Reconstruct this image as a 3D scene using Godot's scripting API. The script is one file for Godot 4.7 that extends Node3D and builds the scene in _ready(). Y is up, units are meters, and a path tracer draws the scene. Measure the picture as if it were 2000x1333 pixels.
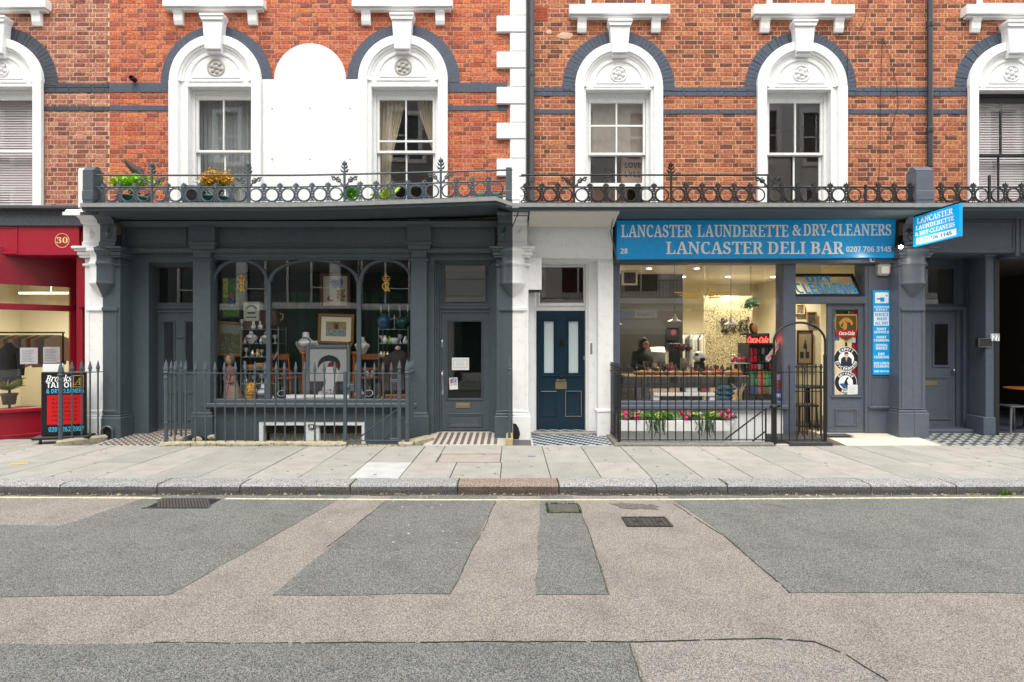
extends Node3D
# A London shop terrace seen square-on from across the street. Metres, y up; the brick face of the terrace is z = 0, the street runs along x.
const EYE := Vector3(0.0, 1.58, 9.8)
const FOCAL := 1153.0

var M := {}
var TX := {}
var MS := {}
var rng := RandomNumberGenerator.new()

# measurements taken from the survey photograph (2000 px wide) become metres at a known depth z
func sx(p: float, z: float) -> float:
	return (p - 1000.0) * (EYE.z - z) / FOCAL
func sy(p: float, z: float) -> float:
	return EYE.y - (p - 666.0) * (EYE.z - z) / FOCAL
func sg(p: float, q: float, y: float) -> Vector2:      # a point of the ground at height y, as (x, z)
	var d := FOCAL * (EYE.y - y) / (q - 666.0)
	return Vector2((p - 1000.0) * d / FOCAL, EYE.z - d)

# ---------------------------------------------------------------- mesh builder
class MB:
	var v := PackedVector3Array()
	var n := PackedVector3Array()
	var uv := PackedVector2Array()
	var ix := PackedInt32Array()
	var t := Transform3D()
	func add(p: Vector3, m: Vector3, u := Vector2.ZERO) -> int:
		v.append(t * p)
		n.append((t.basis * m).normalized())
		uv.append(u)
		return v.size() - 1
	func tri(a: Vector3, b: Vector3, c: Vector3) -> void:      # counter-clockwise seen from outside
		var m := (b - a).cross(c - a).normalized()
		var i := add(a, m)
		add(b, m)
		add(c, m)
		ix.append_array([i, i + 2, i + 1])
	func quad(a: Vector3, b: Vector3, c: Vector3, d: Vector3) -> void:
		var m := (c - a).cross(d - b).normalized()
		var i := add(a, m, Vector2(0, 1))
		add(b, m, Vector2(1, 1))
		add(c, m, Vector2(1, 0))
		add(d, m, Vector2(0, 0))
		ix.append_array([i, i + 2, i + 1, i, i + 3, i + 2])
	func oquad(a: Vector3, b: Vector3, c: Vector3, d: Vector3, o: Vector3) -> void:
		if (c - a).cross(d - b).dot((a + b + c + d) * 0.25 - o) < 0.0:
			quad(d, c, b, a)
		else:
			quad(a, b, c, d)
	func box(a: Vector3, b: Vector3, c := 0.0) -> void:
		var lo := Vector3(minf(a.x, b.x), minf(a.y, b.y), minf(a.z, b.z))
		var hi := Vector3(maxf(a.x, b.x), maxf(a.y, b.y), maxf(a.z, b.z))
		var o := (lo + hi) * 0.5
		var h := (hi - lo) * 0.5
		c = minf(c, minf(h.x, minf(h.y, h.z)) * 0.45)
		for k in 3:
			var k1 := (k + 1) % 3
			var k2 := (k + 2) % 3
			for s in [-1.0, 1.0]:
				var q := []
				for w in [[-1, -1], [1, -1], [1, 1], [-1, 1]]:
					var p := Vector3.ZERO
					p[k] = s * h[k]
					p[k1] = w[0] * (h[k1] - c)
					p[k2] = w[1] * (h[k2] - c)
					q.append(o + p)
				oquad(q[0], q[1], q[2], q[3], o)
			if c > 0.0:
				for s1 in [-1.0, 1.0]:
					for s2 in [-1.0, 1.0]:
						var q := []
						for e in [-1.0, 1.0]:
							var p1 := Vector3.ZERO
							p1[k] = e * (h[k] - c)
							p1[k1] = s1 * h[k1]
							p1[k2] = s2 * (h[k2] - c)
							var p2 := p1
							p2[k1] = s1 * (h[k1] - c)
							p2[k2] = s2 * h[k2]
							q.append(o + p1)
							q.append(o + p2)
						oquad(q[0], q[1], q[3], q[2], o)
		if c > 0.0:
			for a1 in [-1.0, 1.0]:
				for a2 in [-1.0, 1.0]:
					for a3 in [-1.0, 1.0]:
						var p := Vector3(a1 * h.x, a2 * h.y, a3 * h.z)
						var u := o + p - Vector3(0, a2 * c, a3 * c)
						var w := o + p - Vector3(a1 * c, 0, a3 * c)
						var x := o + p - Vector3(a1 * c, a2 * c, 0)
						if a1 * a2 * a3 > 0:
							tri(u, w, x)
						else:
							tri(u, x, w)
	func prism(poly: PackedVector2Array, z0: float, z1: float, c := 0.0) -> void:   # outline in x,y, pulled from z0 to z1
		if Geometry2D.is_polygon_clockwise(poly):
			poly = poly.duplicate()
			poly.reverse()
		var top := poly
		if c > 0.0:
			var off := Geometry2D.offset_polygon(poly, -c, Geometry2D.JOIN_MITER)
			if off.size() == 1 and off[0].size() == poly.size():
				top = off[0]
				if Geometry2D.is_polygon_clockwise(top):
					top.reverse()
				var best := 0
				for k in top.size():
					if top[k].distance_squared_to(poly[0]) < top[best].distance_squared_to(poly[0]):
						best = k
				var turned := PackedVector2Array()
				for k in top.size():
					turned.append(top[(k + best) % top.size()])
				top = turned
			else:
				c = 0.0
		var ids := Geometry2D.triangulate_polygon(top)
		for k in range(0, ids.size(), 3):
			var a := top[ids[k]]
			var b := top[ids[k + 1]]
			var d := top[ids[k + 2]]
			if (b - a).cross(d - a) < 0:
				var s := b
				b = d
				d = s
			tri(Vector3(a.x, a.y, z1), Vector3(b.x, b.y, z1), Vector3(d.x, d.y, z1))
		var idb := Geometry2D.triangulate_polygon(poly)
		for k in range(0, idb.size(), 3):
			var a := poly[idb[k]]
			var b := poly[idb[k + 1]]
			var d := poly[idb[k + 2]]
			if (b - a).cross(d - a) < 0:
				var s := b
				b = d
				d = s
			tri(Vector3(a.x, a.y, z0), Vector3(d.x, d.y, z0), Vector3(b.x, b.y, z0))
		for k in poly.size():
			var a := poly[k]
			var b := poly[(k + 1) % poly.size()]
			var zc := z1 - c if z1 > z0 else z1 + c
			quad(Vector3(a.x, a.y, z0), Vector3(b.x, b.y, z0), Vector3(b.x, b.y, zc), Vector3(a.x, a.y, zc))
			if c > 0.0:
				var e := top[k]
				var f := top[(k + 1) % top.size()]
				quad(Vector3(a.x, a.y, zc), Vector3(b.x, b.y, zc), Vector3(f.x, f.y, z1), Vector3(e.x, e.y, z1))
	func lathe(o: Vector3, prof: Array, seg := 16, from := 0.0, to := TAU) -> void:    # [radius, y] pairs from bottom to top, turned round y
		var ns := []
		for k in prof.size():
			var p: Array = prof[maxi(k - 1, 0)]
			var q: Array = prof[mini(k + 1, prof.size() - 1)]
			ns.append(Vector2(q[1] - p[1], -(q[0] - p[0])).normalized())
		var base := v.size()
		for k in prof.size():
			for s in seg + 1:
				var a := from + (to - from) * s / seg
				add(o + Vector3(cos(a) * prof[k][0], prof[k][1], sin(a) * prof[k][0]), Vector3(cos(a) * ns[k].x, ns[k].y, sin(a) * ns[k].x))
		for k in prof.size() - 1:
			for s in seg:
				var i := base + k * (seg + 1) + s
				var j := i + seg + 1
				ix.append_array([i, i + 1, j + 1, i, j + 1, j])
	func tube(pts: Array, r, sides := 8, closed := false) -> void:
		var cnt := pts.size()
		var base := v.size()
		var up := Vector3.UP
		var rows := cnt + (1 if closed else 0)
		for k in rows:
			var p: Vector3 = pts[k % cnt]
			var a: Vector3 = pts[(k - 1 + cnt) % cnt] if closed else pts[maxi(k - 1, 0)]
			var b: Vector3 = pts[(k + 1) % cnt] if closed else pts[mini(k + 1, cnt - 1)]
			var d := (b - a).normalized()
			if absf(d.dot(up)) > 0.9:
				up = Vector3.RIGHT if absf(d.x) < 0.7 else Vector3.BACK
			var e := d.cross(up).normalized()
			up = e.cross(d).normalized()
			var rr: float = r[k % cnt] if r is Array else r
			for s in sides + 1:
				var g := TAU * s / sides
				var m := e * cos(g) + up * sin(g)
				add(p + m * rr, m)
		for k in rows - 1:
			for s in sides:
				var i := base + k * (sides + 1) + s
				var j := i + sides + 1
				ix.append_array([i, i + 1, j + 1, i, j + 1, j])
		if not closed:
			for e: int in [0, rows - 1]:
				var c0: int = base + e * (sides + 1)
				var m := ((pts[1] - pts[0]) if e == 0 else (pts[cnt - 1] - pts[cnt - 2])).normalized() as Vector3
				if e == 0:
					m = -m
				var ci := add(pts[e], m)
				var ring := []
				for s in sides + 1:
					v.append(v[c0 + s])
					n.append((t.basis * m).normalized())
					uv.append(Vector2.ZERO)
					ring.append(v.size() - 1)
				for s in sides:
					if e == 0:
						ix.append_array([ci, ring[s], ring[s + 1]])
					else:
						ix.append_array([ci, ring[s + 1], ring[s]])
	func arc(o: Vector2, prof: Array, a0: float, a1: float, seg: int, flat := true) -> void:   # a moulding of [radius, z] pairs bent round o in the x,y plane
		for s in seg:
			var p := a0 + (a1 - a0) * s / seg
			var q := a0 + (a1 - a0) * (s + 1) / seg
			for k in prof.size() - 1:
				var r0: float = prof[k][0]
				var r1: float = prof[k + 1][0]
				var z0: float = prof[k][1]
				var z1: float = prof[k + 1][1]
				var A := Vector3(o.x + cos(p) * r0, o.y + sin(p) * r0, z0)
				var B := Vector3(o.x + cos(p) * r1, o.y + sin(p) * r1, z1)
				var C := Vector3(o.x + cos(q) * r1, o.y + sin(q) * r1, z1)
				var D := Vector3(o.x + cos(q) * r0, o.y + sin(q) * r0, z0)
				var mp := Vector2(-(z1 - z0), r1 - r0).normalized()      # radial, z
				var np := Vector3(cos(p) * mp.x, sin(p) * mp.x, mp.y)
				var nq := Vector3(cos(q) * mp.x, sin(q) * mp.x, mp.y)
				var i := add(A, np)
				add(B, np)
				add(C, nq)
				add(D, nq)
				ix.append_array([i, i + 2, i + 1, i, i + 3, i + 2])
		if a1 - a0 < TAU - 0.01:
			for e in 2:
				var a := a0 if e == 0 else a1
				var pl := PackedVector2Array()
				for k in prof:
					pl.append(Vector2(k[0], k[1]))
				var ids := Geometry2D.triangulate_polygon(pl)
				for k in range(0, ids.size(), 3):
					var w := []
					for j in 3:
						var u := pl[ids[k + j]]
						w.append(Vector3(o.x + cos(a) * u.x, o.y + sin(a) * u.x, u.y))
					tri(w[0], w[1], w[2])
	func mesh() -> ArrayMesh:
		var a := []
		a.resize(Mesh.ARRAY_MAX)
		a[Mesh.ARRAY_VERTEX] = v
		a[Mesh.ARRAY_NORMAL] = n
		a[Mesh.ARRAY_TEX_UV] = uv
		a[Mesh.ARRAY_INDEX] = ix
		var m := ArrayMesh.new()
		m.add_surface_from_arrays(Mesh.PRIMITIVE_TRIANGLES, a)
		return m

func V(x: float, y: float, z: float) -> Vector3:
	return Vector3(x, y, z)

# a box measured off the photograph: its front face at depth zf spans p0,q0 - p1,q1; it runs back to zb
func pbox(b: MB, p0: float, q0: float, p1: float, q1: float, zf: float, zb: float, c := 0.005) -> void:
	b.box(V(sx(p0, zf), sy(q0, zf), zf), V(sx(p1, zf), sy(q1, zf), zb), c)
# the same box with its width and height taken at another depth zm
func mbox(b: MB, p0: float, q0: float, p1: float, q1: float, zm: float, zf: float, zb: float, c := 0.005) -> void:
	b.box(V(sx(p0, zm), sy(q0, zm), zf), V(sx(p1, zm), sy(q1, zm), zb), c)
func frame(b: MB, p0: float, q0: float, p1: float, q1: float, w: float, zm: float, zf: float, zb: float, c := 0.004) -> void:   # four rails of w metres round an opening
	var x0 := sx(p0, zm)
	var x1 := sx(p1, zm)
	var y1 := sy(q0, zm)
	var y0 := sy(q1, zm)
	fr(b, x0, y0, x1, y1, w, zf, zb, c)
func fr(b: MB, x0: float, y0: float, x1: float, y1: float, w: float, zf: float, zb: float, c := 0.004) -> void:
	b.box(V(x0, y0, zb), V(x0 + w, y1, zf), c)
	b.box(V(x1 - w, y0, zb), V(x1, y1, zf), c)
	b.box(V(x0 + w, y1 - w, zb + 0.001), V(x1 - w, y1, zf - 0.001), c)
	b.box(V(x0 + w, y0, zb + 0.001), V(x1 - w, y0 + w, zf - 0.001), c)

func wall_with_holes(b: MB, x0: float, x1: float, y0: float, y1: float, zf: float, zb: float, holes: Array) -> void:
	var xs := [x0, x1]
	for h in holes:
		for e in [h.position.x, h.end.x]:
			if e > x0 and e < x1:
				xs.append(e)
	xs.sort()
	for k in xs.size() - 1:
		if xs[k + 1] - xs[k] < 0.0005:
			continue
		var mid: float = (xs[k] + xs[k + 1]) / 2
		var cuts := []
		for h in holes:
			if mid > h.position.x and mid < h.end.x:
				cuts.append([h.position.y, h.end.y])
		cuts.sort()
		var y := y0
		for c in cuts:
			if c[0] > y:
				b.box(V(xs[k], y, zb), V(xs[k + 1], minf(c[0], y1), zf))
			y = maxf(y, c[1])
		if y < y1:
			b.box(V(xs[k], y, zb), V(xs[k + 1], y1, zf))

# ---------------------------------------------------------------- nodes
func numbered(parent: Node, called: String) -> String:
	var d: Dictionary = parent.get_meta("_count") if parent.has_meta("_count") else {}
	var k: int = d.get(called, 0)
	d[called] = k + 1
	parent.set_meta("_count", d)
	return called if k == 0 else "%s_%03d" % [called, k]
func part(called: String, b, m: Material, parent: Node, at := Transform3D()) -> MeshInstance3D:
	var o := MeshInstance3D.new()
	o.name = numbered(parent, called)
	o.mesh = b.mesh() if b is MB else b
	o.material_override = m
	o.transform = at
	parent.add_child(o, true)
	return o
func node(called: String, parent: Node, at := Vector3.ZERO) -> Node3D:
	var o := Node3D.new()
	o.name = numbered(parent, called)
	o.position = at
	parent.add_child(o, true)
	return o
func thing(called: String, label: String, category: String, at := Vector3.ZERO, group := "") -> Node3D:
	var o := node(called, self, at)
	return tag(o, label, category, group)
func tag(o: Node3D, label: String, category: String, group := "") -> Node3D:
	o.set_meta("label", label)
	o.set_meta("category", category)
	if group:
		o.set_meta("group", group)
	return o
func setting(o: Node3D, label := "") -> Node3D:
	o.set_meta("kind", "structure")
	if label:
		o.set_meta("label", label)
	return o
func clone(o: Node3D, label: String, at: Transform3D, group := "") -> Node3D:
	var c: Node3D = o.duplicate()
	c.name = numbered(self, o.get_meta("base"))
	add_child(c, true)
	c.transform = at
	c.set_meta("label", label)
	if group:
		c.set_meta("group", group)
	return c
func letters(parent: Node, words: String, font: String, x0: float, y0: float, x1: float, y1: float, z: float, m: Material, depth := 0.004, slant := 0.0, turn := Basis(), called := "lettering") -> MeshInstance3D:
	var t := TextMesh.new()
	var f := SystemFont.new()
	f.font_names = PackedStringArray([font])
	f.font_weight = 700 if font != "Droid Sans Mono" else 400
	t.font = f
	t.text = words
	t.font_size = 48
	t.pixel_size = 0.01
	t.depth = 0.01
	t.curve_step = 1.5
	var bb := t.get_aabb()
	var s := Vector3((x1 - x0) / bb.size.x, (y1 - y0) / bb.size.y, depth / 0.01)
	var base := Basis(Vector3(s.x, 0, 0), Vector3(slant * s.y, s.y, 0), Vector3(0, 0, s.z))
	var mid := bb.position + bb.size / 2
	var o := MeshInstance3D.new()
	o.name = numbered(parent, called)
	o.mesh = t
	o.material_override = m
	var want := Vector3((x0 + x1) / 2, (y0 + y1) / 2, z)
	o.transform = Transform3D(turn * base, turn * (want - base * mid))
	parent.add_child(o, true)
	return o

# ---------------------------------------------------------------- textures and materials
func noise_image(size: int, kind: int, freq: float, oct: int, sd: int, ret := FastNoiseLite.RETURN_CELL_VALUE) -> Image:
	var f := FastNoiseLite.new()
	f.noise_type = kind
	f.frequency = freq
	f.fractal_type = FastNoiseLite.FRACTAL_FBM if oct > 1 else FastNoiseLite.FRACTAL_NONE
	f.fractal_octaves = oct
	f.cellular_return_type = ret
	f.seed = sd
	return f.get_seamless_image(size, size, false, false, 0.1)
func bytes_of(im: Image) -> PackedByteArray:
	im.convert(Image.FORMAT_L8)
	return im.get_data()
func ramp(im: Image, stops: Array) -> Image:         # grey -> colour through [place, Color] stops
	var src := bytes_of(im)
	var lut := PackedByteArray()
	for k in 256:
		var x := k / 255.0
		var c: Color = stops[0][1]
		for j in stops.size() - 1:
			if x >= stops[j][0]:
				c = (stops[j][1] as Color).lerp(stops[j + 1][1], clampf((x - stops[j][0]) / maxf(stops[j + 1][0] - stops[j][0], 0.001), 0, 1))
		lut.append_array([int(clampf(c.r, 0, 1) * 255), int(clampf(c.g, 0, 1) * 255), int(clampf(c.b, 0, 1) * 255)])
	var out := PackedByteArray()
	out.resize(src.size() * 3)
	for k in src.size():
		var j := src[k] * 3
		out[k * 3] = lut[j]
		out[k * 3 + 1] = lut[j + 1]
		out[k * 3 + 2] = lut[j + 2]
	return Image.create_from_data(im.get_width(), im.get_height(), false, Image.FORMAT_RGB8, out)
func blend(a: Image, b: Image, wa: float, wb: float, off := 0.0) -> Image:      # weighted sum of two grey pictures of one size
	var x := bytes_of(a)
	var y := bytes_of(b)
	for k in x.size():
		x[k] = clampi(int(x[k] * wa + y[k] * wb + off * 255.0), 0, 255)
	return Image.create_from_data(a.get_width(), a.get_height(), false, Image.FORMAT_L8, x)
func itex(im: Image) -> ImageTexture:
	return ImageTexture.create_from_image(im)
func g(x: float) -> Color:
	return Color(x, x, x)

func make_textures() -> void:
	var fine := noise_image(512, FastNoiseLite.TYPE_SIMPLEX, 0.12, 4, 1)
	var mid := noise_image(512, FastNoiseLite.TYPE_SIMPLEX, 0.02, 5, 2)
	var wide := noise_image(512, FastNoiseLite.TYPE_SIMPLEX, 0.008, 4, 3)
	var cells := noise_image(512, FastNoiseLite.TYPE_CELLULAR, 0.16, 1, 4)
	TX.fine = itex(fine)
	TX.mid = itex(mid)
	TX.cells = itex(cells)
	TX.paint = itex(ramp(blend(mid, fine, 0.7, 0.3), [[0.0, g(0.92)], [0.45, g(0.985)], [0.6, g(1.0)], [1.0, g(1.0)]]))
	TX.worn = itex(ramp(blend(mid, fine, 0.6, 0.4), [[0.0, g(0.55)], [0.3, g(0.8)], [0.5, g(0.97)], [1.0, g(1.0)]]))
	TX.white = itex(ramp(blend(mid, fine, 0.65, 0.35), [[0.0, Color(0.88, 0.865, 0.83)], [0.22, Color(0.955, 0.95, 0.94)], [0.4, g(0.99)], [1.0, g(1.0)]]))
	TX.brick = itex(ramp(blend(mid, fine, 0.55, 0.45), [[0.0, Color(0.3, 0.22, 0.22)], [0.3, Color(0.62, 0.55, 0.52)], [0.48, Color(0.92, 0.9, 0.88)], [0.62, g(1.0)], [1.0, Color(1.0, 1.0, 0.95)]]))
	TX.stone = itex(ramp(blend(wide, fine, 0.4, 0.6), [[0.0, g(0.78)], [0.4, g(0.95)], [0.6, g(1.0)], [1.0, g(1.0)]]))
	var gran := blend(noise_image(512, FastNoiseLite.TYPE_CELLULAR, 0.2, 1, 8), fine, 0.75, 0.25)
	TX.granite = itex(ramp(gran, [[0.0, g(0.2)], [0.3, g(0.5)], [0.5, g(0.85)], [0.7, g(1.0)], [1.0, g(1.0)]]))
	var agg := noise_image(1024, FastNoiseLite.TYPE_CELLULAR, 0.19, 1, 11)
	var agg2 := noise_image(1024, FastNoiseLite.TYPE_SIMPLEX, 0.25, 3, 12)
	var a3 := blend(agg, agg2, 0.7, 0.3)
	TX.agg = itex(a3)
	TX.asphalt = itex(ramp(a3, [[0.0, g(0.25)], [0.3, g(0.5)], [0.5, g(0.76)], [0.62, g(0.88)], [0.72, Color(1.0, 0.99, 0.97)], [1.0, g(1.0)]]))
	TX.pinkroad = itex(ramp(a3, [[0.0, Color(0.34, 0.33, 0.33)], [0.25, Color(0.56, 0.55, 0.545)], [0.42, Color(0.77, 0.755, 0.75)], [0.58, Color(0.9, 0.885, 0.88)], [0.75, Color(0.99, 0.97, 0.96)], [1.0, g(1.0)]]))
	TX.blotch = itex(ramp(noise_image(512, FastNoiseLite.TYPE_SIMPLEX, 0.012, 5, 14), [[0.0, g(0.9)], [0.35, g(0.97)], [0.6, g(1.0)], [1.0, g(1.0)]]))
	TX.wood = itex(ramp(blend(mid, fine, 0.5, 0.5), [[0.0, Color(0.4, 0.3, 0.2)], [0.5, Color(0.9, 0.85, 0.8)], [1.0, g(1.0)]]))

func sm(col: Color, rough := 0.6, tex = null, tscale := 1.0, bump = null, bcm := 0.1, metal := 0.0) -> StandardMaterial3D:
	var m := StandardMaterial3D.new()
	m.albedo_color = col
	m.roughness = rough
	m.metallic = metal
	if tex:
		m.albedo_texture = tex
	if bump:
		m.heightmap_enabled = true
		m.heightmap_texture = bump
		m.heightmap_scale = bcm
	if tex or bump:
		m.uv1_triplanar = true
		m.uv1_world_triplanar = true
		m.uv1_scale = Vector3(tscale, tscale, tscale)
	return m
func c8(r: int, gg: int, b: int) -> Color:
	return Color8(r, gg, b)
func lamp_mat(col: Color, e: float) -> StandardMaterial3D:
	var m := sm(col, 0.5)
	m.emission_enabled = true
	m.emission = col
	m.emission_energy_multiplier = e
	return m
func glass_mat(a: float, tint := Color(0.75, 0.85, 0.82)) -> StandardMaterial3D:
	var m := StandardMaterial3D.new()
	m.albedo_color = Color(tint.r, tint.g, tint.b, a)
	m.transparency = BaseMaterial3D.TRANSPARENCY_ALPHA
	m.roughness = 0.0
	m.metallic_specular = 0.6
	return m

func make_materials() -> void:
	M.slate = sm(c8(71, 83, 90), 0.42, TX.paint, 0.6, TX.mid, 0.12)
	M.slate2 = sm(c8(87, 94, 107), 0.42, TX.paint, 0.6, TX.mid, 0.12)
	M.slate3 = sm(c8(74, 83, 96), 0.42, TX.paint, 0.6, TX.mid, 0.12)
	M.iron = sm(c8(72, 84, 92), 0.4, TX.worn, 2.0)
	M.black = sm(c8(19, 20, 22), 0.5, TX.worn, 2.0)
	M.white = sm(c8(230, 231, 231), 0.45, TX.white, 0.7, TX.mid, 0.08)
	M.stucco = sm(c8(231, 232, 232), 0.6, TX.white, 0.45, TX.mid, 0.25)
	M.sash = sm(c8(230, 231, 231), 0.35, TX.white, 0.8)
	M.cement = sm(c8(176, 174, 168), 0.8, TX.white, 1.3, TX.fine, 0.15)
	M.navy = sm(c8(5, 41, 59), 0.3, TX.paint, 1.0, TX.mid, 0.06)
	M.red = sm(c8(158, 16, 42), 0.35, TX.paint, 0.8)
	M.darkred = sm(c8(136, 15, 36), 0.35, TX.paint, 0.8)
	M.band = sm(c8(66, 78, 96), 0.6, TX.worn, 1.4, TX.fine, 0.2)
	M.banddark = sm(c8(54, 62, 74), 0.6, TX.worn, 1.4, TX.fine, 0.2)
	M.lead = sm(c8(70, 74, 80), 0.6, TX.worn, 1.5)
	M.soffit = sm(c8(71, 83, 90), 0.7, TX.paint, 0.6)
	M.glass = glass_mat(0.012, Color(0.3, 0.36, 0.34))
	M.frost = sm(c8(190, 205, 210), 0.25)
	M.plaster = sm(c8(120, 118, 114), 0.9)
	M.room_grey = sm(c8(160, 162, 160), 0.9)
	M.room_dark = sm(c8(128, 122, 114), 0.9)
	M.room_tan = sm(c8(196, 140, 104), 0.9)
	M.green_wall = sm(c8(18, 62, 48), 0.8)
	M.cream = sm(c8(232, 224, 196), 0.8)
	M.floor = sm(c8(120, 100, 82), 0.5, TX.wood, 1.5)
	M.brass = sm(c8(172, 160, 132), 0.3, null, 1.0, null, 0.1, 0.9)
	M.silver = sm(c8(200, 200, 200), 0.25, null, 1.0, null, 0.1, 0.95)
	M.gold = sm(c8(208, 166, 72), 0.35, null, 1.0, null, 0.1, 0.5)
	M.pave = sm(c8(151, 149, 144), 0.85, TX.stone, 0.5, TX.fine, 0.08)
	M.pave2 = sm(c8(145, 144, 139), 0.85, TX.stone, 0.43, TX.fine, 0.08)
	M.pave3 = sm(c8(155, 152, 147), 0.85, TX.stone, 0.57, TX.fine, 0.08)
	M.gap = sm(c8(70, 68, 60), 0.95, TX.worn, 2.0)
	M.york = sm(c8(168, 160, 138), 0.85, TX.worn, 1.2, TX.mid, 0.8)
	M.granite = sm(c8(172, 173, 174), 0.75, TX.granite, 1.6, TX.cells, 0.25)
	M.granite_face = sm(c8(118, 118, 118), 0.85, TX.granite, 2.2, TX.cells, 0.9)  # darker than the tops: grime, plus weaker skylight put into the colour
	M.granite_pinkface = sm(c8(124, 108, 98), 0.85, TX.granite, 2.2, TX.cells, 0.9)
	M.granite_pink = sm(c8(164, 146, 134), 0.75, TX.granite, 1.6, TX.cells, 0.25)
	M.moss = sm(c8(78, 96, 40), 0.95, TX.worn, 3.0, TX.fine, 0.6)
	M.letter = sm(c8(246, 248, 248), 0.5)
	M.dark = sm(c8(22, 23, 25), 0.6)
	M.paper = sm(c8(226, 228, 230), 0.8)

func road_mat(tex: Texture2D, col: Color) -> StandardMaterial3D:
	var m := sm(col, 0.92, tex, 1.15, TX.agg, 0.3)
	m.detail_enabled = true
	m.detail_albedo = TX.blotch
	m.detail_blend_mode = BaseMaterial3D.BLEND_MODE_MUL
	m.detail_uv_layer = BaseMaterial3D.DETAIL_UV_2
	m.uv2_triplanar = true
	m.uv2_world_triplanar = true
	m.uv2_scale = Vector3(0.23, 0.23, 0.23)
	return m

# ================================================================ the scene
func _ready() -> void:
	rng.seed = 7
	var cam := Camera3D.new()
	cam.name = "camera"
	cam.position = EYE
	cam.fov = 60.06
	cam.near = 0.05
	cam.far = 400.0
	add_child(cam)
	cam.current = true
	var env := Environment.new()
	env.background_mode = Environment.BG_SKY
	var sky := ProceduralSkyMaterial.new()
	sky.sky_top_color = Color(0.88, 0.89, 0.9)
	sky.sky_horizon_color = Color(0.86, 0.865, 0.87)
	sky.sky_curve = 0.2
	sky.ground_bottom_color = Color(0.3, 0.3, 0.3)
	sky.ground_horizon_color = Color(0.5, 0.5, 0.5)
	sky.sun_angle_max = 0.0
	env.sky = Sky.new()
	env.sky.sky_material = sky
	env.background_energy_multiplier = 1.35
	env.tonemap_mode = Environment.TONE_MAPPER_LINEAR
	env.tonemap_exposure = 3.15
	env.sdfgi_enabled = true
	env.ssao_enabled = true
	env.ssil_enabled = true
	var we := WorldEnvironment.new()
	we.name = "world_environment"
	we.environment = env
	add_child(we)
	var sun := DirectionalLight3D.new()
	sun.name = "overcast_sun"
	sun.light_energy = 0.45
	sun.light_color = Color(1.0, 0.98, 0.95)
	sun.light_angular_distance = 40.0
	sun.shadow_enabled = true
	sun.rotation_degrees = Vector3(-64, -8, 0)
	add_child(sun)

	make_textures()
	make_materials()
	build_ground()
	build_houses()
	build_shopfronts()
	build_balconies()
	build_railings()
	build_signs()
	build_window_display()
	build_deli()
	build_street_things()
	build_opposite()

# ---------------------------------------------------------------- ground
func ragged(pts: Array, step := 0.25, amp := 0.012) -> PackedVector2Array:      # an outline with a hand-cut edge
	var out := PackedVector2Array()
	for k in pts.size():
		var a: Vector2 = pts[k]
		var b: Vector2 = pts[(k + 1) % pts.size()]
		var cnt := maxi(1, int(a.distance_to(b) / step))
		for j in cnt:
			var p := a.lerp(b, float(j) / cnt)
			if j > 0:
				p += Vector2(rng.randf_range(-amp, amp), rng.randf_range(-amp, amp))
			out.append(p)
	return out
func sheet(b: MB, poly: PackedVector2Array, y0: float, y1: float) -> void:     # an x,z outline as a thin slab from y0 up to y1
	var q := PackedVector2Array()
	for p in poly:
		q.append(Vector2(p.x, -p.y))
	b.t = Transform3D(Basis(Vector3.RIGHT, -PI / 2), Vector3.ZERO)
	b.prism(q, y0, y1)
	b.t = Transform3D()
func seam(b: MB, pts: Array, w: float, y: float) -> void:       # a crack or tarred joint along an x,z line
	var drift := 0.0
	for k in pts.size() - 1:
		var a: Vector2 = pts[k]
		var c: Vector2 = pts[k + 1]
		var steps := maxi(2, int(a.distance_to(c) / 0.035))
		for j in steps:
			if rng.randf() < 0.12:
				continue
			var p := a.lerp(c, float(j) / steps)
			var q := a.lerp(c, float(j + 1.3) / steps)
			var o := (q - p).orthogonal().normalized()
			drift = clampf(drift + rng.randf_range(-0.004, 0.004), -0.012, 0.012)
			var s := o * drift
			var ww := w * rng.randf_range(0.1, 0.8)
			sheet(b, PackedVector2Array([p + s - o * ww, q + s - o * ww, q + s + o * ww, p + s + o * ww]), y - 0.006, y)

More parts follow.
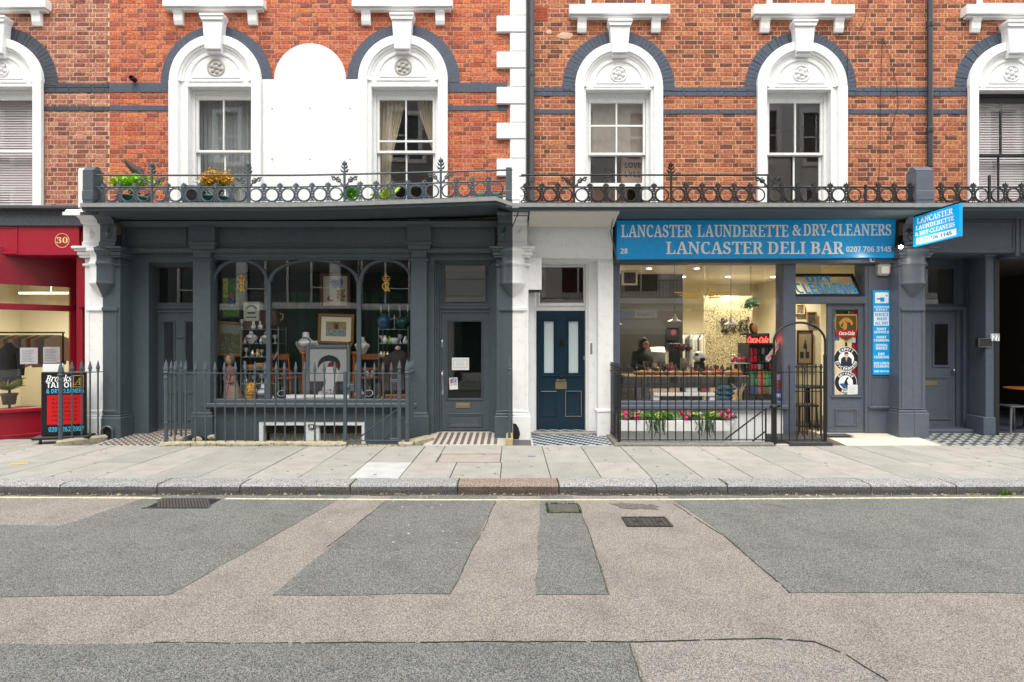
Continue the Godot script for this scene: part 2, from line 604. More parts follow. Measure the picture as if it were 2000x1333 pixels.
func build_ground() -> void:
	var R := -0.11
	M.road_pink = road_mat(TX.pinkroad, c8(162, 157, 152))
	M.road_grey = road_mat(TX.asphalt, c8(138, 140, 137))
	M.road_pale = road_mat(TX.pinkroad, c8(163, 160, 156))
	M.tar = sm(c8(84, 84, 74), 0.9, TX.worn, 3.0)
	var road := setting(node("road", self), "street of pinkish old asphalt with grey repair patches")
	var b := MB.new()
	b.box(V(-60, R - 0.3, 3.2), V(60, R, 9.4))
	part("old_asphalt", b, M.road_pink, road)
	var s := func(p, q): return sg(p, q, R)
	var patches := [
		[s.call(300, 967), s.call(697, 966), s.call(655, 979), s.call(330, 1163), s.call(0, 1167), Vector2(-14, s.call(0, 1167).y), Vector2(-14, s.call(0, 1026).y), s.call(0, 1026), s.call(112, 1028), s.call(150, 1018)],
		[s.call(772, 966), s.call(972, 966), s.call(968, 980), s.call(880, 1161), s.call(532, 1163), s.call(757, 976)],
		[s.call(1056, 966), s.call(1116, 966), s.call(1135, 1002), s.call(1190, 1162), s.call(1047, 1162)],
		[s.call(1300, 966), Vector2(14, 3.31), Vector2(14, s.call(1545, 1159).y), s.call(1545, 1159), s.call(1420, 1050)],
		[s.call(0, 1258), s.call(1228, 1257), s.call(1245, 1310), Vector2(0.75, 9.3), Vector2(-14, 9.3), Vector2(-14, s.call(0, 1258).y)],
	]
	for pts in patches:
		b = MB.new()
		sheet(b, ragged(pts), R - 0.02, R + 0.004)
		part("repair_patch", b, M.road_grey, road)
	b = MB.new()
	sheet(b, ragged([s.call(1236, 1259), s.call(1380, 1252), s.call(1500, 1250), s.call(1590, 1257), s.call(1650, 1282), s.call(1760, 1350), Vector2(2.6, 9.3), Vector2(0.78, 9.3), s.call(1253, 1312)]), R - 0.02, R + 0.003)
	part("pale_patch", b, M.road_pale, road)
	for q in [[1190, 983, 1286, 996], [1484, 984, 1540, 993]]:
		b = MB.new()
		var a := sg(q[0], q[1], R)
		var c := sg(q[2], q[3], R)
		sheet(b, ragged([a, Vector2(c.x, a.y + 0.06), c, Vector2(a.x + 0.1, c.y - 0.05)], 0.04, 0.035), R - 0.02, R + 0.0052)
		part("scuffed_patch", b, road_mat(TX.asphalt, c8(128, 122, 117)), road)
	b = MB.new()
	seam(b, [s.call(300, 1256), s.call(1228, 1256), s.call(1500, 1250), s.call(1590, 1256), s.call(1650, 1281), s.call(1740, 1338)], 0.003, R + 0.007)
	seam(b, [s.call(1316, 985), s.call(1420, 1050), s.call(1545, 1158)], 0.005, R + 0.007)
	seam(b, [s.call(1135, 1002), s.call(1190, 1160)], 0.008, R + 0.007)
	seam(b, [s.call(757, 977), s.call(640, 1068)], 0.004, R + 0.007)
	seam(b, [s.call(968, 982), s.call(880, 1160)], 0.003, R + 0.007)
	seam(b, [s.call(1228, 1257), s.call(1253, 1333)], 0.009, R + 0.007)
	part("tarred_seam", b, M.tar, road)
	# the dirty channel at the foot of the kerb
	b = MB.new()
	sheet(b, ragged([Vector2(-14, 3.29), Vector2(14, 3.29), Vector2(14, 3.35), Vector2(-14, 3.35)], 0.12, 0.018), R - 0.02, R + 0.006)
	M.channel = sm(c8(88, 84, 78), 0.95, TX.asphalt, 1.0)
	part("channel_dirt", b, M.channel, road)
	# single yellow line, broken at the gully
	M.yellow = sm(c8(206, 200, 168), 0.8, TX.worn, 1.2)
	for seg in [[-14.0, sx(300, 3.6)], [sx(412, 3.6), 14.0]]:
		b = MB.new()
		var pts := []
		var cnt := 40
		for k in cnt + 1:
			var x := lerpf(seg[0], seg[1], k / float(cnt))
			pts.append(Vector2(x, 3.475 + 0.05 * cos(x * 0.5)))
		var back := pts.duplicate()
		back.reverse()
		var outl := []
		for p in pts:
			outl.append(p + Vector2(0, rng.randf_range(-0.002, 0.002)))
		for p in back:
			outl.append(p + Vector2(0, 0.043 + rng.randf_range(-0.003, 0.003)))
		sheet(b, PackedVector2Array(outl), R, R + 0.008)
		part("yellow_line", b, M.yellow, road)
	# pale specks of chewing gum and droppings
	b = MB.new()
	for k in 14:
		var p := Vector2(rng.randf_range(-4.5, 5.0), rng.randf_range(3.6, 6.4))
		if k < 14:
			p = Vector2(rng.randf_range(-1.7, -0.2), rng.randf_range(3.6, 5.2))
		var pl := PackedVector2Array()
		var r := rng.randf_range(0.004, 0.013)
		for j in 7:
			pl.append(p + Vector2.from_angle(j * TAU / 7) * r * rng.randf_range(0.6, 1.3))
		sheet(b, pl, R, R + 0.006)
	part("gum_spots", b, sm(c8(180, 181, 177), 0.9), road).set_meta("kind", "stuff")
	# pavement: slabs on a mortar bed, granite kerb
	var pave := setting(node("pavement", self), "pavement of pale concrete flagstones between shops and kerb")
	b = MB.new()
	b.box(V(-60, -0.4, 0.86), V(60, -0.016, 3.0))
	b.box(V(-60, -0.4, 0.3), V(sx(112, 0.8), -0.016, 0.86))
	part("mortar_bed", b, M.gap, pave)
	var mats := [M.pave, M.pave2, M.pave3]
	var meshes := []
	for dims in [[0.575, 1.232], [0.575, 0.852], [0.575, 0.55]]:
		b = MB.new()
		b.box(V(0, -0.05, 0), V(dims[0], 0, dims[1]), 0.004)
		meshes.append(b.mesh())
	for k in range(-19, 20):
		var x := 0.45 + 0.585 * k + 0.005
		for row in 2:
			var q := sg(905, 903, 0)
			var m: Material = mats[rng.randi() % 3]
			if row == 1 and k == -4:
				m = sm(c8(176, 178, 178), 0.8, TX.stone, 0.6)
			var z := 0.88 if row == 0 else q.y + 0.004
			if row == 0 and x > -1.5 and x < -0.2:
				continue
			var o := part("paving_slab", meshes[row], m, pave, Transform3D(Basis.from_euler(Vector3(rng.randf_range(-0.002, 0.002), 0, rng.randf_range(-0.003, 0.003))), V(x, rng.randf_range(-0.003, 0.001), z)))
			o.scale.z = (2.995 - z) / 0.852 if row == 1 else (q.y - 0.004 - z) / 1.232
	for xx in [-1.295, -0.995, -0.145]:      # round the long inspection cover
		var w: float = {-1.295: 0.29, -0.995: 0.84, -0.145: 0.0}[xx]
		if w > 0:
			b = MB.new()
			if xx < -1.2:
				b.box(V(xx, -0.05, 0.88), V(xx + w, 0, 2.11), 0.004)
			else:
				b.box(V(xx, -0.05, 0.88), V(xx + w, 0, 1.53), 0.004)
			part("paving_slab", b, M.pave3, pave)
	b = MB.new()
	b.box(V(-0.145, -0.05, 0.88), V(0.445, 0, 2.11), 0.004)
	part("paving_slab", b, M.pave, pave)
	for k in range(-13, 1):
		part("paving_slab", meshes[2], mats[rng.randi() % 3], pave, Transform3D(Basis(), V(sx(112, 0.8) + 0.595 * (k - 1), 0, 0.31)))
	b = MB.new()
	for k in 90:
		disc_flat(b, Vector2(rng.randf_range(-7.5, 8.0), rng.randf_range(0.95, 2.95)), rng.randf_range(0.008, 0.022), 0.0035)
	part("trodden_gum", b, sm(c8(112, 110, 106), 0.9), pave).set_meta("kind", "stuff")
	var kerb := setting(node("kerb", self), "granite kerb of long worn stones along the gutter")
	var joints := [-11.5, -9.9, -8.2, -6.6, sx(115, 3.3), sx(305, 3.3), sx(467, 3.3), sx(683, 3.3), sx(893, 3.3), sx(1092, 3.3), sx(1283, 3.3), sx(1422, 3.3), sx(1703, 3.3), sx(1870, 3.3), 6.6, 8.1, 9.6, 11.3]
	for k in joints.size() - 1:
		b = MB.new()
		var face := MB.new()
		kerb_stone(b, face, joints[k] + 0.008, joints[k + 1] - 0.008, R)
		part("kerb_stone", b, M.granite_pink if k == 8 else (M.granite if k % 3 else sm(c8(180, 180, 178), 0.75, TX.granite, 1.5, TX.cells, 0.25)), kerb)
		part("rough_face", face, M.granite_pinkface if k == 8 else M.granite_face, kerb)  # face colour holds grime and painted shade
	b = MB.new()
	for k in joints.size():
		b.box(V(joints[k] - 0.007, R - 0.1, 3.005), V(joints[k] + 0.007, -0.02, 3.285))
	b.box(V(-11.4, -0.06, 2.992), V(11.2, -0.012, 3.006))
	part("joint_filling", b, M.gap, kerb)
	# moss and weeds in the joints
	b = MB.new()
	for jx in [sx(683, 3.3), sx(893, 3.3), sx(1092, 3.3), sx(1422, 3.3), sx(305, 3.3)]:
		for k in 40:
			var z := rng.randf_range(3.0, 3.3)
			leaf(b, V(jx + rng.randf_range(-0.012, 0.012), -0.012, z), rng.randf_range(0.012, 0.03), 0.006)
	for k in 520:
		var x := rng.randf_range(-6.0, 6.5)
		if absf(sin(x * 1.7) + sin(x * 0.6)) < 0.8:
			continue
		leaf(b, V(x, -0.012, 3.0 + rng.randf_range(-0.006, 0.006)), rng.randf_range(0.01, 0.022), 0.006)
	for k in 260:
		leaf(b, V(sx(1962, 3.3) + rng.randfn(0, 0.03), R, 3.31 + rng.randf() * 0.03), rng.randf_range(0.02, 0.06), 0.008)
	var w := part("joint_moss", b, sm(c8(92, 116, 40), 0.9), kerb)
	w.set_meta("kind", "stuff")
	# fallen leaves along the gutter
	b = MB.new()
	for k in 200:
		var p := V(rng.randf_range(-7, 7), R + 0.01, 3.3 + absf(rng.randfn(0, 0.06)))
		b.t = Transform3D(Basis.from_euler(Vector3(rng.randf_range(-0.3, 0.3), rng.randf() * TAU, rng.randf_range(-0.4, 0.4))), p)
		var l := rng.randf_range(0.012, 0.03)
		b.prism(PackedVector2Array([Vector2(-l, 0), Vector2(0, -l * 0.4), Vector2(l, 0), Vector2(0, l * 0.4)]), 0, 0.002)
		b.t = Transform3D()
	var lv := part("fallen_leaves", b, sm(c8(186, 178, 140), 0.9), self)
	tag(lv, "small dry leaves scattered along the gutter under the kerb", "leaves")
	lv.set_meta("kind", "stuff")

func leaf(b: MB, at: Vector3, h: float, w: float) -> void:      # a single upright blade
	var a := rng.randf() * TAU
	var d := V(cos(a), 0, sin(a))
	var tip := at + V(rng.randfn(0, 0.4) * h, h, rng.randfn(0, 0.4) * h)
	b.tri(at - d * w, at + d * w, tip)

func kerb_stone(b: MB, face: MB, x0: float, x1: float, r: float) -> void:
	# worn granite: rounded arris, slightly uneven top and face
	var prof := [Vector2(2.998, r - 0.1), Vector2(2.998, -0.002), Vector2(3.1, 0.001), Vector2(3.25, -0.002), Vector2(3.28, -0.008), Vector2(3.297, -0.026), Vector2(3.303, -0.06), Vector2(3.306, r - 0.1)]
	var cnt := 7
	var rows := []
	for k in cnt + 1:
		var x := lerpf(x0, x1, k / float(cnt))
		var row := []
		for p in prof:
			row.append(V(x, p.y + (rng.randf_range(-0.003, 0.003) if p.y > -0.07 else 0.0), p.x + (rng.randf_range(-0.004, 0.004) if p.x > 3.2 else 0.0)))
		if k == 0 or k == cnt:
			for j in range(1, row.size()):
				row[j] = row[j] - V(0, 0.004, 0.004)
		rows.append(row)
	for k in cnt:
		for j in prof.size() - 1:
			(face if j >= 5 else b).quad(rows[k][j], rows[k][j + 1], rows[k + 1][j + 1], rows[k + 1][j])
	for e in [0, cnt]:
		var c: Vector3 = (rows[e][1] + rows[e][6]) * 0.5
		for j in prof.size() - 1:
			if e == 0:
				b.tri(rows[e][j + 1], rows[e][j], c)
			else:
				b.tri(rows[e][j], rows[e][j + 1], c)

# ---------------------------------------------------------------- the brick upper storeys
var house := {}
const FLOOR1 := 3.64         # top of the balcony slab
func build_houses() -> void:
	house.h30 = tag(node("terrace_house", self), "brown and pink brick house at the left edge above the dark red tailor shop", "house")
	house.h29 = tag(node("terrace_house", self), "bright orange brick house with white blank arched panel above the slate grey antiques shop", "house")
	house.h28 = tag(node("terrace_house", self), "red brick house with two white arched windows above the blue launderette sign", "house")
	house.h27 = tag(node("terrace_house", self), "red brick house at the right edge beyond the second drainpipe, above the dark doorway", "house")
	var b0 := sx(213, 0)
	var b1 := sx(1040, 0)
	var b2 := sx(1817, 0)
	var o30 := [[c8(178, 112, 92), c8(166, 98, 80), c8(188, 126, 104), c8(150, 88, 76), c8(196, 138, 116), c8(138, 80, 70)], c8(206, 190, 164)]
	var o29 := [[c8(200, 106, 74), c8(191, 96, 66), c8(207, 118, 82), c8(176, 88, 66), c8(214, 124, 77), c8(152, 82, 66)], c8(182, 158, 138)]
	var o28 := [[c8(178, 106, 79), c8(168, 97, 71), c8(188, 117, 88), c8(150, 84, 64), c8(196, 124, 86), c8(116, 70, 58)], c8(206, 178, 142)]
	var w_left := {"cx": 3.0, "ro": 84.0, "rd": 109.0, "sp": 162.0, "l": -68.0, "r": 73.0, "t": 171.0, "cols": [], "rails": [296.0], "kh": [33.0, 112.0], "sill": 14.0, "room": "blind", "smooth": false}
	var w_a := {"cx": 423.0, "ro": 89.0, "rd": 109.0, "sp": 160.0, "l": 368.0, "r": 496.0, "t": 171.0, "cols": [437.0], "rails": [296.0], "kh": [29.0, 104.0], "sill": 12.0, "room": "grey", "smooth": true}
	var w_b := {"cx": 788.0, "ro": 87.0, "rd": 110.0, "sp": 158.0, "l": 726.0, "r": 855.0, "t": 171.0, "cols": [793.0], "rails": [297.0, 276.0], "kh": [28.0, 104.0], "sill": 12.0, "room": "grey", "smooth": true}
	var w_c := {"cx": 1208.0, "ro": 85.0, "rd": 110.0, "sp": 171.0, "l": 1144.0, "r": 1271.0, "t": 177.0, "cols": [1204.0], "rails": [301.0, 246.0], "kh": [40.0, 111.0], "sill": 27.0, "room": "tan", "smooth": false}
	var w_d := {"cx": 1564.0, "ro": 87.0, "rd": 109.0, "sp": 171.0, "l": 1497.0, "r": 1622.0, "t": 177.0, "cols": [1553.0], "rails": [301.0], "kh": [41.0, 109.0], "sill": 27.0, "room": "dark", "smooth": false}
	var w_e := {"cx": 1974.0, "ro": 86.0, "rd": 109.0, "sp": 171.0, "l": 1907.0, "r": 2040.0, "t": 178.0, "cols": [1955.0], "rails": [303.0], "kh": [42.0, 112.0], "sill": 27.0, "room": "blind_dark", "smooth": false}
	var panel := {"cx": 605.5, "ro": 70.0, "sp": 155.0}
	upper(house.h30, -12.0, b0, [w_left], o30, [162.0, 181.0, 207.0, 217.0], false, {})
	upper(house.h29, b0, b1, [w_a, w_b], o29, [162.0, 180.0, 206.0, 216.0], true, panel)
	upper(house.h28, b1, b2, [w_c, w_d], o28, [170.0, 188.0, 213.0, 223.0], false, {})
	upper(house.h27, b2, 12.0, [w_e], o28, [170.0, 188.0, 213.0, 223.0], false, {})
	quoins(house.h29)

func upper(h: Node3D, x0: float, x1: float, wins: Array, tones: Array, bands: Array, smooth_band: bool, panel: Dictionary) -> void:
	var top := 7.62
	var holes := []
	for w in wins:
		holes.append(Rect2(sx(w.l, 0) - 0.03, FLOOR1 - 0.02, sx(w.r, 0) - sx(w.l, 0) + 0.06, sy(w.t, 0) - FLOOR1 + 0.05))
		holes.append(Rect2(sx(w.l, 0), 7.3, sx(w.r, 0) - sx(w.l, 0), 1.7))
	# body of the house: front wall backing, party walls, floors, roof, back
	var b := MB.new()
	wall_with_holes(b, x0, x1, FLOOR1 - 0.3, 11.0, -0.012, -0.24, holes)
	part("wall", b, sm(tones[1], 0.95, TX.stone, 2.0, TX.fine, 0.1), h)
	b = MB.new()
	b.box(V(x0, FLOOR1 - 0.4, -4.2), V(x0 + 0.1, 11, -0.24))
	b.box(V(x1 - 0.1, FLOOR1 - 0.4, -4.2), V(x1, 11, -0.24))
	b.box(V(x0, FLOOR1 - 0.4, -4.4), V(x1, 11, -4.2))
	part("inner_wall", b, M.room_grey if wins[0].room != "tan" else M.room_tan, h)
	b = MB.new()
	b.box(V(x0 + 0.1, FLOOR1 - 0.4, -4.2), V(x1 - 0.1, FLOOR1 - 0.02, -0.24))
	part("inner_floor", b, M.room_grey, h)
	b = MB.new()
	b.box(V(x0 + 0.1, 6.6, -4.2), V(x1 - 0.1, 6.9, -0.24))
	part("inner_ceiling", b, M.room_grey, h)
	b = MB.new()
	b.box(V(x0, 11, -4.4), V(x1, 11.3, 0.1))
	part("roof", b, M.lead, h)
	if wins.size() == 2:
		b = MB.new()
		var mx := (sx(wins[0].r, 0) + sx(wins[1].l, 0)) / 2
		b.box(V(mx - 0.05, FLOOR1, -4.2), V(mx + 0.05, 6.6, -0.24))
		part("inner_wall", b, M.room_grey if wins[0].room != "tan" else M.room_tan, h)
	# bricks
	var covers := []      # [rect or null, centre, radius]
	for w in wins:
		var c := Vector2(sx(w.cx, 0), sy(w.sp, 0))
		covers.append({"r": Rect2(c.x - w.ro * 0.0085 , FLOOR1 - 1, w.ro * 0.017, c.y - FLOOR1 + 1), "c": c, "rad": w.rd * 0.0085})
	if panel:
		var c := Vector2(sx(panel.cx, 0), sy(panel.sp, 0))
		covers.append({"r": Rect2(sx(500, 0), FLOOR1 - 1, sx(706, 0) - sx(500, 0), c.y - FLOOR1 + 1), "c": c, "rad": panel.ro * 0.0085})
	var bx0 := x0
	var bx1 := x1
	if h == house.h29:
		bx1 = sx(996, 0)
	lay_bricks(h, bx0, bx1, FLOOR1, top, covers, bands, tones[0], tones[1])
	# painted string courses
	for k in 2:
		var ya := sy(bands[k * 2 + 1], 0)
		var yb := sy(bands[k * 2], 0)
		var rects := [[x0, x1]]
		for c in covers:
			var nx := []
			for r in rects:
				nx.append([r[0], minf(r[1], c.r.position.x + 0.02)])
				nx.append([maxf(r[0], c.r.end.x - 0.02), r[1]])
			rects = nx
		for r in rects:
			var e: float = minf(r[1], sx(990, 0)) if h == house.h29 else r[1]
			if e - r[0] < 0.12:
				continue
			if smooth_band:
				b = MB.new()
				b.box(V(r[0], ya, -0.02), V(e, yb, 0.009), 0.003)
				part("string_course", b, M.band, h)
			else:
				var n_rows := 2 if k == 0 else 1
				var rh := (yb - ya) / n_rows
				for row in n_rows:
					var x: float = r[0] - rng.randf() * 0.1
					while x < e:
						var wd := rng.randf_range(0.19, 0.235)
						var xa := maxf(x, r[0])
						var xb := minf(x + wd, e)
						if xb - xa > 0.03:
							b = MB.new()
							b.box(V(xa, ya + row * rh + 0.002, -0.03), V(xb - 0.005, ya + (row + 1) * rh - 0.002, rng.randf_range(0.006, 0.011)), 0.006)
							part("band_brick", b, M.band if h != house.h30 else M.banddark, h)
						x += wd
	for w in wins:
		arched_window(h, w)
		upper_sill(h, w)
	if panel:
		b = MB.new()
		var c := Vector2(sx(panel.cx, 0), sy(panel.sp, 0))
		var pl := PackedVector2Array([Vector2(sx(496, 0), FLOOR1), Vector2(sx(714, 0), FLOOR1), Vector2(sx(714, 0), c.y), Vector2(c.x + panel.ro * 0.0085, c.y)])
		for k in range(1, 32):
			pl.append(c + Vector2.from_angle(PI * k / 32.0) * panel.ro * 0.0085)
		pl.append(Vector2(c.x - panel.ro * 0.0085, c.y))
		pl.append(Vector2(sx(496, 0), c.y))
		b.prism(pl, -0.02, 0.012, 0.003)
		part("blank_panel", b, M.stucco, h)
		b = MB.new()
		for p in [[532, 212], [606, 212], [684, 212], [606, 311], [532, 311], [684, 311]]:
			var q := V(sx(p[0], 0), sy(p[1], 0), 0.012)
			b.box(q - V(0.012, 0.012, 0), q + V(0.012, 0.012, 0.006), 0.004)
		part("fixing_plug", b, M.cement, h)

func lay_bricks(h: Node3D, x0: float, x1: float, y0: float, y1: float, covers: Array, bands: Array, tones: Array, mortar: Color) -> void:
	var b := MB.new()
	var holes := []
	for c in covers:
		holes.append(Rect2(c.r.position.x + 0.02, c.r.position.y, c.r.size.x - 0.04, c.r.size.y - 0.05))
	wall_with_holes(b, x0 + 0.001, x1 - 0.001, y0, y1, -0.0045, -0.0125, holes)
	part("mortar", b, sm(mortar, 0.95, TX.stone, 3.0, TX.fine, 0.1), h)
	var pitch := 0.0755
	var found := []
	var row := 0
	var y := y0
	while y < y1:
		var x := x0 - (0.0 if row % 2 == 0 else 0.16) - 0.02
		var alt := row % 2
		while x < x1:
			var w := 0.203 if alt == 0 else 0.097
			alt = 1 - alt
			var xa := maxf(x, x0 + 0.004)
			var xb := minf(x + w, x1 - 0.004)
			if xb - xa > 0.012:
				var skip := false
				for k in 2:
					if y > sy(bands[k * 2 + 1], 0) - 0.004 and y + 0.066 < sy(bands[k * 2], 0) + 0.004:
						skip = true
				var inside := 0
				for px in [xa, (xa + xb) / 2, xb]:
					var hit := false
					for c in covers:
						var p := Vector2(px, y + 0.033)
						if c.r.grow(-0.015).has_point(p) or (p.y > c.c.y - 0.1 and p.distance_to(c.c) < c.rad - 0.03):
							hit = true
					inside += 1 if hit else 0
				if not skip and inside < 3:
					found.append([xa, xb, y])
			x += w + 0.0095
		y += pitch
		row += 1
	var mats := []
	for t in tones:
		mats.append(sm(t, 0.88, TX.brick, rng.randf_range(1.5, 2.4), TX.fine, 0.12))
	var shapes := {}
	var seen := []
	var rest := []
	for f in found:
		var cx: float = (f[0] + f[1]) / 2
		var sees: bool = absf(cx) < 8.5 and f[2] < 7.22 and f[2] > 3.95 and f[1] - f[0] > 0.18
		if sees:
			seen.append(f)
		else:
			rest.append(f)
	seen.sort_custom(func(p, q): return absf(p[0]) + absf(p[2] - 4.5) < absf(q[0]) + absf(q[2] - 4.5))
	while seen.size() > 300:
		rest.append(seen.pop_back())
	var tone_of := func(): return [0, 0, 0, 1, 1, 2, 2, 2, 3, 3, 4, 4, 5, 5][rng.randi() % 14]
	for f in seen:
		var key := "%d_%d" % [roundi((f[1] - f[0]) * 100), rng.randi() % 3]
		if not shapes.has(key):
			b = MB.new()
			brick_shape(b, f[1] - f[0])
			shapes[key] = b.mesh()
		part("brick", shapes[key], mats[tone_of.call()], h, Transform3D(Basis(), V(f[0], f[2], rng.randf_range(-0.002, 0.002))))
	b = MB.new()
	brick_shape(b, 0.222)
	var mm := MultiMesh.new()
	mm.transform_format = MultiMesh.TRANSFORM_3D
	mm.use_colors = true
	mm.mesh = b.mesh()
	mm.instance_count = rest.size()
	for k in rest.size():
		var f: Array = rest[k]
		mm.set_instance_transform(k, Transform3D(Basis.from_scale(V((f[1] - f[0]) / 0.222, 1, 1)), V(f[0], f[2], rng.randf_range(-0.002, 0.002))))
		mm.set_instance_color(k, (tones[tone_of.call()] as Color).srgb_to_linear())
	var mi := MultiMeshInstance3D.new()
	mi.name = "more_bricks"
	mi.multimesh = mm
	var m := sm(Color.WHITE, 0.88, TX.brick, 1.9, TX.fine, 0.12)
	m.vertex_color_use_as_albedo = true
	mi.material_override = m
	mi.set_meta("kind", "stuff")
	h.add_child(mi, true)

func brick_shape(b: MB, w: float) -> void:       # a worn brick, corners a little off
	var q := []
	for k in 8:
		var p := V(w if k & 1 else 0.0, 0.066 if k & 2 else 0.0, 0.0 if k & 4 else -0.03)
		q.append(p + V(rng.randf_range(-0.002, 0.002), rng.randf_range(-0.002, 0.002), rng.randf_range(-0.001, 0.001)))
	var o := V(w / 2, 0.033, -0.015)
	var e := 0.004
	var fq := []
	for k in [4, 5, 7, 6]:
		fq.append(q[k] + V(e if q[k].x < o.x else -e, e if q[k].y < o.y else -e, 0))
		q[k].z -= e
	b.oquad(fq[0], fq[1], fq[2], fq[3], o)
	for k in 4:
		var i: int = [4, 5, 7, 6][k]
		var j: int = [5, 7, 6, 4][k]
		b.oquad(q[i], q[j], fq[(k + 1) % 4], fq[k], o)
		b.oquad(q[i], q[j], q[j - 4], q[i - 4], o)

func arched_window(h: Node3D, w: Dictionary) -> void:
	var c := Vector2(sx(w.cx, 0), sy(w.sp, 0))
	var k := 0.0085
	var ro: float = w.ro * k
	var rd: float = w.rd * k
	var l := sx(w.l, 0)
	var r := sx(w.r, 0)
	var t := sy(w.t, 0)
	# ring of painted bricks
	var b := MB.new()
	if w.smooth:
		b.arc(c, [[ro - 0.03, -0.02], [rd, -0.02], [rd, 0.008], [ro - 0.03, 0.008]], 0.0 - 0.03, PI + 0.03, 48)
		part("brick_arch", b, M.band, h)
	else:
		var cnt := 40
		var da := (PI + 0.1) / cnt
		for e in 3:
			b = MB.new()
			b.arc(Vector2.ZERO, [[ro - 0.02, -0.02], [rd, -0.02], [rd, 0.003 + e * 0.003], [rd - 0.006, 0.006 + e * 0.003], [ro - 0.02, 0.005 + e * 0.003]], 0.0, da - 0.006, 1)
			h.set_meta("_v%d" % e, b.mesh())
		for j in cnt:
			part("voussoir", h.get_meta("_v%d" % (rng.randi() % 3)), M.band if h != house.h30 else M.banddark, h, Transform3D(Basis(Vector3.BACK, -0.05 + j * da), V(c.x, c.y, 0)))
		for e in 3:
			h.remove_meta("_v%d" % e)
	# white surround
	b = MB.new()
	var pl := PackedVector2Array([Vector2(r, FLOOR1), Vector2(c.x + ro, FLOOR1), Vector2(c.x + ro, c.y)])
	for j in range(1, 36):
		pl.append(c + Vector2.from_angle(PI * j / 36.0) * ro)
	pl.append_array([Vector2(c.x - ro, c.y), Vector2(c.x - ro, FLOOR1), Vector2(l, FLOOR1), Vector2(l, t), Vector2(r, t)])
	b.prism(pl, -0.2, 0.022)
	part("surround", b, M.stucco, h)
	b = MB.new()
	var ri := ro * 0.76
	b.arc(c, [[ro * 0.70, 0.02], [ro * 0.70, 0.032], [ri - 0.02, 0.036], [ri, 0.06], [ri + 0.03, 0.064], [ri + 0.035, 0.085], [ro - 0.02, 0.088], [ro, 0.07], [ro, 0.0]], 0, PI, 40)
	b.box(V(c.x - ro, FLOOR1, 0.0), V(maxf(c.x - ri - 0.03, c.x - ro + 0.05), c.y, 0.087), 0.005)
	b.box(V(minf(c.x + ri + 0.03, c.x + ro - 0.05), FLOOR1, 0.0), V(c.x + ro, c.y, 0.087), 0.005)
	b.box(V(l - 0.001, t + 0.001, 0.0), V(r + 0.001, t + 0.025, 0.04), 0.005)
	part("archivolt", b, M.stucco, h)
	# lunette with its rosette
	b = MB.new()
	var rt := ro * 0.6
	var by := c.y + 0.02
	b.arc(Vector2(c.x, by), [[rt - 0.035, 0.02], [rt - 0.03, 0.036], [rt - 0.01, 0.04], [rt, 0.034], [rt, 0.02]], 0.0, PI, 32)
	b.box(V(c.x - rt, by - 0.028, 0.015), V(c.x + rt, by, 0.036), 0.006)
	b.box(V(c.x - rt + 0.06, by + 0.035, 0.015), V(c.x + rt - 0.06, by + 0.055, 0.034), 0.006)
	part("lunette", b, M.stucco, h)
	b = MB.new()
	rosette(b, V(c.x, by + rt * 0.46, 0.02), rt * 0.33)
	part("rosette", b, M.cement if w.smooth else M.stucco, h)
	# keystone
	b = MB.new()
	var ky := sy(w.kh[0], 0.12)
	var kb := sy(w.kh[1] - 9.0, 0.14)
	var kp := PackedVector2Array([Vector2(c.x - 0.125, kb), Vector2(c.x + 0.125, kb), Vector2(c.x + 0.165, ky - 0.1), Vector2(c.x - 0.165, ky - 0.1)])
	b.prism(kp, 0.0, 0.15, 0.006)
	b.prism(PackedVector2Array([Vector2(c.x - 0.115, kb - 0.05), Vector2(c.x + 0.115, kb - 0.05), Vector2(c.x + 0.125, kb), Vector2(c.x - 0.125, kb)]), 0.0, 0.10, 0.006)
	b.prism(PackedVector2Array([Vector2(c.x - 0.17, ky - 0.1), Vector2(c.x + 0.17, ky - 0.1), Vector2(c.x + 0.2, ky - 0.04), Vector2(c.x - 0.2, ky - 0.04)]), 0.0, 0.175, 0.004)
	b.box(V(c.x - 0.2, ky - 0.04, 0.0), V(c.x + 0.2, ky, 0.19), 0.006)
	part("keystone", b, M.stucco, h)
	# sash window
	var win := node("window", h)
	var dk: bool = w.room == "blind_dark"
	var fm: Material = M.sash if not dk else M.black
	b = MB.new()
	fr(b, l, FLOOR1, r, t, 0.055, -0.1, -0.19)
	if w.room == "grey" or w.room == "tan" or w.room == "dark":
		b.box(V(l + 0.055, t - 0.075, -0.16), V(r - 0.055, t - 0.055, -0.1), 0.004)
	var gt := t - 0.115
	var gb := FLOOR1 + 0.1
	var gl := l + 0.06
	var gr := r - 0.06
	var zr := [[-0.115, -0.155], [-0.165, -0.195]]      # upper and lower sash
	var mid := sy(w.rails[0], -0.13)
	b.box(V(gl, gt - 0.03, -0.155), V(gr, t - 0.055, -0.112), 0.004)
	part("frame", b, fm, win)
	for q in 2:
		b = MB.new()
		var y0 := mid - 0.02 if q == 0 else gb
		var y1 := gt if q == 0 else mid + 0.02
		var zf: float = zr[q][0]
		var zb: float = zr[q][1]
		fr(b, gl, y0, gr, y1, 0.042, zf, zb)
		for cpx in w.cols:
			var x := sx(cpx, -0.13)
			b.box(V(x - 0.013, y0 + 0.04, zb + 0.004), V(x + 0.013, y1 - 0.04, zf - 0.002), 0.003)
		var cuts := [y0 + 0.042, y1 - 0.042]
		if q == 0 and w.rails.size() > 1:
			var ty := sy(w.rails[1], -0.13)
			b.box(V(gl + 0.04, ty - 0.016, zb + 0.005), V(gr - 0.04, ty + 0.016, zf - 0.003), 0.003)
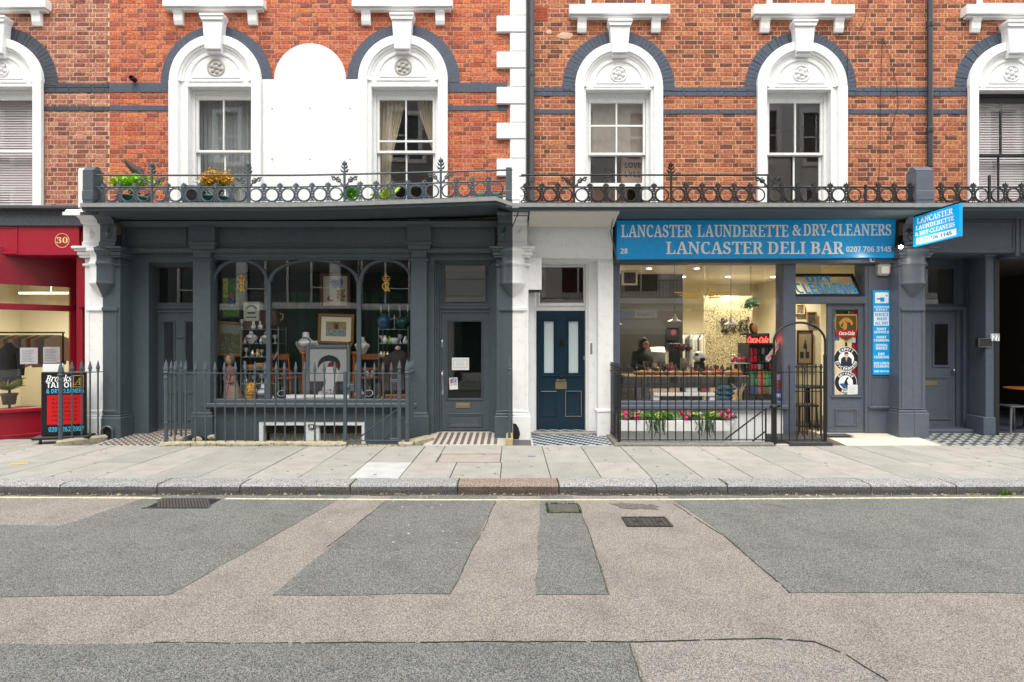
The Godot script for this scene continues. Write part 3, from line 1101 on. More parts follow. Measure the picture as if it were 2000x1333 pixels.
		if q == 1 and w.room == "tan":
			var ty := sy(361, -0.18)
			b.box(V(gl + 0.04, ty - 0.03, zb + 0.005), V(gr - 0.04, ty + 0.03, zf - 0.003), 0.003)
		part("sash", b, fm, win)
		var xs := [gl + 0.04]
		for cpx in w.cols:
			xs.append(sx(cpx, -0.13))
		xs.append(gr - 0.04)
		for j in xs.size() - 1:
			b = MB.new()
			b.t = Transform3D(Basis.from_euler(V(rng.randf_range(-0.004, 0.004), rng.randf_range(-0.006, 0.006), 0)), V(0, 0, (zf + zb) / 2))
			b.box(V(xs[j], cuts[0], -0.002), V(xs[j + 1], cuts[1], 0.002))
			part("pane", b, M.glass, win)
	# what hangs behind the glass
	if w.room == "blind" or w.room == "blind_dark":
		b = MB.new()
		var y := t - 0.1
		while y > FLOOR1 + 0.15:
			b.t = Transform3D(Basis(Vector3.RIGHT, -0.5 + rng.randf_range(-0.06, 0.06)), V(0, y, -0.27))
			b.box(V(l + 0.02, -0.022, -0.001), V(r - 0.02, 0.022, 0.001))
			y -= 0.042
		b.t = Transform3D()
		b.box(V(l + 0.02, t - 0.1, -0.3), V(r - 0.02, t - 0.03, -0.24), 0.004)
		part("venetian_blind", b, sm(c8(222, 214, 216), 0.7), win)

func rosette(b: MB, at: Vector3, r: float) -> void:
	b.t = Transform3D(Basis(Vector3.RIGHT, PI / 2), at)
	b.lathe(Vector3.ZERO, [[r, -0.01], [r, 0.012], [r * 0.85, 0.02], [r * 0.78, 0.006]], 24)
	for k in 6:
		var a := TAU * k / 6 + 0.3
		b.lathe(V(cos(a) * r * 0.52, 0.0, sin(a) * r * 0.52), [[r * 0.24, 0.0], [r * 0.22, 0.016], [r * 0.12, 0.026], [0.0, 0.03]], 8)
	b.lathe(Vector3.ZERO, [[r * 0.26, 0.0], [r * 0.24, 0.025], [r * 0.12, 0.038], [0.0, 0.042]], 10)
	b.t = Transform3D()

func upper_sill(h: Node3D, w: Dictionary) -> void:
	var cx := sx(w.cx, 0.0) + (0.0 if w.cx > 0 else 0.0)
	var hw := 97.0 * 0.0085
	var b := MB.new()
	var yb := sy(w.sill, 0.13)
	b.box(V(cx - hw, yb, -0.1), V(cx + hw, yb + 0.155, 0.14), 0.008)
	b.box(V(cx - hw + 0.03, yb - 0.035, 0.0), V(cx + hw - 0.03, yb, 0.1), 0.008)
	part("window_sill", b, M.stucco, h)
	for s in [-1, 1]:
		b = MB.new()
		var bx: float = cx + s * 72.0 * 0.0085
		b.t = Transform3D(Basis(Vector3.UP, -PI / 2), V(bx - 0.075, 0, 0))
		b.prism(PackedVector2Array([Vector2(0, yb - 0.25), Vector2(0.04, yb - 0.25), Vector2(0.06, yb - 0.19), Vector2(0.065, yb - 0.1), Vector2(0.09, yb - 0.05), Vector2(0.09, yb - 0.03), Vector2(0, yb - 0.03)]), -0.15, 0.0, 0.004)
		b.t = Transform3D()
		part("sill_bracket", b, M.stucco, h)
	# second-floor window standing on the sill
	b = MB.new()
	var l := sx(w.l, 0)
	var r := sx(w.r, 0)
	fr(b, l, yb + 0.15, r, 9.0, 0.09, 0.03, -0.16)
	b.box(V(l + 0.09, 8.1, -0.14), V(r - 0.09, 8.16, -0.08))
	if w.cols.size():
		b.box(V((l + r) / 2 - 0.02, yb + 0.2, -0.14), V((l + r) / 2 + 0.02, 8.95, -0.09))
	var win := node("window", h)
	part("frame", b, M.sash, win)
	b = MB.new()
	b.box(V(l + 0.08, yb + 0.2, -0.122), V(r - 0.08, 8.95, -0.118))
	part("pane", b, M.glass, win)

func quoins(h: Node3D) -> void:
	var edges := [-20.0, 31.0, 64.0, 101.0, 134.0, 170.0, 204.0, 240.0, 272.0, 310.0, 345.0, 384.0, 420.0]
	for k in edges.size() - 1:
		var b := MB.new()
		var wide := k % 2 == 1
		b.box(V(sx(970, 0.03) if wide else sx(997, 0.03), sy(edges[k + 1], 0.03) + 0.006, -0.02), V(sx(1027, 0.03), sy(edges[k], 0.03) - 0.006, 0.06 if wide else 0.052), 0.01)
		part("quoin", b, M.stucco, h)
	var b := MB.new()
	b.box(V(sx(996, 0), FLOOR1, -0.02), V(sx(1028, 0), 7.8, 0.03))
	part("quoin_bed", b, M.stucco, h)

# ---------------------------------------------------------------- ground-floor shopfronts
func side_prism(b: MB, x0: float, x1: float, zy: Array, c := 0.0) -> void:      # an outline in z,y pulled along x
	var pl := PackedVector2Array()
	for p in zy:
		pl.append(Vector2(p[0], p[1]))
	b.t = Transform3D(Basis(Vector3.UP, -PI / 2), Vector3.ZERO)
	b.prism(pl, -x1, -x0, c)
	b.t = Transform3D()

func shop_room(h: Node3D, x0: float, x1: float, y0: float, y1: float, zb: float, zf: float, wall: Material, floor_m: Material, ceil_m: Material) -> void:
	for d in [["inner_wall", V(x0 - 0.1, y0 - 0.1, zb), V(x0, y1 + 0.1, zf), wall], ["inner_wall", V(x1, y0 - 0.1, zb), V(x1 + 0.1, y1 + 0.1, zf), wall], ["inner_wall", V(x0 - 0.1, y0 - 0.1, zb - 0.1), V(x1 + 0.1, y1 + 0.1, zb), wall], ["inner_floor", V(x0, y0 - 0.1, zb), V(x1, y0, zf), floor_m], ["ceiling", V(x0, y1, zb), V(x1, y1 + 0.1, zf), ceil_m]]:
		var b := MB.new()
		b.box(d[1], d[2])
		part(d[0], b, d[3], h)

func shop_pilaster(h: Node3D, p0: float, p1: float, m: Material) -> void:
	var b := MB.new()
	pbox(b, p0, 505, p1, 815, 0.15, -0.1)
	pbox(b, p0 - 4, 812, p1 + 4, 855, 0.19, -0.1, 0.01)
	pbox(b, p0 - 2, 806, p1 + 2, 812, 0.17, -0.1, 0.01)
	pbox(b, p0 - 3, 504, p1 + 3, 509, 0.175, -0.1, 0.008)
	pbox(b, p0, 486, p1, 504, 0.155, -0.1)
	pbox(b, p0 - 7, 476, p1 + 7, 486, 0.22, -0.1, 0.012)
	pbox(b, p0 - 10, 472, p1 + 10, 477, 0.25, -0.1, 0.006)
	pbox(b, p0 - 8, 427, p1 + 8, 473, 0.2, -0.1)
	part("pilaster", b, m, h)

# a party pier of the terrace, its two halves painted by the two neighbours
func pier(p0: float, pm: float, p1: float, zf: float, zb: float, owners: Array, mats: Array, base_q: float, shaft_back: Array) -> void:
	var cx := sx(pm, zf)
	for s in 2:
		var h: Node3D = owners[s]
		var m: Material = mats[s]
		var xo := sx(p0 if s == 0 else p1, zf)
		var sg_ := -1.0 if s == 0 else 1.0
		var b := MB.new()
		b.box(V(cx, 0, zb), V(xo, sy(505, zf), zf), 0.004)
		b.box(V(cx, -0.1, zb), V(xo + sg_ * 0.035, sy(base_q, zf), zf + 0.045), 0.01)
		b.box(V(cx, sy(base_q, zf), zb), V(xo + sg_ * 0.02, sy(base_q - 5, zf), zf + 0.03), 0.012)
		b.box(V(cx, sy(base_q - 9, zf), zb), V(xo + sg_ * 0.012, sy(base_q - 7, zf), zf + 0.015), 0.008)
		# sunk panel edging
		var px := cx + sg_ * absf(xo - cx) * 0.78
		b.box(V(px - 0.012, sy(804, zf), zf - 0.01), V(px + 0.012, sy(602, zf), zf + 0.014), 0.006)
		b.box(V(cx, sy(607, zf), zf - 0.01), V(px + sg_ * 0.03, sy(600, zf), zf + 0.03), 0.006)
		b.box(V(cx, sy(806, zf), zf - 0.01), V(px + sg_ * 0.02, sy(801, zf), zf + 0.016), 0.006)
		part("pier", b, m, h)
		b = MB.new()
		for q in [[483, 488, 0.16, 0.11], [488, 492, 0.13, 0.085], [492, 500, 0.1, 0.06], [500, 504, 0.08, 0.04], [515, 520, 0.035, 0.02]]:
			b.box(V(cx, sy(q[1], zf), zb), V(xo + sg_ * q[3], sy(q[0], zf), zf + q[2]), 0.012)
		part("pier_capital", b, m, h)
		# half-round pendant with a drop
		b = MB.new()
		var a0 := PI / 2 if s == 0 else 0.0
		var r := 0.205
		b.lathe(V(cx, 0, zf - 0.06), [[0.0, sy(598, zf)], [0.022, sy(597, zf)], [0.03, sy(593, zf)], [0.012, sy(589, zf)], [0.035, sy(586, zf)], [r * 0.6, sy(570, zf)], [r * 0.98, sy(557, zf)], [r * 1.05, sy(555, zf)], [r * 1.05, sy(552, zf)], [r, sy(549, zf)], [r, sy(521, zf)], [r * 1.1, sy(519, zf)], [r * 1.1, sy(514, zf)], [r, sy(511, zf)], [r, sy(500, zf)], [r * 1.25, sy(494, zf)], [r * 1.32, sy(486, zf)], [0.0, sy(485, zf)]], 16, a0, a0 + PI / 2)
		part("pendant", b, m, h)
		# console carrying the balcony
		b = MB.new()
		var x0 := minf(cx, xo - sg_ * 0.02)
		var x1 := maxf(cx, xo - sg_ * 0.02)
		side_prism(b, x0, x1, [[zb, sy(483, zf)], [zf + 0.09, sy(483, zf)], [zf + 0.09, sy(474, zf)], [zf + 0.06, sy(472, zf)], [zf + 0.06, sy(441, zf)], [zf + 0.12, sy(438, zf)], [zf + 0.14, sy(432, zf)], [zf + 0.24, sy(426, zf)], [zf + 0.42, sy(420, zf)], [zf + 0.5, FLOOR1 - 0.14], [zf + 0.5, FLOOR1 - 0.09], [zb, FLOOR1 - 0.09]], 0.004)
		var dx := cx + sg_ * absf(xo - cx) * 0.5
		var dy := (sy(472, zf) + sy(441, zf)) / 2
		b.t = Transform3D(Basis.from_scale(V(1, 1.5, 1)) * Basis(Vector3.RIGHT, PI / 2), V(dx, dy, zf + 0.055))
		b.lathe(Vector3.ZERO, [[0.075, 0.0], [0.0, 0.05]], 4)
		b.t = Transform3D()
		part("console", b, m, h)

func pane(win: Node3D, x0: float, y0: float, x1: float, y1: float, z: float, th := 0.005) -> MeshInstance3D:
	var b := MB.new()
	b.t = Transform3D(Basis.from_euler(V(rng.randf_range(-0.002, 0.002), rng.randf_range(-0.003, 0.003), 0)), V((x0 + x1) / 2, (y0 + y1) / 2, z))
	b.box(V(-(x1 - x0) / 2, -(y1 - y0) / 2, -th / 2), V((x1 - x0) / 2, (y1 - y0) / 2, th / 2))
	return part("pane", b, M.glass, win)

func raised_panel(b: MB, x0: float, y0: float, x1: float, y1: float, z: float, w := 0.03) -> void:      # bolection moulding round a flat panel
	fr(b, x0, y0, x1, y1, w * 0.5, z + 0.016, z - 0.01, 0.006)
	fr(b, x0 + w * 0.5, y0 + w * 0.5, x1 - w * 0.5, y1 - w * 0.5, w * 0.5, z + 0.009, z - 0.01, 0.004)

func tiles(parent: Node, x0: float, x1: float, z0: float, z1: float, y0: float, y1: float, size: float, light: Material, dark: Material, pattern: String, called := "tile_floor") -> void:
	var n := node(called, parent)
	var bl := MB.new()
	var bd := MB.new()
	var nx := int((x1 - x0) / size)
	var nz := int((z1 - z0) / size)
	for i in nx:
		for k in nz:
			var x := x0 + i * size
			var z := z0 + k * size
			var y := lerpf(y0, y1, (z - z0) / (z1 - z0)) + rng.randf_range(-0.0012, 0.0012)
			var dk := false
			if pattern == "check":
				dk = (i + k) % 2 == 0
			elif pattern == "stripe":
				dk = i % 2 == 0 and k > 0 and k < nz - 1 and i > 0 and i < nx - 1
			elif pattern == "skew":
				dk = (i + k * 3) % 4 < 2
			elif pattern == "lattice":
				dk = (i + k) % 3 == 0 or (i - k + 300) % 3 == 0
			(bd if dk else bl).box(V(x + 0.001, y - 0.02, z + 0.001), V(x + size - 0.001, y, z + size - 0.001))
	part("tiles", bl, light, n).set_meta("kind", "stuff")
	part("tiles", bd, dark, n).set_meta("kind", "stuff")
	var b := MB.new()
	side_prism(b, x0 - 0.03, x1 + 0.03, [[z0 - 0.05, -0.3], [z1 + 0.02, -0.3], [z1 + 0.02, y1 - 0.004], [z0, y0 - 0.004], [z0 - 0.05, y0 - 0.004]])
	part("tile_bed", b, M.cement, n)

func build_shopfronts() -> void:
	antiques_front()
	white_bay()
	launderette_front()
	right_bay()
	tailor_front()
	pier(165, 200, 234, 0.3, -0.3, [house.h30, house.h29], [M.stucco, M.slate], 815.0, [])
	pier(970, 1001, 1032, 0.3, -0.3, [house.h29, house.h28], [M.slate, M.stucco], 812.0, [])
	pier(1757, 1783, 1808, 0.3, -0.1, [house.h28, house.h27], [M.slate2, M.slate2], 806.0, [])

func antiques_front() -> void:
	var h: Node3D = house.h29
	var S: Material = M.slate
	var dl := Rect2(sx(290, 0), -0.2, sx(380, 0) - sx(290, 0), sy(512, 0) + 0.2)
	var wn := Rect2(sx(406, 0), sy(784, 0), sx(806, 0) - sx(406, 0), sy(503, 0) - sy(784, 0))
	var dr := Rect2(sx(848, 0), -0.2, sx(966, 0) - sx(848, 0), sy(508, 0) + 0.2)
	var bw := Rect2(sx(508, 0), -1.0, sx(716, 0) - sx(508, 0), sy(822, 0) + 1.0)
	var b := MB.new()
	wall_with_holes(b, sx(214, 0), sx(1000, 0), -1.6, FLOOR1 - 0.3, 0.0, -0.3, [dl, wn, dr, bw])
	part("shop_wall", b, S, h)
	shop_room(h, sx(225, 0), sx(995, 0), 0.04, 3.02, -2.6, -0.3, M.green_wall, M.floor, M.room_dark)
	# fascia with sunk panels
	b = MB.new()
	pbox(b, 236, 427, 968, 493, 0.09, -0.1, 0.006)
	pbox(b, 236, 484, 968, 493, 0.14, -0.1, 0.01)
	pbox(b, 236, 480, 968, 484, 0.115, -0.1, 0.006)
	for q in [[238, 364], [402, 797], [836, 966]]:
		frame(b, q[0], 434, q[1], 480, 0.035, 0.1, 0.106, 0.05)
	part("fascia", b, S, h)
	b = MB.new()
	pbox(b, 408, 493, 803, 503, 0.08, -0.1, 0.008)
	pbox(b, 408, 503, 803, 507, 0.055, -0.1, 0.006)
	part("window_head", b, S, h)
	shop_pilaster(h, 376, 410, S)
	shop_pilaster(h, 803, 833, S)
	# show window: three arched lights
	var win := node("show_window", h)
	b = MB.new()
	var zf := 0.035
	for q in [[407.0, 416.0], [519.0, 527.0], [696.0, 704.0], [801.0, 806.0]]:
		pbox(b, q[0], 545, q[1], 786, zf, -0.04, 0.008)
	for q in [[415.0, 520.0], [526.0, 697.0], [703.0, 803.0]]:
		var x0 := sx(q[0] - 2, zf)
		var x1 := sx(q[1] + 2, zf)
		var rx := (x1 - x0) / 2
		var ys := sy(548, zf)
		var ry := sy(505, zf) - ys
		var outer := PackedVector2Array()
		var cnt := 28
		for k in cnt + 1:
			outer.append(Vector2((x0 + x1) / 2 + cos(PI * k / cnt) * (rx + 0.006), ys + sin(PI * k / cnt) * ry))
		for k in range(cnt, -1, -1):
			outer.append(Vector2((x0 + x1) / 2 + cos(PI * k / cnt) * (rx - 0.05), ys + sin(PI * k / cnt) * (ry - 0.045)))
		b.prism(outer, -0.035, zf - 0.004, 0.008)
	part("mullion", b, S, win)
	pane(win, sx(408, 0), sy(786, 0), sx(523, 0), sy(500, 0), -0.01)
	pane(win, sx(523, 0), sy(786, 0), sx(700, 0), sy(500, 0), -0.01)
	pane(win, sx(700, 0), sy(786, 0), sx(805, 0), sy(500, 0), -0.01)
	b = MB.new()
	pbox(b, 402, 780, 809, 788, 0.08, -0.1, 0.008)
	pbox(b, 396, 788, 814, 797, 0.17, -0.1, 0.012)
	pbox(b, 400, 797, 812, 801, 0.12, -0.1, 0.008)
	part("sill", b, S, win)
	# stall riser down into the area, with the basement window
	b = MB.new()
	wall_with_holes(b, sx(384, 0), sx(834, 0), -1.4, sy(800, 0), 0.07, 0.0, [bw])
	part("stall_riser", b, S, h)
	var bwin := node("basement_window", h)
	b = MB.new()
	fr(b, bw.position.x, bw.position.y, bw.end.x, bw.end.y, 0.07, 0.06, -0.08)
	var mx := sx(607, 0)
	b.box(V(mx - 0.09, bw.position.y, -0.08), V(mx + 0.09, bw.end.y - 0.07, 0.055), 0.006)
	b.box(V(sx(618, 0), bw.position.y, -0.09), V(sx(624, 0), bw.end.y - 0.07, 0.03), 0.006)
	part("frame", b, M.sash, bwin)
	pane(bwin, bw.position.x + 0.06, -0.95, mx - 0.09, bw.end.y - 0.06, -0.03)
	pane(bwin, mx + 0.09, -0.95, bw.end.x - 0.06, bw.end.y - 0.06, -0.03)
	b = MB.new()
	for q in [[bw.position.x + 0.1, mx - 0.11], [mx + 0.13, bw.end.x - 0.1]]:
		var y := bw.end.y - 0.08
		var cloth := PackedVector2Array()
		var cnt := 34
		for k in cnt + 1:
			cloth.append(Vector2(lerpf(q[0], q[1], k / float(cnt)), -0.14 + sin(k * 1.9) * 0.018))
		for k in cnt:
			var p := cloth[k]
			var r := cloth[k + 1]
			b.quad(V(p.x, -1, p.y), V(r.x, -1, r.y), V(r.x, y, r.y), V(p.x, y, p.y))
	part("net_curtain", b, sm(c8(198, 196, 182), 0.9), bwin)
	b = MB.new()
	b.box(V(bw.position.x - 0.1, -1.3, -0.32), V(bw.end.x + 0.1, bw.end.y + 0.1, -0.3))
	part("basement_wall", b, M.plaster, bwin)
	b = MB.new()
	pbox(b, 547, 832, 556, 840, 0.07, 0.05, 0.002)
	var plate := MB.new()
	pbox(plate, 602, 829, 613, 838, 0.075, 0.05, 0.002)
	part("flat_plate", plate, M.dark, h)
	letters(h, "29", "Droid Sans", sx(604, 0.075), sy(836.5, 0.075), sx(611, 0.075), sy(830.5, 0.075), 0.077, M.letter, 0.003)
	# area: walls and floor below the pavement
	b = MB.new()
	b.box(V(sx(340, 0.3), -1.7, 0.0), V(sx(836, 0.3), -1.5, 0.9))
	b.box(V(sx(340, 0.3) - 0.1, -1.6, 0.0), V(sx(340, 0.3), -0.02, 0.9))
	b.box(V(sx(836, 0.3), -1.6, 0.0), V(sx(836, 0.3) + 0.1, -0.02, 0.9))
	b.box(V(sx(340, 0.3), -1.6, 0.8), V(sx(836, 0.3), -0.1, 0.86))
	part("area_wall", b, M.slate3, h)
	b = MB.new()
	for k in 8:      # steps down from the gate
		b.box(V(sx(760, 0.5) - k * 0.24, -1.5, 0.12), V(sx(760, 0.5) - k * 0.24 + 0.24, -0.18 - k * 0.17, 0.78), 0.01)
	part("area_steps", b, M.cement, h)
	# shop door on the right
	door_surround(h, 848, 966, 508, 852, S, -0.2)
	var d := node("shop_door", h)
	var zd := -0.2
	b = MB.new()
	var gx0 := sx(875, zd)
	var gx1 := sx(940, zd)
	var gy0 := sy(778, zd)
	var gy1 := sy(628, zd)
	wall_with_holes(b, sx(862, zd), sx(957, zd), 0.06, sy(611, zd), zd, zd - 0.045, [Rect2(gx0, gy0, gx1 - gx0, gy1 - gy0)])
	raised_panel(b, gx0 - 0.03, gy0 - 0.03, gx1 + 0.03, gy1 + 0.03, zd, 0.03)
	raised_panel(b, sx(873, zd), sy(834, zd), sx(942, zd), sy(807, zd), zd, 0.05)
	part("leaf", b, S, d)
	pane(d, gx0, gy0, gx1, gy1, zd - 0.02)
	letter_slot(d, 890, 918, 787, 797, zd)
	b = MB.new()
	pbox(b, 861, 724, 867, 772, zd + 0.012, zd, 0.003)
	var hx := sx(864, zd)
	b.tube([V(hx, sy(727, zd), zd + 0.012), V(hx, sy(727, zd), zd + 0.05), V(hx, sy(735, zd), zd + 0.07), V(hx, sy(750, zd), zd + 0.062), V(hx, sy(757, zd), zd + 0.03), V(hx, sy(762, zd), zd + 0.012)], [0.008, 0.009, 0.012, 0.013, 0.01, 0.008], 8)
	b.lathe(V(hx, sy(728, zd), zd + 0.03), [[0.0, -0.02], [0.018, -0.01], [0.018, 0.01], [0.0, 0.02]], 10)
	part("handle", b, M.silver, d)
	b = MB.new()
	pbox(b, 860, 662, 866, 679, zd + 0.01, zd, 0.003)
	b.t = Transform3D(Basis(Vector3.RIGHT, PI / 2), V(sx(863, zd), sy(667, zd), zd + 0.01))
	b.lathe(Vector3.ZERO, [[0.018, 0.0], [0.018, 0.012], [0.0, 0.014]], 12)
	b.t = Transform3D()
	part("lock", b, M.silver, d)
	toplight(h, 868, 948, 517, 593, -0.2, S, 858, 957)
	tiles(h, sx(836, 0.5), sx(985, 0.55), -0.15, 0.86, 0.05, -0.004, 0.052, sm(c8(206, 200, 190), 0.5, TX.worn, 2.0), sm(c8(116, 107, 102), 0.5, TX.worn, 2.0), "stripe")
	# private door on the left
	door_surround(h, 276, 380, 512, 852, S, -0.25)
	d = node("house_door", h)
	zd = -0.25
	b = MB.new()
	var hs := []
	for q in [[320, 339], [363, 382]]:
		hs.append(Rect2(sx(q[0], zd), sy(727, zd), sx(q[1], zd) - sx(q[0], zd), sy(629, zd) - sy(727, zd)))
	wall_with_holes(b, sx(304, zd), sx(398, zd), 0.05, sy(611, zd), zd, zd - 0.045, hs)
	for r in hs:
		raised_panel(b, r.position.x - 0.025, r.position.y - 0.025, r.end.x + 0.025, r.end.y + 0.025, zd, 0.03)
	raised_panel(b, sx(313, zd), sy(822, zd), sx(346, zd), sy(765, zd), zd, 0.05)
	raised_panel(b, sx(356, zd), sy(822, zd), sx(390, zd), sy(765, zd), zd, 0.05)
	part("leaf", b, S, d)
	for r in hs:
		pane(d, r.position.x, r.position.y, r.end.x, r.end.y, zd - 0.02)
		b = MB.new()
		var st := 0.062
		for k in range(-6, 22):
			for e in [-1.0, 1.0]:
				var a := Vector2(r.position.x, r.position.y + k * st)
				var c := a + Vector2(r.size.x, e * r.size.x * 1.5)
				var cl := Geometry2D.intersect_polyline_with_polygon(PackedVector2Array([a, c]), PackedVector2Array([r.position, Vector2(r.end.x, r.position.y), r.end, Vector2(r.position.x, r.end.y)]))
				for s in cl:
					b.tube([V(s[0].x, s[0].y, zd - 0.012), V(s[1].x, s[1].y, zd - 0.012)], 0.0035, 5)
		part("leading", b, M.slate3, d)
	b = MB.new()
	pbox(b, 344, 657, 358, 660, zd + 0.02, zd, 0.004)
	part("letter_plate", b, M.slate3, d)
	b = MB.new()
	pbox(b, 306, 838, 396, 850, zd + 0.006, zd, 0.002)
	part("kick_plate", b, sm(c8(160, 150, 138), 0.4, TX.worn, 2.0, null, 0.1, 0.6), d)
	toplight(h, 304, 384, 521, 592, -0.25, S, 296, 392)
	tiles(h, sx(204, 0.6), sx(330, 0.6), -0.2, 0.86, 0.05, -0.004, 0.034, sm(c8(196, 190, 182), 0.5, TX.worn, 2.0), sm(c8(84, 72, 70), 0.5, TX.worn, 2.0), "lattice")
	b = MB.new()
	b.box(V(sx(280, 0), -0.2, -0.4), V(sx(376, 0), 0.045, -0.12), 0.01)
	part("door_step", b, M.cement, h)
	# waste-pipe mouth in the pier foot
	b = MB.new()
	var o := Vector2(sx(210, 0.36), sy(843, 0.36))
	b.arc(o, [[0.07, 0.35], [0.07, 0.385], [0.085, 0.395], [0.1, 0.385], [0.1, 0.35]], 0, PI, 14)
	b.box(V(o.x - 0.1, o.y - 0.12, 0.35), V(o.x - 0.07, o.y, 0.385), 0.004)
	b.box(V(o.x + 0.07, o.y - 0.12, 0.35), V(o.x + 0.1, o.y, 0.385), 0.004)
	part("pipe_mouth", b, S, h)
	b = MB.new()
	b.prism(PackedVector2Array([Vector2(o.x - 0.07, o.y - 0.1), Vector2(o.x + 0.07, o.y - 0.1), Vector2(o.x + 0.07, o.y), Vector2(o.x + 0.04, o.y + 0.055), Vector2(o.x, o.y + 0.068), Vector2(o.x - 0.04, o.y + 0.055), Vector2(o.x - 0.07, o.y)]), 0.3, 0.352)
	part("pipe_hole", b, M.dark, h)

func door_surround(h: Node3D, p0: float, p1: float, q0: float, q1: float, m: Material, z: float) -> void:      # stepped jambs and head of a recessed doorway
	var b := MB.new()
	var x0 := sx(p0, 0)
	var x1 := sx(p1, 0)
	var y1 := sy(q0, 0)
	for k in 3:
		var w := 0.03 + 0.035 * k
		var zz := -0.05 - 0.06 * k
		b.box(V(x0 - 0.01, -0.02, z - 0.06), V(x0 + w, y1, zz), 0.008)
		b.box(V(x1 - w, -0.02, z - 0.06), V(x1 + 0.01, y1, zz), 0.008)
		b.box(V(x0 + w, y1 - 0.02 - 0.02 * k, z - 0.06), V(x1 - w, y1 + 0.01, zz - 0.001), 0.008)
	part("door_frame", b, m, h)

func toplight(h: Node3D, p0: float, p1: float, q0: float, q1: float, z: float, m: Material, d0: float, d1: float) -> void:
	var win := node("toplight", h)
	var b := MB.new()
	var x0 := sx(p0, z)
	var x1 := sx(p1, z)
	var y1 := sy(q0, z)
	var y0 := sy(q1, z)
	b.box(V(sx(d0, z) - 0.04, y1, z - 0.05), V(sx(d1, z) + 0.04, y1 + 0.2, z), 0.004)
	b.box(V(sx(d0, z) - 0.04, y0, z - 0.05), V(x0, y1, z), 0.004)
	b.box(V(x1, y0, z - 0.05), V(sx(d1, z) + 0.04, y1, z), 0.004)
	fr(b, x0 - 0.02, y0 - 0.02, x1 + 0.02, y1 + 0.02, 0.03, z + 0.015, z - 0.03, 0.006)
	b.box(V(sx(d0, z) - 0.02, sy(611, z), z - 0.05), V(sx(d1, z) + 0.02, y0 + 0.001, z + 0.02), 0.008)
	b.box(V(sx(d0, z) - 0.02, sy(604, z), z - 0.05), V(sx(d1, z) + 0.02, sy(598, z), z + 0.05), 0.012)
	part("frame", b, m, win)
	pane(win, x0, y0, x1, y1, z - 0.02)

func letter_slot(d: Node3D, p0: float, p1: float, q0: float, q1: float, z: float) -> void:
	var b := MB.new()
	pbox(b, p0, q0, p1, q1, z + 0.012, z, 0.004)
	pbox(b, p0 + 3, q0 + 3, p1 - 3, q1 - 3, z + 0.018, z, 0.004)
	part("letter_plate", b, M.brass, d)

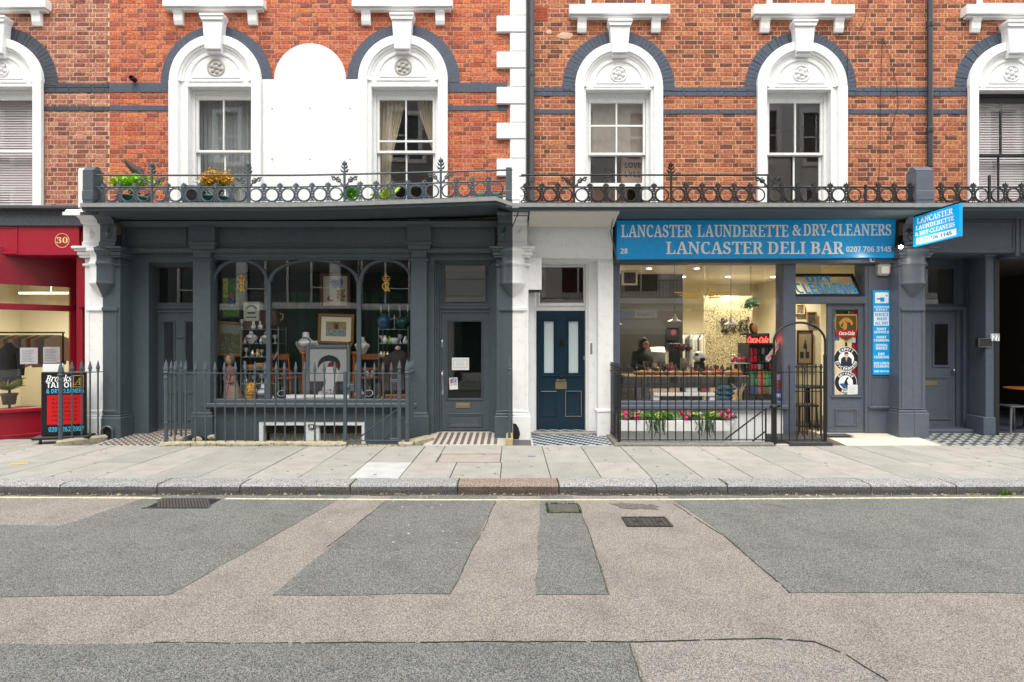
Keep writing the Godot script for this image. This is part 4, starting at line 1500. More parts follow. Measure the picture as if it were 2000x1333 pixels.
func white_bay() -> void:
	var h: Node3D = house.h28
	var S: Material = M.stucco
	var dr := Rect2(sx(1043, 0), -0.2, sx(1166, 0) - sx(1043, 0), sy(512, 0) + 0.2)
	var b := MB.new()
	wall_with_holes(b, sx(1000, 0), sx(1196, 0), -0.4, FLOOR1 - 0.3, 0.0, -0.3, [dr])
	part("shop_wall", b, S, h)
	shop_room(h, sx(1030, 0), sx(1180, 0), 0.04, 3.1, -2.6, -0.3, M.room_tan, M.floor, M.room_tan)
	b = MB.new()
	pbox(b, 1028, 428, 1197, 504, 0.24, -0.1, 0.008)
	part("fascia", b, S, h)
	b = MB.new()
	side_prism(b, sx(1034, 0.6), sx(1203, 0.6), [[0.0, sy(430, 0.24)], [0.27, sy(430, 0.24)], [0.4, FLOOR1 - 0.24], [0.7, FLOOR1 - 0.15], [0.9, FLOOR1 - 0.13], [0.9, FLOOR1 - 0.05], [0.0, FLOOR1 - 0.05]], 0.004)
	part("cove", b, sm(c8(206, 204, 196), 0.7, TX.white, 1.0, TX.mid, 0.4), h)
	b = MB.new()
	pbox(b, 1030, 503, 1058, 566, 0.3, 0.0, 0.006)
	part("meter_box", b, M.white, h)
	b = MB.new()
	b.box(V(sx(1031, 0.3), sy(568.5, 0.3), 0.0), V(sx(1057, 0.3), sy(566, 0.3), 0.28), 0.002)
	part("box_gap", b, M.dark, h)
	# stepped white frame
	b = MB.new()
	for q in [[1030, 1046, -0.06], [1036, 1048, -0.12]]:
		b.box(V(sx(q[0], 0), -0.02, -0.3), V(sx(q[1], 0), sy(505, 0), q[2]), 0.008)
	for q in [[1150, 1170, -0.06], [1146, 1160, -0.12]]:
		b.box(V(sx(q[0], 0), 0.02, -0.3), V(sx(q[1], 0), sy(505, 0), q[2]), 0.008)
	b.box(V(sx(1040, 0), sy(514, 0), -0.3), V(sx(1160, 0), sy(503, 0), -0.09), 0.008)
	part("door_frame", b, S, h)
	b = MB.new()
	pbox(b, 1168, 503, 1198, 815, 0.12, -0.1, 0.006)
	pbox(b, 1165, 800, 1200, 806, 0.15, -0.1, 0.01)
	pbox(b, 1167, 806, 1199, 856, 0.14, -0.1, 0.006)
	part("pilaster", b, S, h)
	var zd := -0.25
	var win := node("toplight", h)
	b = MB.new()
	var x0 := sx(1054, zd)
	var x1 := sx(1140, zd)
	b.box(V(sx(1040, zd), sy(521, zd), zd - 0.05), V(sx(1152, zd), sy(505, zd), zd), 0.004)
	b.box(V(sx(1040, zd), sy(592, zd), zd - 0.05), V(x0, sy(521, zd), zd), 0.004)
	b.box(V(x1, sy(592, zd), zd - 0.05), V(sx(1152, zd), sy(521, zd), zd), 0.004)
	fr(b, x0 - 0.025, sy(592, zd) - 0.025, x1 + 0.025, sy(521, zd) + 0.025, 0.03, zd + 0.02, zd - 0.03, 0.006)
	b.box(V(sx(1042, zd), sy(607, zd), zd - 0.05), V(sx(1150, zd), sy(592, zd), zd + 0.01), 0.006)
	b.box(V(sx(1044, zd), sy(598, zd), zd - 0.05), V(sx(1148, zd), sy(594, zd), zd + 0.04), 0.01)
	part("frame", b, S, win)
	pane(win, x0, sy(592, zd), x1, sy(521, zd), zd - 0.02)
	# dark blue door
	var d := node("front_door", h)
	b = MB.new()
	var hs := []
	for q in [[1061, 1083], [1109, 1131]]:
		hs.append(Rect2(sx(q[0], zd), sy(730, zd), sx(q[1], zd) - sx(q[0], zd), sy(626, zd) - sy(730, zd)))
	wall_with_holes(b, sx(1043, zd), sx(1148, zd), 0.08, sy(607, zd), zd, zd - 0.045, hs)
	for r in hs:
		raised_panel(b, r.position.x - 0.03, r.position.y - 0.03, r.end.x + 0.03, r.end.y + 0.03, zd, 0.045)
		b.box(V(r.position.x - 0.045, r.end.y + 0.025, zd), V(r.end.x + 0.045, r.end.y + 0.05, zd + 0.026), 0.006)
		b.box(V(r.position.x - 0.045, r.position.y - 0.05, zd), V(r.end.x + 0.045, r.position.y - 0.025, zd + 0.022), 0.006)
	for q in [[1056, 1088], [1104, 1136]]:
		raised_panel(b, sx(q[0], zd), sy(814, zd), sx(q[1], zd), sy(763, zd), zd, 0.06)
	part("leaf", b, M.navy, d)
	b = MB.new()
	fr(b, sx(1104.3, zd), sy(813.6, zd), sx(1135.7, zd), sy(763.4, zd), 0.008, zd + 0.0175, zd + 0.012, 0.001)
	b.box(V(sx(1057, zd), sy(765, zd), zd + 0.015), V(sx(1087, zd), sy(763.6, zd), zd + 0.018))
	part("bare_edges", b, sm(c8(150, 142, 120), 0.8, TX.worn, 9.0), d).set_meta("label", "bare wood where the paint is worn off the panel mouldings")
	for r in hs:
		b = MB.new()
		b.box(V(r.position.x, r.position.y, zd - 0.025), V(r.end.x, r.end.y, zd - 0.018))
		part("frosted_pane", b, M.frost, d)
	b = MB.new()
	var kx := sx(1096, zd)
	b.lathe(V(kx, sy(736, zd), zd + 0.05), [[0.0, -0.035], [0.022, -0.03], [0.036, -0.012], [0.038, 0.004], [0.028, 0.026], [0.0, 0.036]], 14)
	b.tube([V(kx, sy(736, zd), zd), V(kx, sy(736, zd), zd + 0.03)], 0.014, 8)
	part("door_knob", b, sm(c8(30, 30, 32), 0.3, null, 1.0, null, 0.1, 0.6), d)
	b = MB.new()
	b.box(V(kx - 0.02, sy(676, zd), zd), V(kx + 0.02, sy(661, zd), zd + 0.02), 0.008)
	var ring := []
	for k in 14:
		var a := TAU * k / 14
		ring.append(V(kx + cos(a) * 0.036, sy(673, zd) + sin(a) * 0.045, zd + 0.03))
	b.tube(ring, 0.008, 6, true)
	part("knocker", b, sm(c8(52, 48, 44), 0.35, null, 1.0, null, 0.1, 0.8), d)
	b = MB.new()
	pbox(b, 1085, 745, 1107, 760, zd + 0.012, zd, 0.003)
	pbox(b, 1087, 741, 1105, 744, zd + 0.03, zd, 0.003)
	part("letter_plate", b, M.brass, d)
	b = MB.new()
	pbox(b, 1140, 695, 1145, 703, zd + 0.02, zd, 0.006)
	part("lock", b, M.silver, d)
	b = MB.new()
	pbox(b, 1153, 670, 1157, 692, -0.055, -0.08, 0.003)
	part("entry_bell", b, sm(c8(130, 124, 116), 0.4), h)
	# step and tiles
	b = MB.new()
	b.box(V(sx(1037, 0), -0.2, -0.4), V(sx(1170, 0), 0.075, 0.02), 0.02)
	part("door_step", b, sm(c8(52, 56, 64), 0.5, TX.worn, 2.0), h)
	tiles(h, sx(1040, 0.2), sx(1166, 0.2), -0.24, 0.0, 0.078, 0.078, 0.05, sm(c8(176, 186, 194), 0.45, TX.worn, 2.0), sm(c8(44, 52, 66), 0.45, TX.worn, 2.0), "skew")
	tiles(h, sx(1040, 0.45), sx(1194, 0.45), 0.03, 0.86, 0.03, -0.004, 0.05, sm(c8(176, 186, 194), 0.45, TX.worn, 2.0), sm(c8(44, 52, 66), 0.45, TX.worn, 2.0), "skew")
	b = MB.new()
	b.box(V(sx(986, 0.5), -0.3, 0.3), V(sx(1040, 0.5) - 0.03, -0.004, 0.86), 0.006)
	part("slate_slab", b, sm(c8(84, 86, 92), 0.6, TX.worn, 2.0), h)
	# broken hole at the pier foot
	b = MB.new()
	var hole := [[1002, 858], [1013, 858], [1016, 848], [1013, 836], [1008, 828], [1002, 827]]
	var pl := PackedVector2Array()
	for p in hole:
		pl.append(Vector2(sx(p[0], 0.35), sy(p[1], 0.35)))
	b.prism(pl, 0.32, 0.349)
	part("broken_hole", b, M.dark, h)

func launderette_front() -> void:
	var h: Node3D = house.h28
	var S: Material = M.slate2
	var wn := Rect2(sx(1211, 0), sy(785, 0), sx(1531, 0) - sx(1211, 0), sy(510, 0) - sy(785, 0))
	var dr := Rect2(sx(1555, 0), -0.1, sx(1690, 0) - sx(1555, 0), sy(508, 0) + 0.1)
	var b := MB.new()
	wall_with_holes(b, sx(1196, 0), sx(1757, 0), -0.4, FLOOR1 - 0.3, -0.03, -0.3, [wn, dr])
	part("shop_wall", b, S, h)
	b = MB.new()
	pbox(b, 1200, 427, 1757, 514, 0.16, -0.1, 0.006)
	part("fascia", b, M.slate3, h)
	shop_room(h, sx(1196, 0), sx(1757, 0), 0.04, 3.06, -5.6, -0.3, M.cream, M.floor, sm(c8(226, 220, 204), 0.85))
	var win := node("show_window", h)
	b = MB.new()
	pbox(b, 1197, 510, 1211, 800, 0.06, -0.1, 0.006)
	pbox(b, 1528, 510, 1534, 786, 0.02, -0.1, 0.006)
	pbox(b, 1208, 508, 1531, 514, 0.03, -0.1, 0.004)
	part("frame", b, S, win)
	pane(win, sx(1208, 0), sy(787, 0), sx(1369, 0), sy(508, 0), -0.03)
	pane(win, sx(1369.5, 0), sy(787, 0), sx(1533, 0), sy(508, 0), -0.03)
	b = MB.new()
	pbox(b, 1205, 784, 1540, 792, 0.05, -0.1, 0.008)
	pbox(b, 1203, 792, 1541, 800, 0.12, -0.1, 0.01)
	part("sill", b, S, win)
	b = MB.new()
	pbox(b, 1203, 800, 1531, 960, 0.04, -0.1, 0.004)
	part("stall_riser", b, M.stucco, h)
	b = MB.new()
	pbox(b, 1531, 508, 1555, 856, 0.06, -0.2, 0.006)
	pbox(b, 1690, 508, 1699, 846, 0.02, -0.2, 0.006)
	pbox(b, 1553, 579, 1694, 593, 0.03, -0.1, 0.008)
	pbox(b, 1553, 508, 1692, 514, 0.03, -0.1, 0.004)
	part("door_frame", b, S, h)
	b = MB.new()
	pbox(b, 1697, 512, 1742, 852, 0.03, -0.1, 0.004)
	frame(b, 1703, 735, 1740, 795, 0.02, 0.03, 0.042, 0.0)
	pbox(b, 1699, 794, 1741, 798, 0.075, -0.1, 0.006)
	part("side_panel", b, S, h)
	# hopper light leaning into the shop
	var hop := node("hopper_window", h)
	var x0 := sx(1553, 0)
	var x1 := sx(1690, 0)
	var yb := sy(579, 0)
	b = MB.new()
	var tl := Transform3D(Basis(Vector3.RIGHT, -0.62), V(0, yb, -0.01))
	b.t = tl
	fr(b, x0, 0, x1 - 0.03, 0.5, 0.05, 0.015, -0.02)
	b.t = Transform3D()
	part("frame", b, M.black, hop)
	b = MB.new()
	b.t = tl
	b.box(V(x0 + 0.04, 0.04, -0.004), V(x1 - 0.07, 0.46, 0.0))
	b.t = Transform3D()
	part("pane", b, M.glass, hop)
	var blue := sm(c8(36, 160, 232), 0.6)
	var tn := Basis(Vector3.RIGHT, -0.62)
	var l1 := letters(hop, "CLEANING", "Droid Sans", x0 + 0.06, 0.06, x1 - 0.08, 0.29, 0.004, blue, 0.004, -0.1, tn)
	l1.position += V(0, yb, -0.01)
	var l2 := letters(hop, "DRY", "Droid Sans", x0 + 0.3, 0.31, x1 - 0.42, 0.49, 0.004, blue, 0.004, -0.1, tn)
	l2.position += V(0, yb, -0.01)
	# glazed leaf
	var d := node("shop_door", h)
	var zd := -0.02
	b = MB.new()
	var r := Rect2(sx(1629, zd), sy(772, zd), sx(1677, zd) - sx(1629, zd), sy(604, zd) - sy(772, zd))
	wall_with_holes(b, sx(1617, zd), sx(1690, zd), 0.05, sy(593, zd), zd, zd - 0.05, [r])
	raised_panel(b, r.position.x - 0.02, r.position.y - 0.02, r.end.x + 0.02, r.end.y + 0.02, zd, 0.03)
	raised_panel(b, sx(1631, zd), sy(832, zd), sx(1675, zd), sy(798, zd), zd, 0.05)
	b.box(V(r.position.x - 0.05, r.position.y - 0.03, zd), V(r.end.x + 0.05, r.position.y - 0.01, zd + 0.03), 0.005)
	part("leaf", b, S, d)
	pane(d, r.position.x, r.position.y, r.end.x, r.end.y, zd - 0.025)
	b = MB.new()
	pbox(b, 1618, 840, 1690, 850, zd + 0.01, zd - 0.06, 0.006)
	part("weather_bar", b, S, d)
	# pale ramp and dark mat
	b = MB.new()
	side_prism(b, sx(1622, 0.4), sx(1800, 0.4), [[-0.3, -0.3], [0.86, -0.3], [0.86, -0.002], [0.05, 0.05], [-0.3, 0.05]])
	part("entrance_ramp", b, sm(c8(214, 204, 186), 0.7, TX.stone, 0.8), h)

func right_bay() -> void:
	var h: Node3D = house.h27
	var S: Material = M.slate3
	var b := MB.new()
	var x0 := sx(1800, 0)
	var dr := Rect2(sx(1800, 0), -0.2, sx(1940, 0) - sx(1800, 0), sy(500, 0) + 0.2)
	var rs := Rect2(sx(1950, 0), -0.2, 3.4, sy(505, 0) + 0.2)
	wall_with_holes(b, x0, 12.0, -0.4, FLOOR1 - 0.3, 0.0, -0.3, [dr, rs])
	part("shop_wall", b, S, h)
	shop_room(h, sx(1800, 0), sx(1940, 0) - 0.1, 0.04, 3.1, -2.4, -0.62, M.room_dark, M.floor, M.room_dark)
	b = MB.new()
	b.box(V(sx(1940, 0) - 0.05, -0.2, -0.7), V(sx(1940, 0) + 0.05, 3.2, -0.28))
	b.box(V(sx(1790, 0), 0.0, -0.7), V(sx(1805, 0), 3.2, -0.2))
	b.box(V(sx(1800, 0), 3.0, -0.7), V(sx(1940, 0), 3.2, -0.28))
	part("porch_wall", b, S, h)
	b = MB.new()
	pbox(b, 1806, 428, 1984, 493, 0.28, -0.1, 0.008)
	frame(b, 1810, 434, 1982, 488, 0.03, 0.28, 0.292, 0.2)
	pbox(b, 1985, 425, 1993, 500, 0.3, -0.1, 0.006)
	pbox(b, 1994, 428, 2300, 493, 0.28, -0.1, 0.006)
	part("fascia", b, M.slate2, h)
	var zd := -0.5
	b = MB.new()
	for k in 3:
		var z: float = [-0.44, -0.36, -0.3][k]
		b.box(V(sx(1866 + k * 7, zd), 0.02, -0.6), V(sx(1874 + k * 7, zd), sy(605 - k * 5, zd), z - 0.02), 0.008)
	b.box(V(sx(1800, zd), sy(607, zd), -0.6), V(sx(1886, zd), sy(598, zd), -0.42), 0.01)
	b.box(V(sx(1868, zd), sy(598, zd), -0.6), V(sx(1886, zd), 3.1, -0.46), 0.008)
	b.box(V(sx(1800, zd), sy(521, zd), -0.6), V(sx(1868, zd), 3.1, -0.47), 0.008)
	part("door_frame", b, S, h)
	var win := node("toplight", h)
	b = MB.new()
	fr(b, sx(1800, zd), sy(598, zd), sx(1867, zd), sy(521, zd), 0.04, -0.47, -0.53)
	part("frame", b, S, win)
	pane(win, sx(1800, zd) + 0.03, sy(598, zd) + 0.03, sx(1867, zd) - 0.03, sy(521, zd) - 0.03, -0.5)
	var d := node("house_door", h)
	b = MB.new()
	var hs := []
	for q in [[1787, 1803], [1824, 1853]]:
		hs.append(Rect2(sx(q[0], zd), sy(714, zd), sx(q[1], zd) - sx(q[0], zd), sy(632, zd) - sy(714, zd)))
	wall_with_holes(b, sx(1780, zd), sx(1866, zd), 0.08, sy(607, zd), zd, zd - 0.045, hs)
	for r in hs:
		raised_panel(b, r.position.x - 0.03, r.position.y - 0.03, r.end.x + 0.03, r.end.y + 0.03, zd, 0.04)
	raised_panel(b, sx(1795, zd), sy(820, zd), sx(1857, zd), sy(735, zd), zd, 0.05)
	part("leaf", b, M.slate2, d)
	for r in hs:
		pane(d, r.position.x, r.position.y, r.end.x, r.end.y, zd - 0.02)
	letter_slot(d, 1802, 1832, 743, 753, zd)
	b = MB.new()
	b.tube([V(sx(1859, zd), sy(723, zd), zd), V(sx(1859, zd), sy(723, zd), zd + 0.05)], 0.012, 8)
	b.lathe(V(sx(1859, zd), sy(723, zd), zd + 0.06), [[0.0, -0.025], [0.025, -0.01], [0.025, 0.01], [0.0, 0.025]], 10)
	part("door_knob", b, M.silver, d)
	# splayed reveal and pilaster
	b = MB.new()
	pbox(b, 1926, 500, 1943, 848, 0.05, -0.3, 0.006)
	b.t = Transform3D(Basis(Vector3.UP, 0.0), Vector3.ZERO)
	var pl := PackedVector2Array([Vector2(sx(1888, -0.4), 0.5), Vector2(sx(1891, -0.36), 0.36), Vector2(sx(1908, -0.2), 0.2), Vector2(sx(1927, 0.0), 0.0), Vector2(sx(1943, 0), 0.05), Vector2(sx(1943, 0), 0.5)])
	b.t = Transform3D(Basis(Vector3.RIGHT, -PI / 2), Vector3.ZERO)
	b.prism(pl, 0.0, 3.1)
	b.t = Transform3D()
	pbox(b, 1922, 815, 1946, 850, 0.09, -0.3, 0.008)
	pbox(b, 1925, 490, 1948, 500, 0.12, -0.3, 0.01)
	part("pilaster", b, M.slate3, h)
	b = MB.new()
	pbox(b, 1943, 500, 1953, 856, 0.06, -0.3, 0.004)
	part("shop_jamb", b, M.black, h)
	b = MB.new()
	b.box(V(sx(1806, 0), -0.2, -0.7), V(sx(1946, 0), 0.09, -0.12), 0.015)
	part("door_step", b, M.slate3, h)
	tiles(h, sx(1800, 0.3) + 0.02, 10.4, -0.1, 0.86, 0.03, -0.004, 0.06, sm(c8(176, 178, 176), 0.5, TX.worn, 2.0), sm(c8(70, 74, 78), 0.5, TX.worn, 2.0), "lattice")
	# dark interior of the neighbouring bar
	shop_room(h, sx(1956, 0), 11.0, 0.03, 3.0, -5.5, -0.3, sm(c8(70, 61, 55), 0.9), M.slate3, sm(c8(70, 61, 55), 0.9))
	b = MB.new()
	pbox(b, 1938, 652, 1953, 666, 0.085, 0.05, 0.002)
	part("number_plate", b, M.paper, h)
	letters(h, "27", "Droid Sans Mono", sx(1941, 0.09), sy(665, 0.09), sx(1952, 0.09), sy(653, 0.09), 0.087, M.dark, 0.003)
	b = MB.new()
	pbox(b, 1912, 661, 1939, 678, 0.075, 0.0, 0.002)
	part("door_plaque", b, M.dark, h)
	b = MB.new()
	frame(b, 1912, 661, 1939, 678, 0.006, 0.075, 0.079, 0.07)
	part("plaque_rim", b, M.silver, h)

func tailor_front() -> void:
	var h: Node3D = house.h30
	var R: Material = M.red
	# fascia board with the house number
	var b := MB.new()
	pbox(b, -180, 441, 154, 498, 0.32, -0.1, 0.006)
	frame(b, -180, 443, 34, 496, 0.03, 0.32, 0.332, 0.3)
	part("fascia", b, R, h)
	letters(h, "30", "Droid Serif", sx(110, 0.32), sy(475, 0.32), sx(132, 0.32), sy(463, 0.32), 0.324, sm(c8(236, 196, 140), 0.5))
	b = MB.new()
	b.arc(Vector2(sx(121, 0.32), sy(469.5, 0.32)), [[0.108, 0.31], [0.108, 0.325], [0.116, 0.325], [0.116, 0.31]], 0, TAU, 36)
	part("number_ring", b, sm(c8(236, 196, 140), 0.5), h)
	b = MB.new()
	pbox(b, -180, 405, 160, 441, 0.36, -0.1, 0.01)
	pbox(b, -180, 400, 164, 407, 0.46, -0.1, 0.012)
	part("cornice", b, M.lead, h)
	b = MB.new()
	wall_with_holes(b, -12.0, sx(214, 0), -0.4, FLOOR1 - 0.3, 0.0, -0.3, [Rect2(-11.8, -0.2, sx(160, 0) + 11.8, sy(499, 0) + 0.2)])
	part("shop_wall", b, M.darkred, h)
	shop_room(h, -12.0, sx(185, 0), 0.0, 3.06, -4.6, -0.3, M.cream, M.floor, sm(c8(210, 200, 160), 0.85))
	# lobby window set at forty-five degrees
	var win := node("lobby_window", h)
	var at := Transform3D(Basis(Vector3.UP, 0.82), V(-7.56, 0, -0.42))
	var W := -2.2
	b = MB.new()
	b.t = at
	var yt := 2.5
	var ym := 2.14
	b.box(V(W, yt, -0.06), V(0.2, 3.1, 0.06), 0.006)
	b.box(V(W, ym - 0.05, -0.05), V(0, ym + 0.05, 0.05), 0.008)
	b.box(V(-0.09, 0.44, -0.05), V(0.0, 3.0, 0.05), 0.008)
	b.box(V(0.0, 0.0, -0.05), V(0.3, 3.1, 0.02), 0.008)
	b.t = Transform3D()
	part("frame", b, M.darkred, win)
	b = MB.new()
	b.t = at
	b.box(V(W, 0.42, -0.08), V(0.0, 0.48, 0.1), 0.008)
	b.box(V(W, 0.0, -0.06), V(0.0, 0.42, 0.05), 0.004)
	b.box(V(W, 0.0, -0.06), V(0.02, 0.06, 0.07), 0.006)
	b.t = Transform3D()
	part("stall_riser", b, R, win)
	for q in [[0.48, ym - 0.05], [ym + 0.05, yt]]:
		b = MB.new()
		b.t = at
		b.box(V(W, q[0] - 0.01, -0.003), V(-0.08, q[1] + 0.01, 0.003))
		b.t = Transform3D()
		part("pane", b, M.glass, win)
	# lobby ceiling and the side of the lobby
	b = MB.new()
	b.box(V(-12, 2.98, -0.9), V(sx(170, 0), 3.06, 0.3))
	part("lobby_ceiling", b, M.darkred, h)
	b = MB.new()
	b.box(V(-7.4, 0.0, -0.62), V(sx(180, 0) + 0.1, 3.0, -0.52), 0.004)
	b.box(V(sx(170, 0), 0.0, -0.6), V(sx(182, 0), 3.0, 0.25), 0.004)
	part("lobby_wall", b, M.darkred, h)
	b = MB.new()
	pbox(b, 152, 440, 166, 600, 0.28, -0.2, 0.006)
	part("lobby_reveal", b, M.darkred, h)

# ---------------------------------------------------------------- balconies and their cast-iron railings
const PITCH := 0.2418
func sag(x: float) -> float:       # the left balcony has settled: its right end stands higher
	return 0.1 * pow(clampf((x + 3.4) / 3.28, 0.0, 1.0), 1.3) if x < 0.0 else 0.0

func build_balconies() -> void:
	for q in [[house.h29, 162.0, 1004.0, 24], [house.h28, 1004.0, 1802.0, 8], [house.h27, 1802.0, 2420.0, 4]]:
		var b := MB.new()
		var e := MB.new()
		var x0 := sx(q[1], 0.9)
		var x1 := sx(q[2], 0.9)
		var cnt: int = q[3]
		for k in cnt:
			var xa := lerpf(x0, x1, k / float(cnt))
			var xb := lerpf(x0, x1, (k + 1) / float(cnt))
			var ya := FLOOR1 + sag(xa)
			var yb := FLOOR1 + sag(xb)
			for w in [[b, 0.0, 0.93, -0.095, 0.0], [e, 0.93, 0.965, -0.05, 0.006]]:
				var m: MB = w[0]
				var p := []
				for x in [[xa, ya], [xb, yb]]:
					p.append([V(x[0], x[1] + w[3], w[1]), V(x[0], x[1] + w[3], w[2]), V(x[0], x[1] + w[4], w[2]), V(x[0], x[1] + w[4], w[1])])
				m.quad(p[0][0], p[1][0], p[1][1], p[0][1])
				m.quad(p[0][1], p[1][1], p[1][2], p[0][2])
				m.quad(p[0][2], p[1][2], p[1][3], p[0][3])
				m.quad(p[0][3], p[1][3], p[1][0], p[0][0])
				if k == 0:
					m.quad(p[0][0], p[0][1], p[0][2], p[0][3])
				if k == cnt - 1:
					m.quad(p[1][3], p[1][2], p[1][1], p[1][0])
		part("balcony_slab", b, M.soffit, q[0])
		part("slab_edge", e, sm(c8(140, 143, 142), 0.8, TX.stone, 1.2, TX.fine, 0.1), q[0])
		b = MB.new()
		if q[0] == house.h29:
			side_prism(b, sx(234, 0.2), sx(972, 0.2), [[0.0, sy(430, 0.2)], [0.13, sy(430, 0.2)], [0.16, FLOOR1 - 0.2], [0.25, FLOOR1 - 0.12], [0.0, FLOOR1 - 0.11]], 0.003)
			part("cove", b, M.soffit, q[0])
	# stub piers standing at the balcony ends
	for q in [[house.h29, 161.0, 181.0, 322.0, M.slate, M.stucco, 0], [house.h29, 988.0, 1000.0, 323.0, M.slate, null, 1], [house.h28, 1000.0, 1014.0, 323.0, M.stucco, null, 1], [house.h28, 1790.0, 1824.0, 322.0, M.slate2, null, 2]]:
		var b := MB.new()
		var x0 := sx(q[1], 0.95)
		var x1 := sx(q[2], 0.95)
		var top := sy(q[3], 0.95)
		b.box(V(x0, FLOOR1 - 0.06, 0.72), V(x1, top - 0.08, 0.96), 0.008)
		var m := (x0 + x1) / 2
		b.box(V(x0 - 0.006, FLOOR1 + 0.05, 0.715), V(x1 + 0.006, FLOOR1 + 0.2, 0.968), 0.01)
		if q[6] != 1:
			side_prism(b, x0, x1, [[0.72, top - 0.08], [0.96, top - 0.08], [0.86, top], [0.82, top]], 0.004)
		else:
			b.box(V(x0, top - 0.081, 0.73), V(x1, top - 0.02, 0.95), 0.02)
		part("balcony_pier", b, q[4], q[0])
		if q[5]:
			b = MB.new()
			b.box(V(x0 - 0.12, FLOOR1 - 0.06, 0.68), V(x0 - 0.004, top - 0.03, 0.9), 0.02)
			part("balcony_pier", b, q[5], q[0])
	var posts := []
	for k in 4:
		posts.append(sx(296 + 188.3 * k, 0.9))
	balcony_railing("grey painted cast-iron balcony railing of rings above the antiques shop", M.iron, sx(182, 0.9), sx(988, 0.9), posts, [true, true, true, true], [true, true, true, true], 4.08, sx(182, 0.9), sx(988, 0.9))
	balcony_railing("black cast-iron balcony railing of rings above the blue launderette sign", M.black, sx(1018, 0.9), sx(1792, 0.9), [sx(1121, 0.9), sx(1311, 0.9), sx(1501, 0.9), sx(1691, 0.9)], [false, true, false, false], [true, false, true, false], 4.085, sx(1018, 0.9), sx(1502, 0.9))
	balcony_railing("short black ring railing with a broken post beyond the grey stub pier, top right", M.black, sx(1828, 0.9), sx(2240, 0.9), [sx(1933, 0.9)], [false], [false], 4.06, 0, 0)

func spiral(c: Vector3, r0: float, r1: float, a0: float, a1: float, cnt := 14) -> Array:
	var out := []
	for k in cnt + 1:
		var t := k / float(cnt)
		var r := lerpf(r0, r1, t)
		var a := lerpf(a0, a1, t)
		out.append(c + V(cos(a) * r, sin(a) * r, 0))
	return out

func ring_mesh() -> ArrayMesh:
	var b := MB.new()
	var pts := []
	for k in 22:
		var a := TAU * k / 22
		pts.append(V(cos(a) * 0.098, sin(a) * 0.098, 0))
	b.tube(pts, 0.0095, 6, true)
	pts.clear()
	for k in 22:
		var a := TAU * k / 22
		pts.append(V(cos(a) * 0.089, sin(a) * 0.089, 0.006))
	b.tube(pts, 0.005, 5, true)
	return b.mesh()
func lattice_mesh() -> ArrayMesh:      # the waisted trellis between two rings, crowned with a small palmette
	var b := MB.new()
	for s in [-1.0, 1.0]:
		var pts := []
		for k in 7:
			var y := -0.112 + 0.224 * k / 6.0
			var d := 0.098 * sqrt(maxf(0.0, 1.0 - pow(y / 0.118, 2)))
			pts.append(V(s * (0.121 - d - 0.004), y, 0))
		b.tube(pts, 0.0085, 5)
		b.tube([V(s * 0.016, -0.112, 0), V(s * 0.016, 0.112, 0)], 0.0075, 5)
	for y in [-0.085, -0.045, 0.0, 0.045, 0.085]:
		var w := 0.03 + 0.05 * pow(absf(y) / 0.1, 1.6)
		b.tube([V(-w, y, 0), V(w, y, 0)], 0.0075, 5)
		b.lathe(V(0, y + 0.02, 0), [[0.0, -0.014], [0.012, -0.007], [0.012, 0.007], [0.0, 0.014]], 6)
	for y in [-0.09, 0.09]:
		for s in [-1.0, 1.0]:
			b.lathe(V(s * 0.062, y, 0), [[0.0, -0.012], [0.011, 0.0], [0.0, 0.012]], 6)
	# palmette
	for a in [-0.95, -0.5, 0.0, 0.5, 0.95]:
		var l := 0.075 if a == 0.0 else (0.066 if absf(a) < 0.6 else 0.06)
		var d := V(sin(a), cos(a), 0)
		b.tube([V(0, 0.118, 0), V(0, 0.118, 0) + d * l * 0.6, V(0, 0.118, 0) + d * l], [0.01, 0.015, 0.003], 5)
	return b.mesh()
func post_mesh(h: float) -> ArrayMesh:
	var b := MB.new()
	b.box(V(-0.016, 0.0, -0.016), V(0.016, h, 0.016), 0.005)
	b.box(V(-0.024, 0.0, -0.024), V(0.024, 0.03, 0.024), 0.005)
	b.box(V(-0.022, 0.25, -0.022), V(0.022, 0.27, 0.022), 0.004)
	return b.mesh()
func finial_mesh() -> ArrayMesh:
	var b := MB.new()
	b.lathe(Vector3.ZERO, [[0.018, 0.0], [0.024, 0.012], [0.01, 0.03], [0.012, 0.06], [0.02, 0.075], [0.009, 0.09], [0.013, 0.12], [0.02, 0.145], [0.024, 0.17], [0.014, 0.195], [0.0, 0.215]], 8)
	for q in [[0.03, 0.06], [0.085, 0.05], [0.13, 0.036]]:
		for s in [-1.0, 1.0]:
			for z in [-0.4, 0.4]:
				b.tube([V(0, q[0], 0), V(s * q[1] * 0.6, q[0] + 0.012, z * 0.03), V(s * q[1], q[0] + 0.045, z * 0.03)], [0.008, 0.014, 0.003], 6)
	return b.mesh()
func scroll_mesh() -> ArrayMesh:       # a pair of scrolled brackets under the top rail
	var b := MB.new()
	for s in [-1.0, 1.0]:
		var top := []
		for k in 9:
			var t := k / 8.0
			top.append(V(s * lerpf(0.02, 0.2, t), -0.16 + 0.135 * sin(t * PI / 2), 0))
		b.tube(top, 0.011, 6)
		var a0 := PI if s > 0 else 0.0
		b.tube(spiral(V(s * 0.085, -0.075, 0), 0.045, 0.01, PI / 2, PI / 2 - s * 7.5), 0.0115, 6)
		b.tube(spiral(V(s * 0.165, -0.055, 0), 0.032, 0.008, PI / 2, PI / 2 + s * 7.0), 0.01, 6)
		b.tube(spiral(V(s * 0.04, -0.15, 0), 0.022, 0.006, PI / 2, PI / 2 - s * 5.0, 8), 0.009, 5)
	return b.mesh()

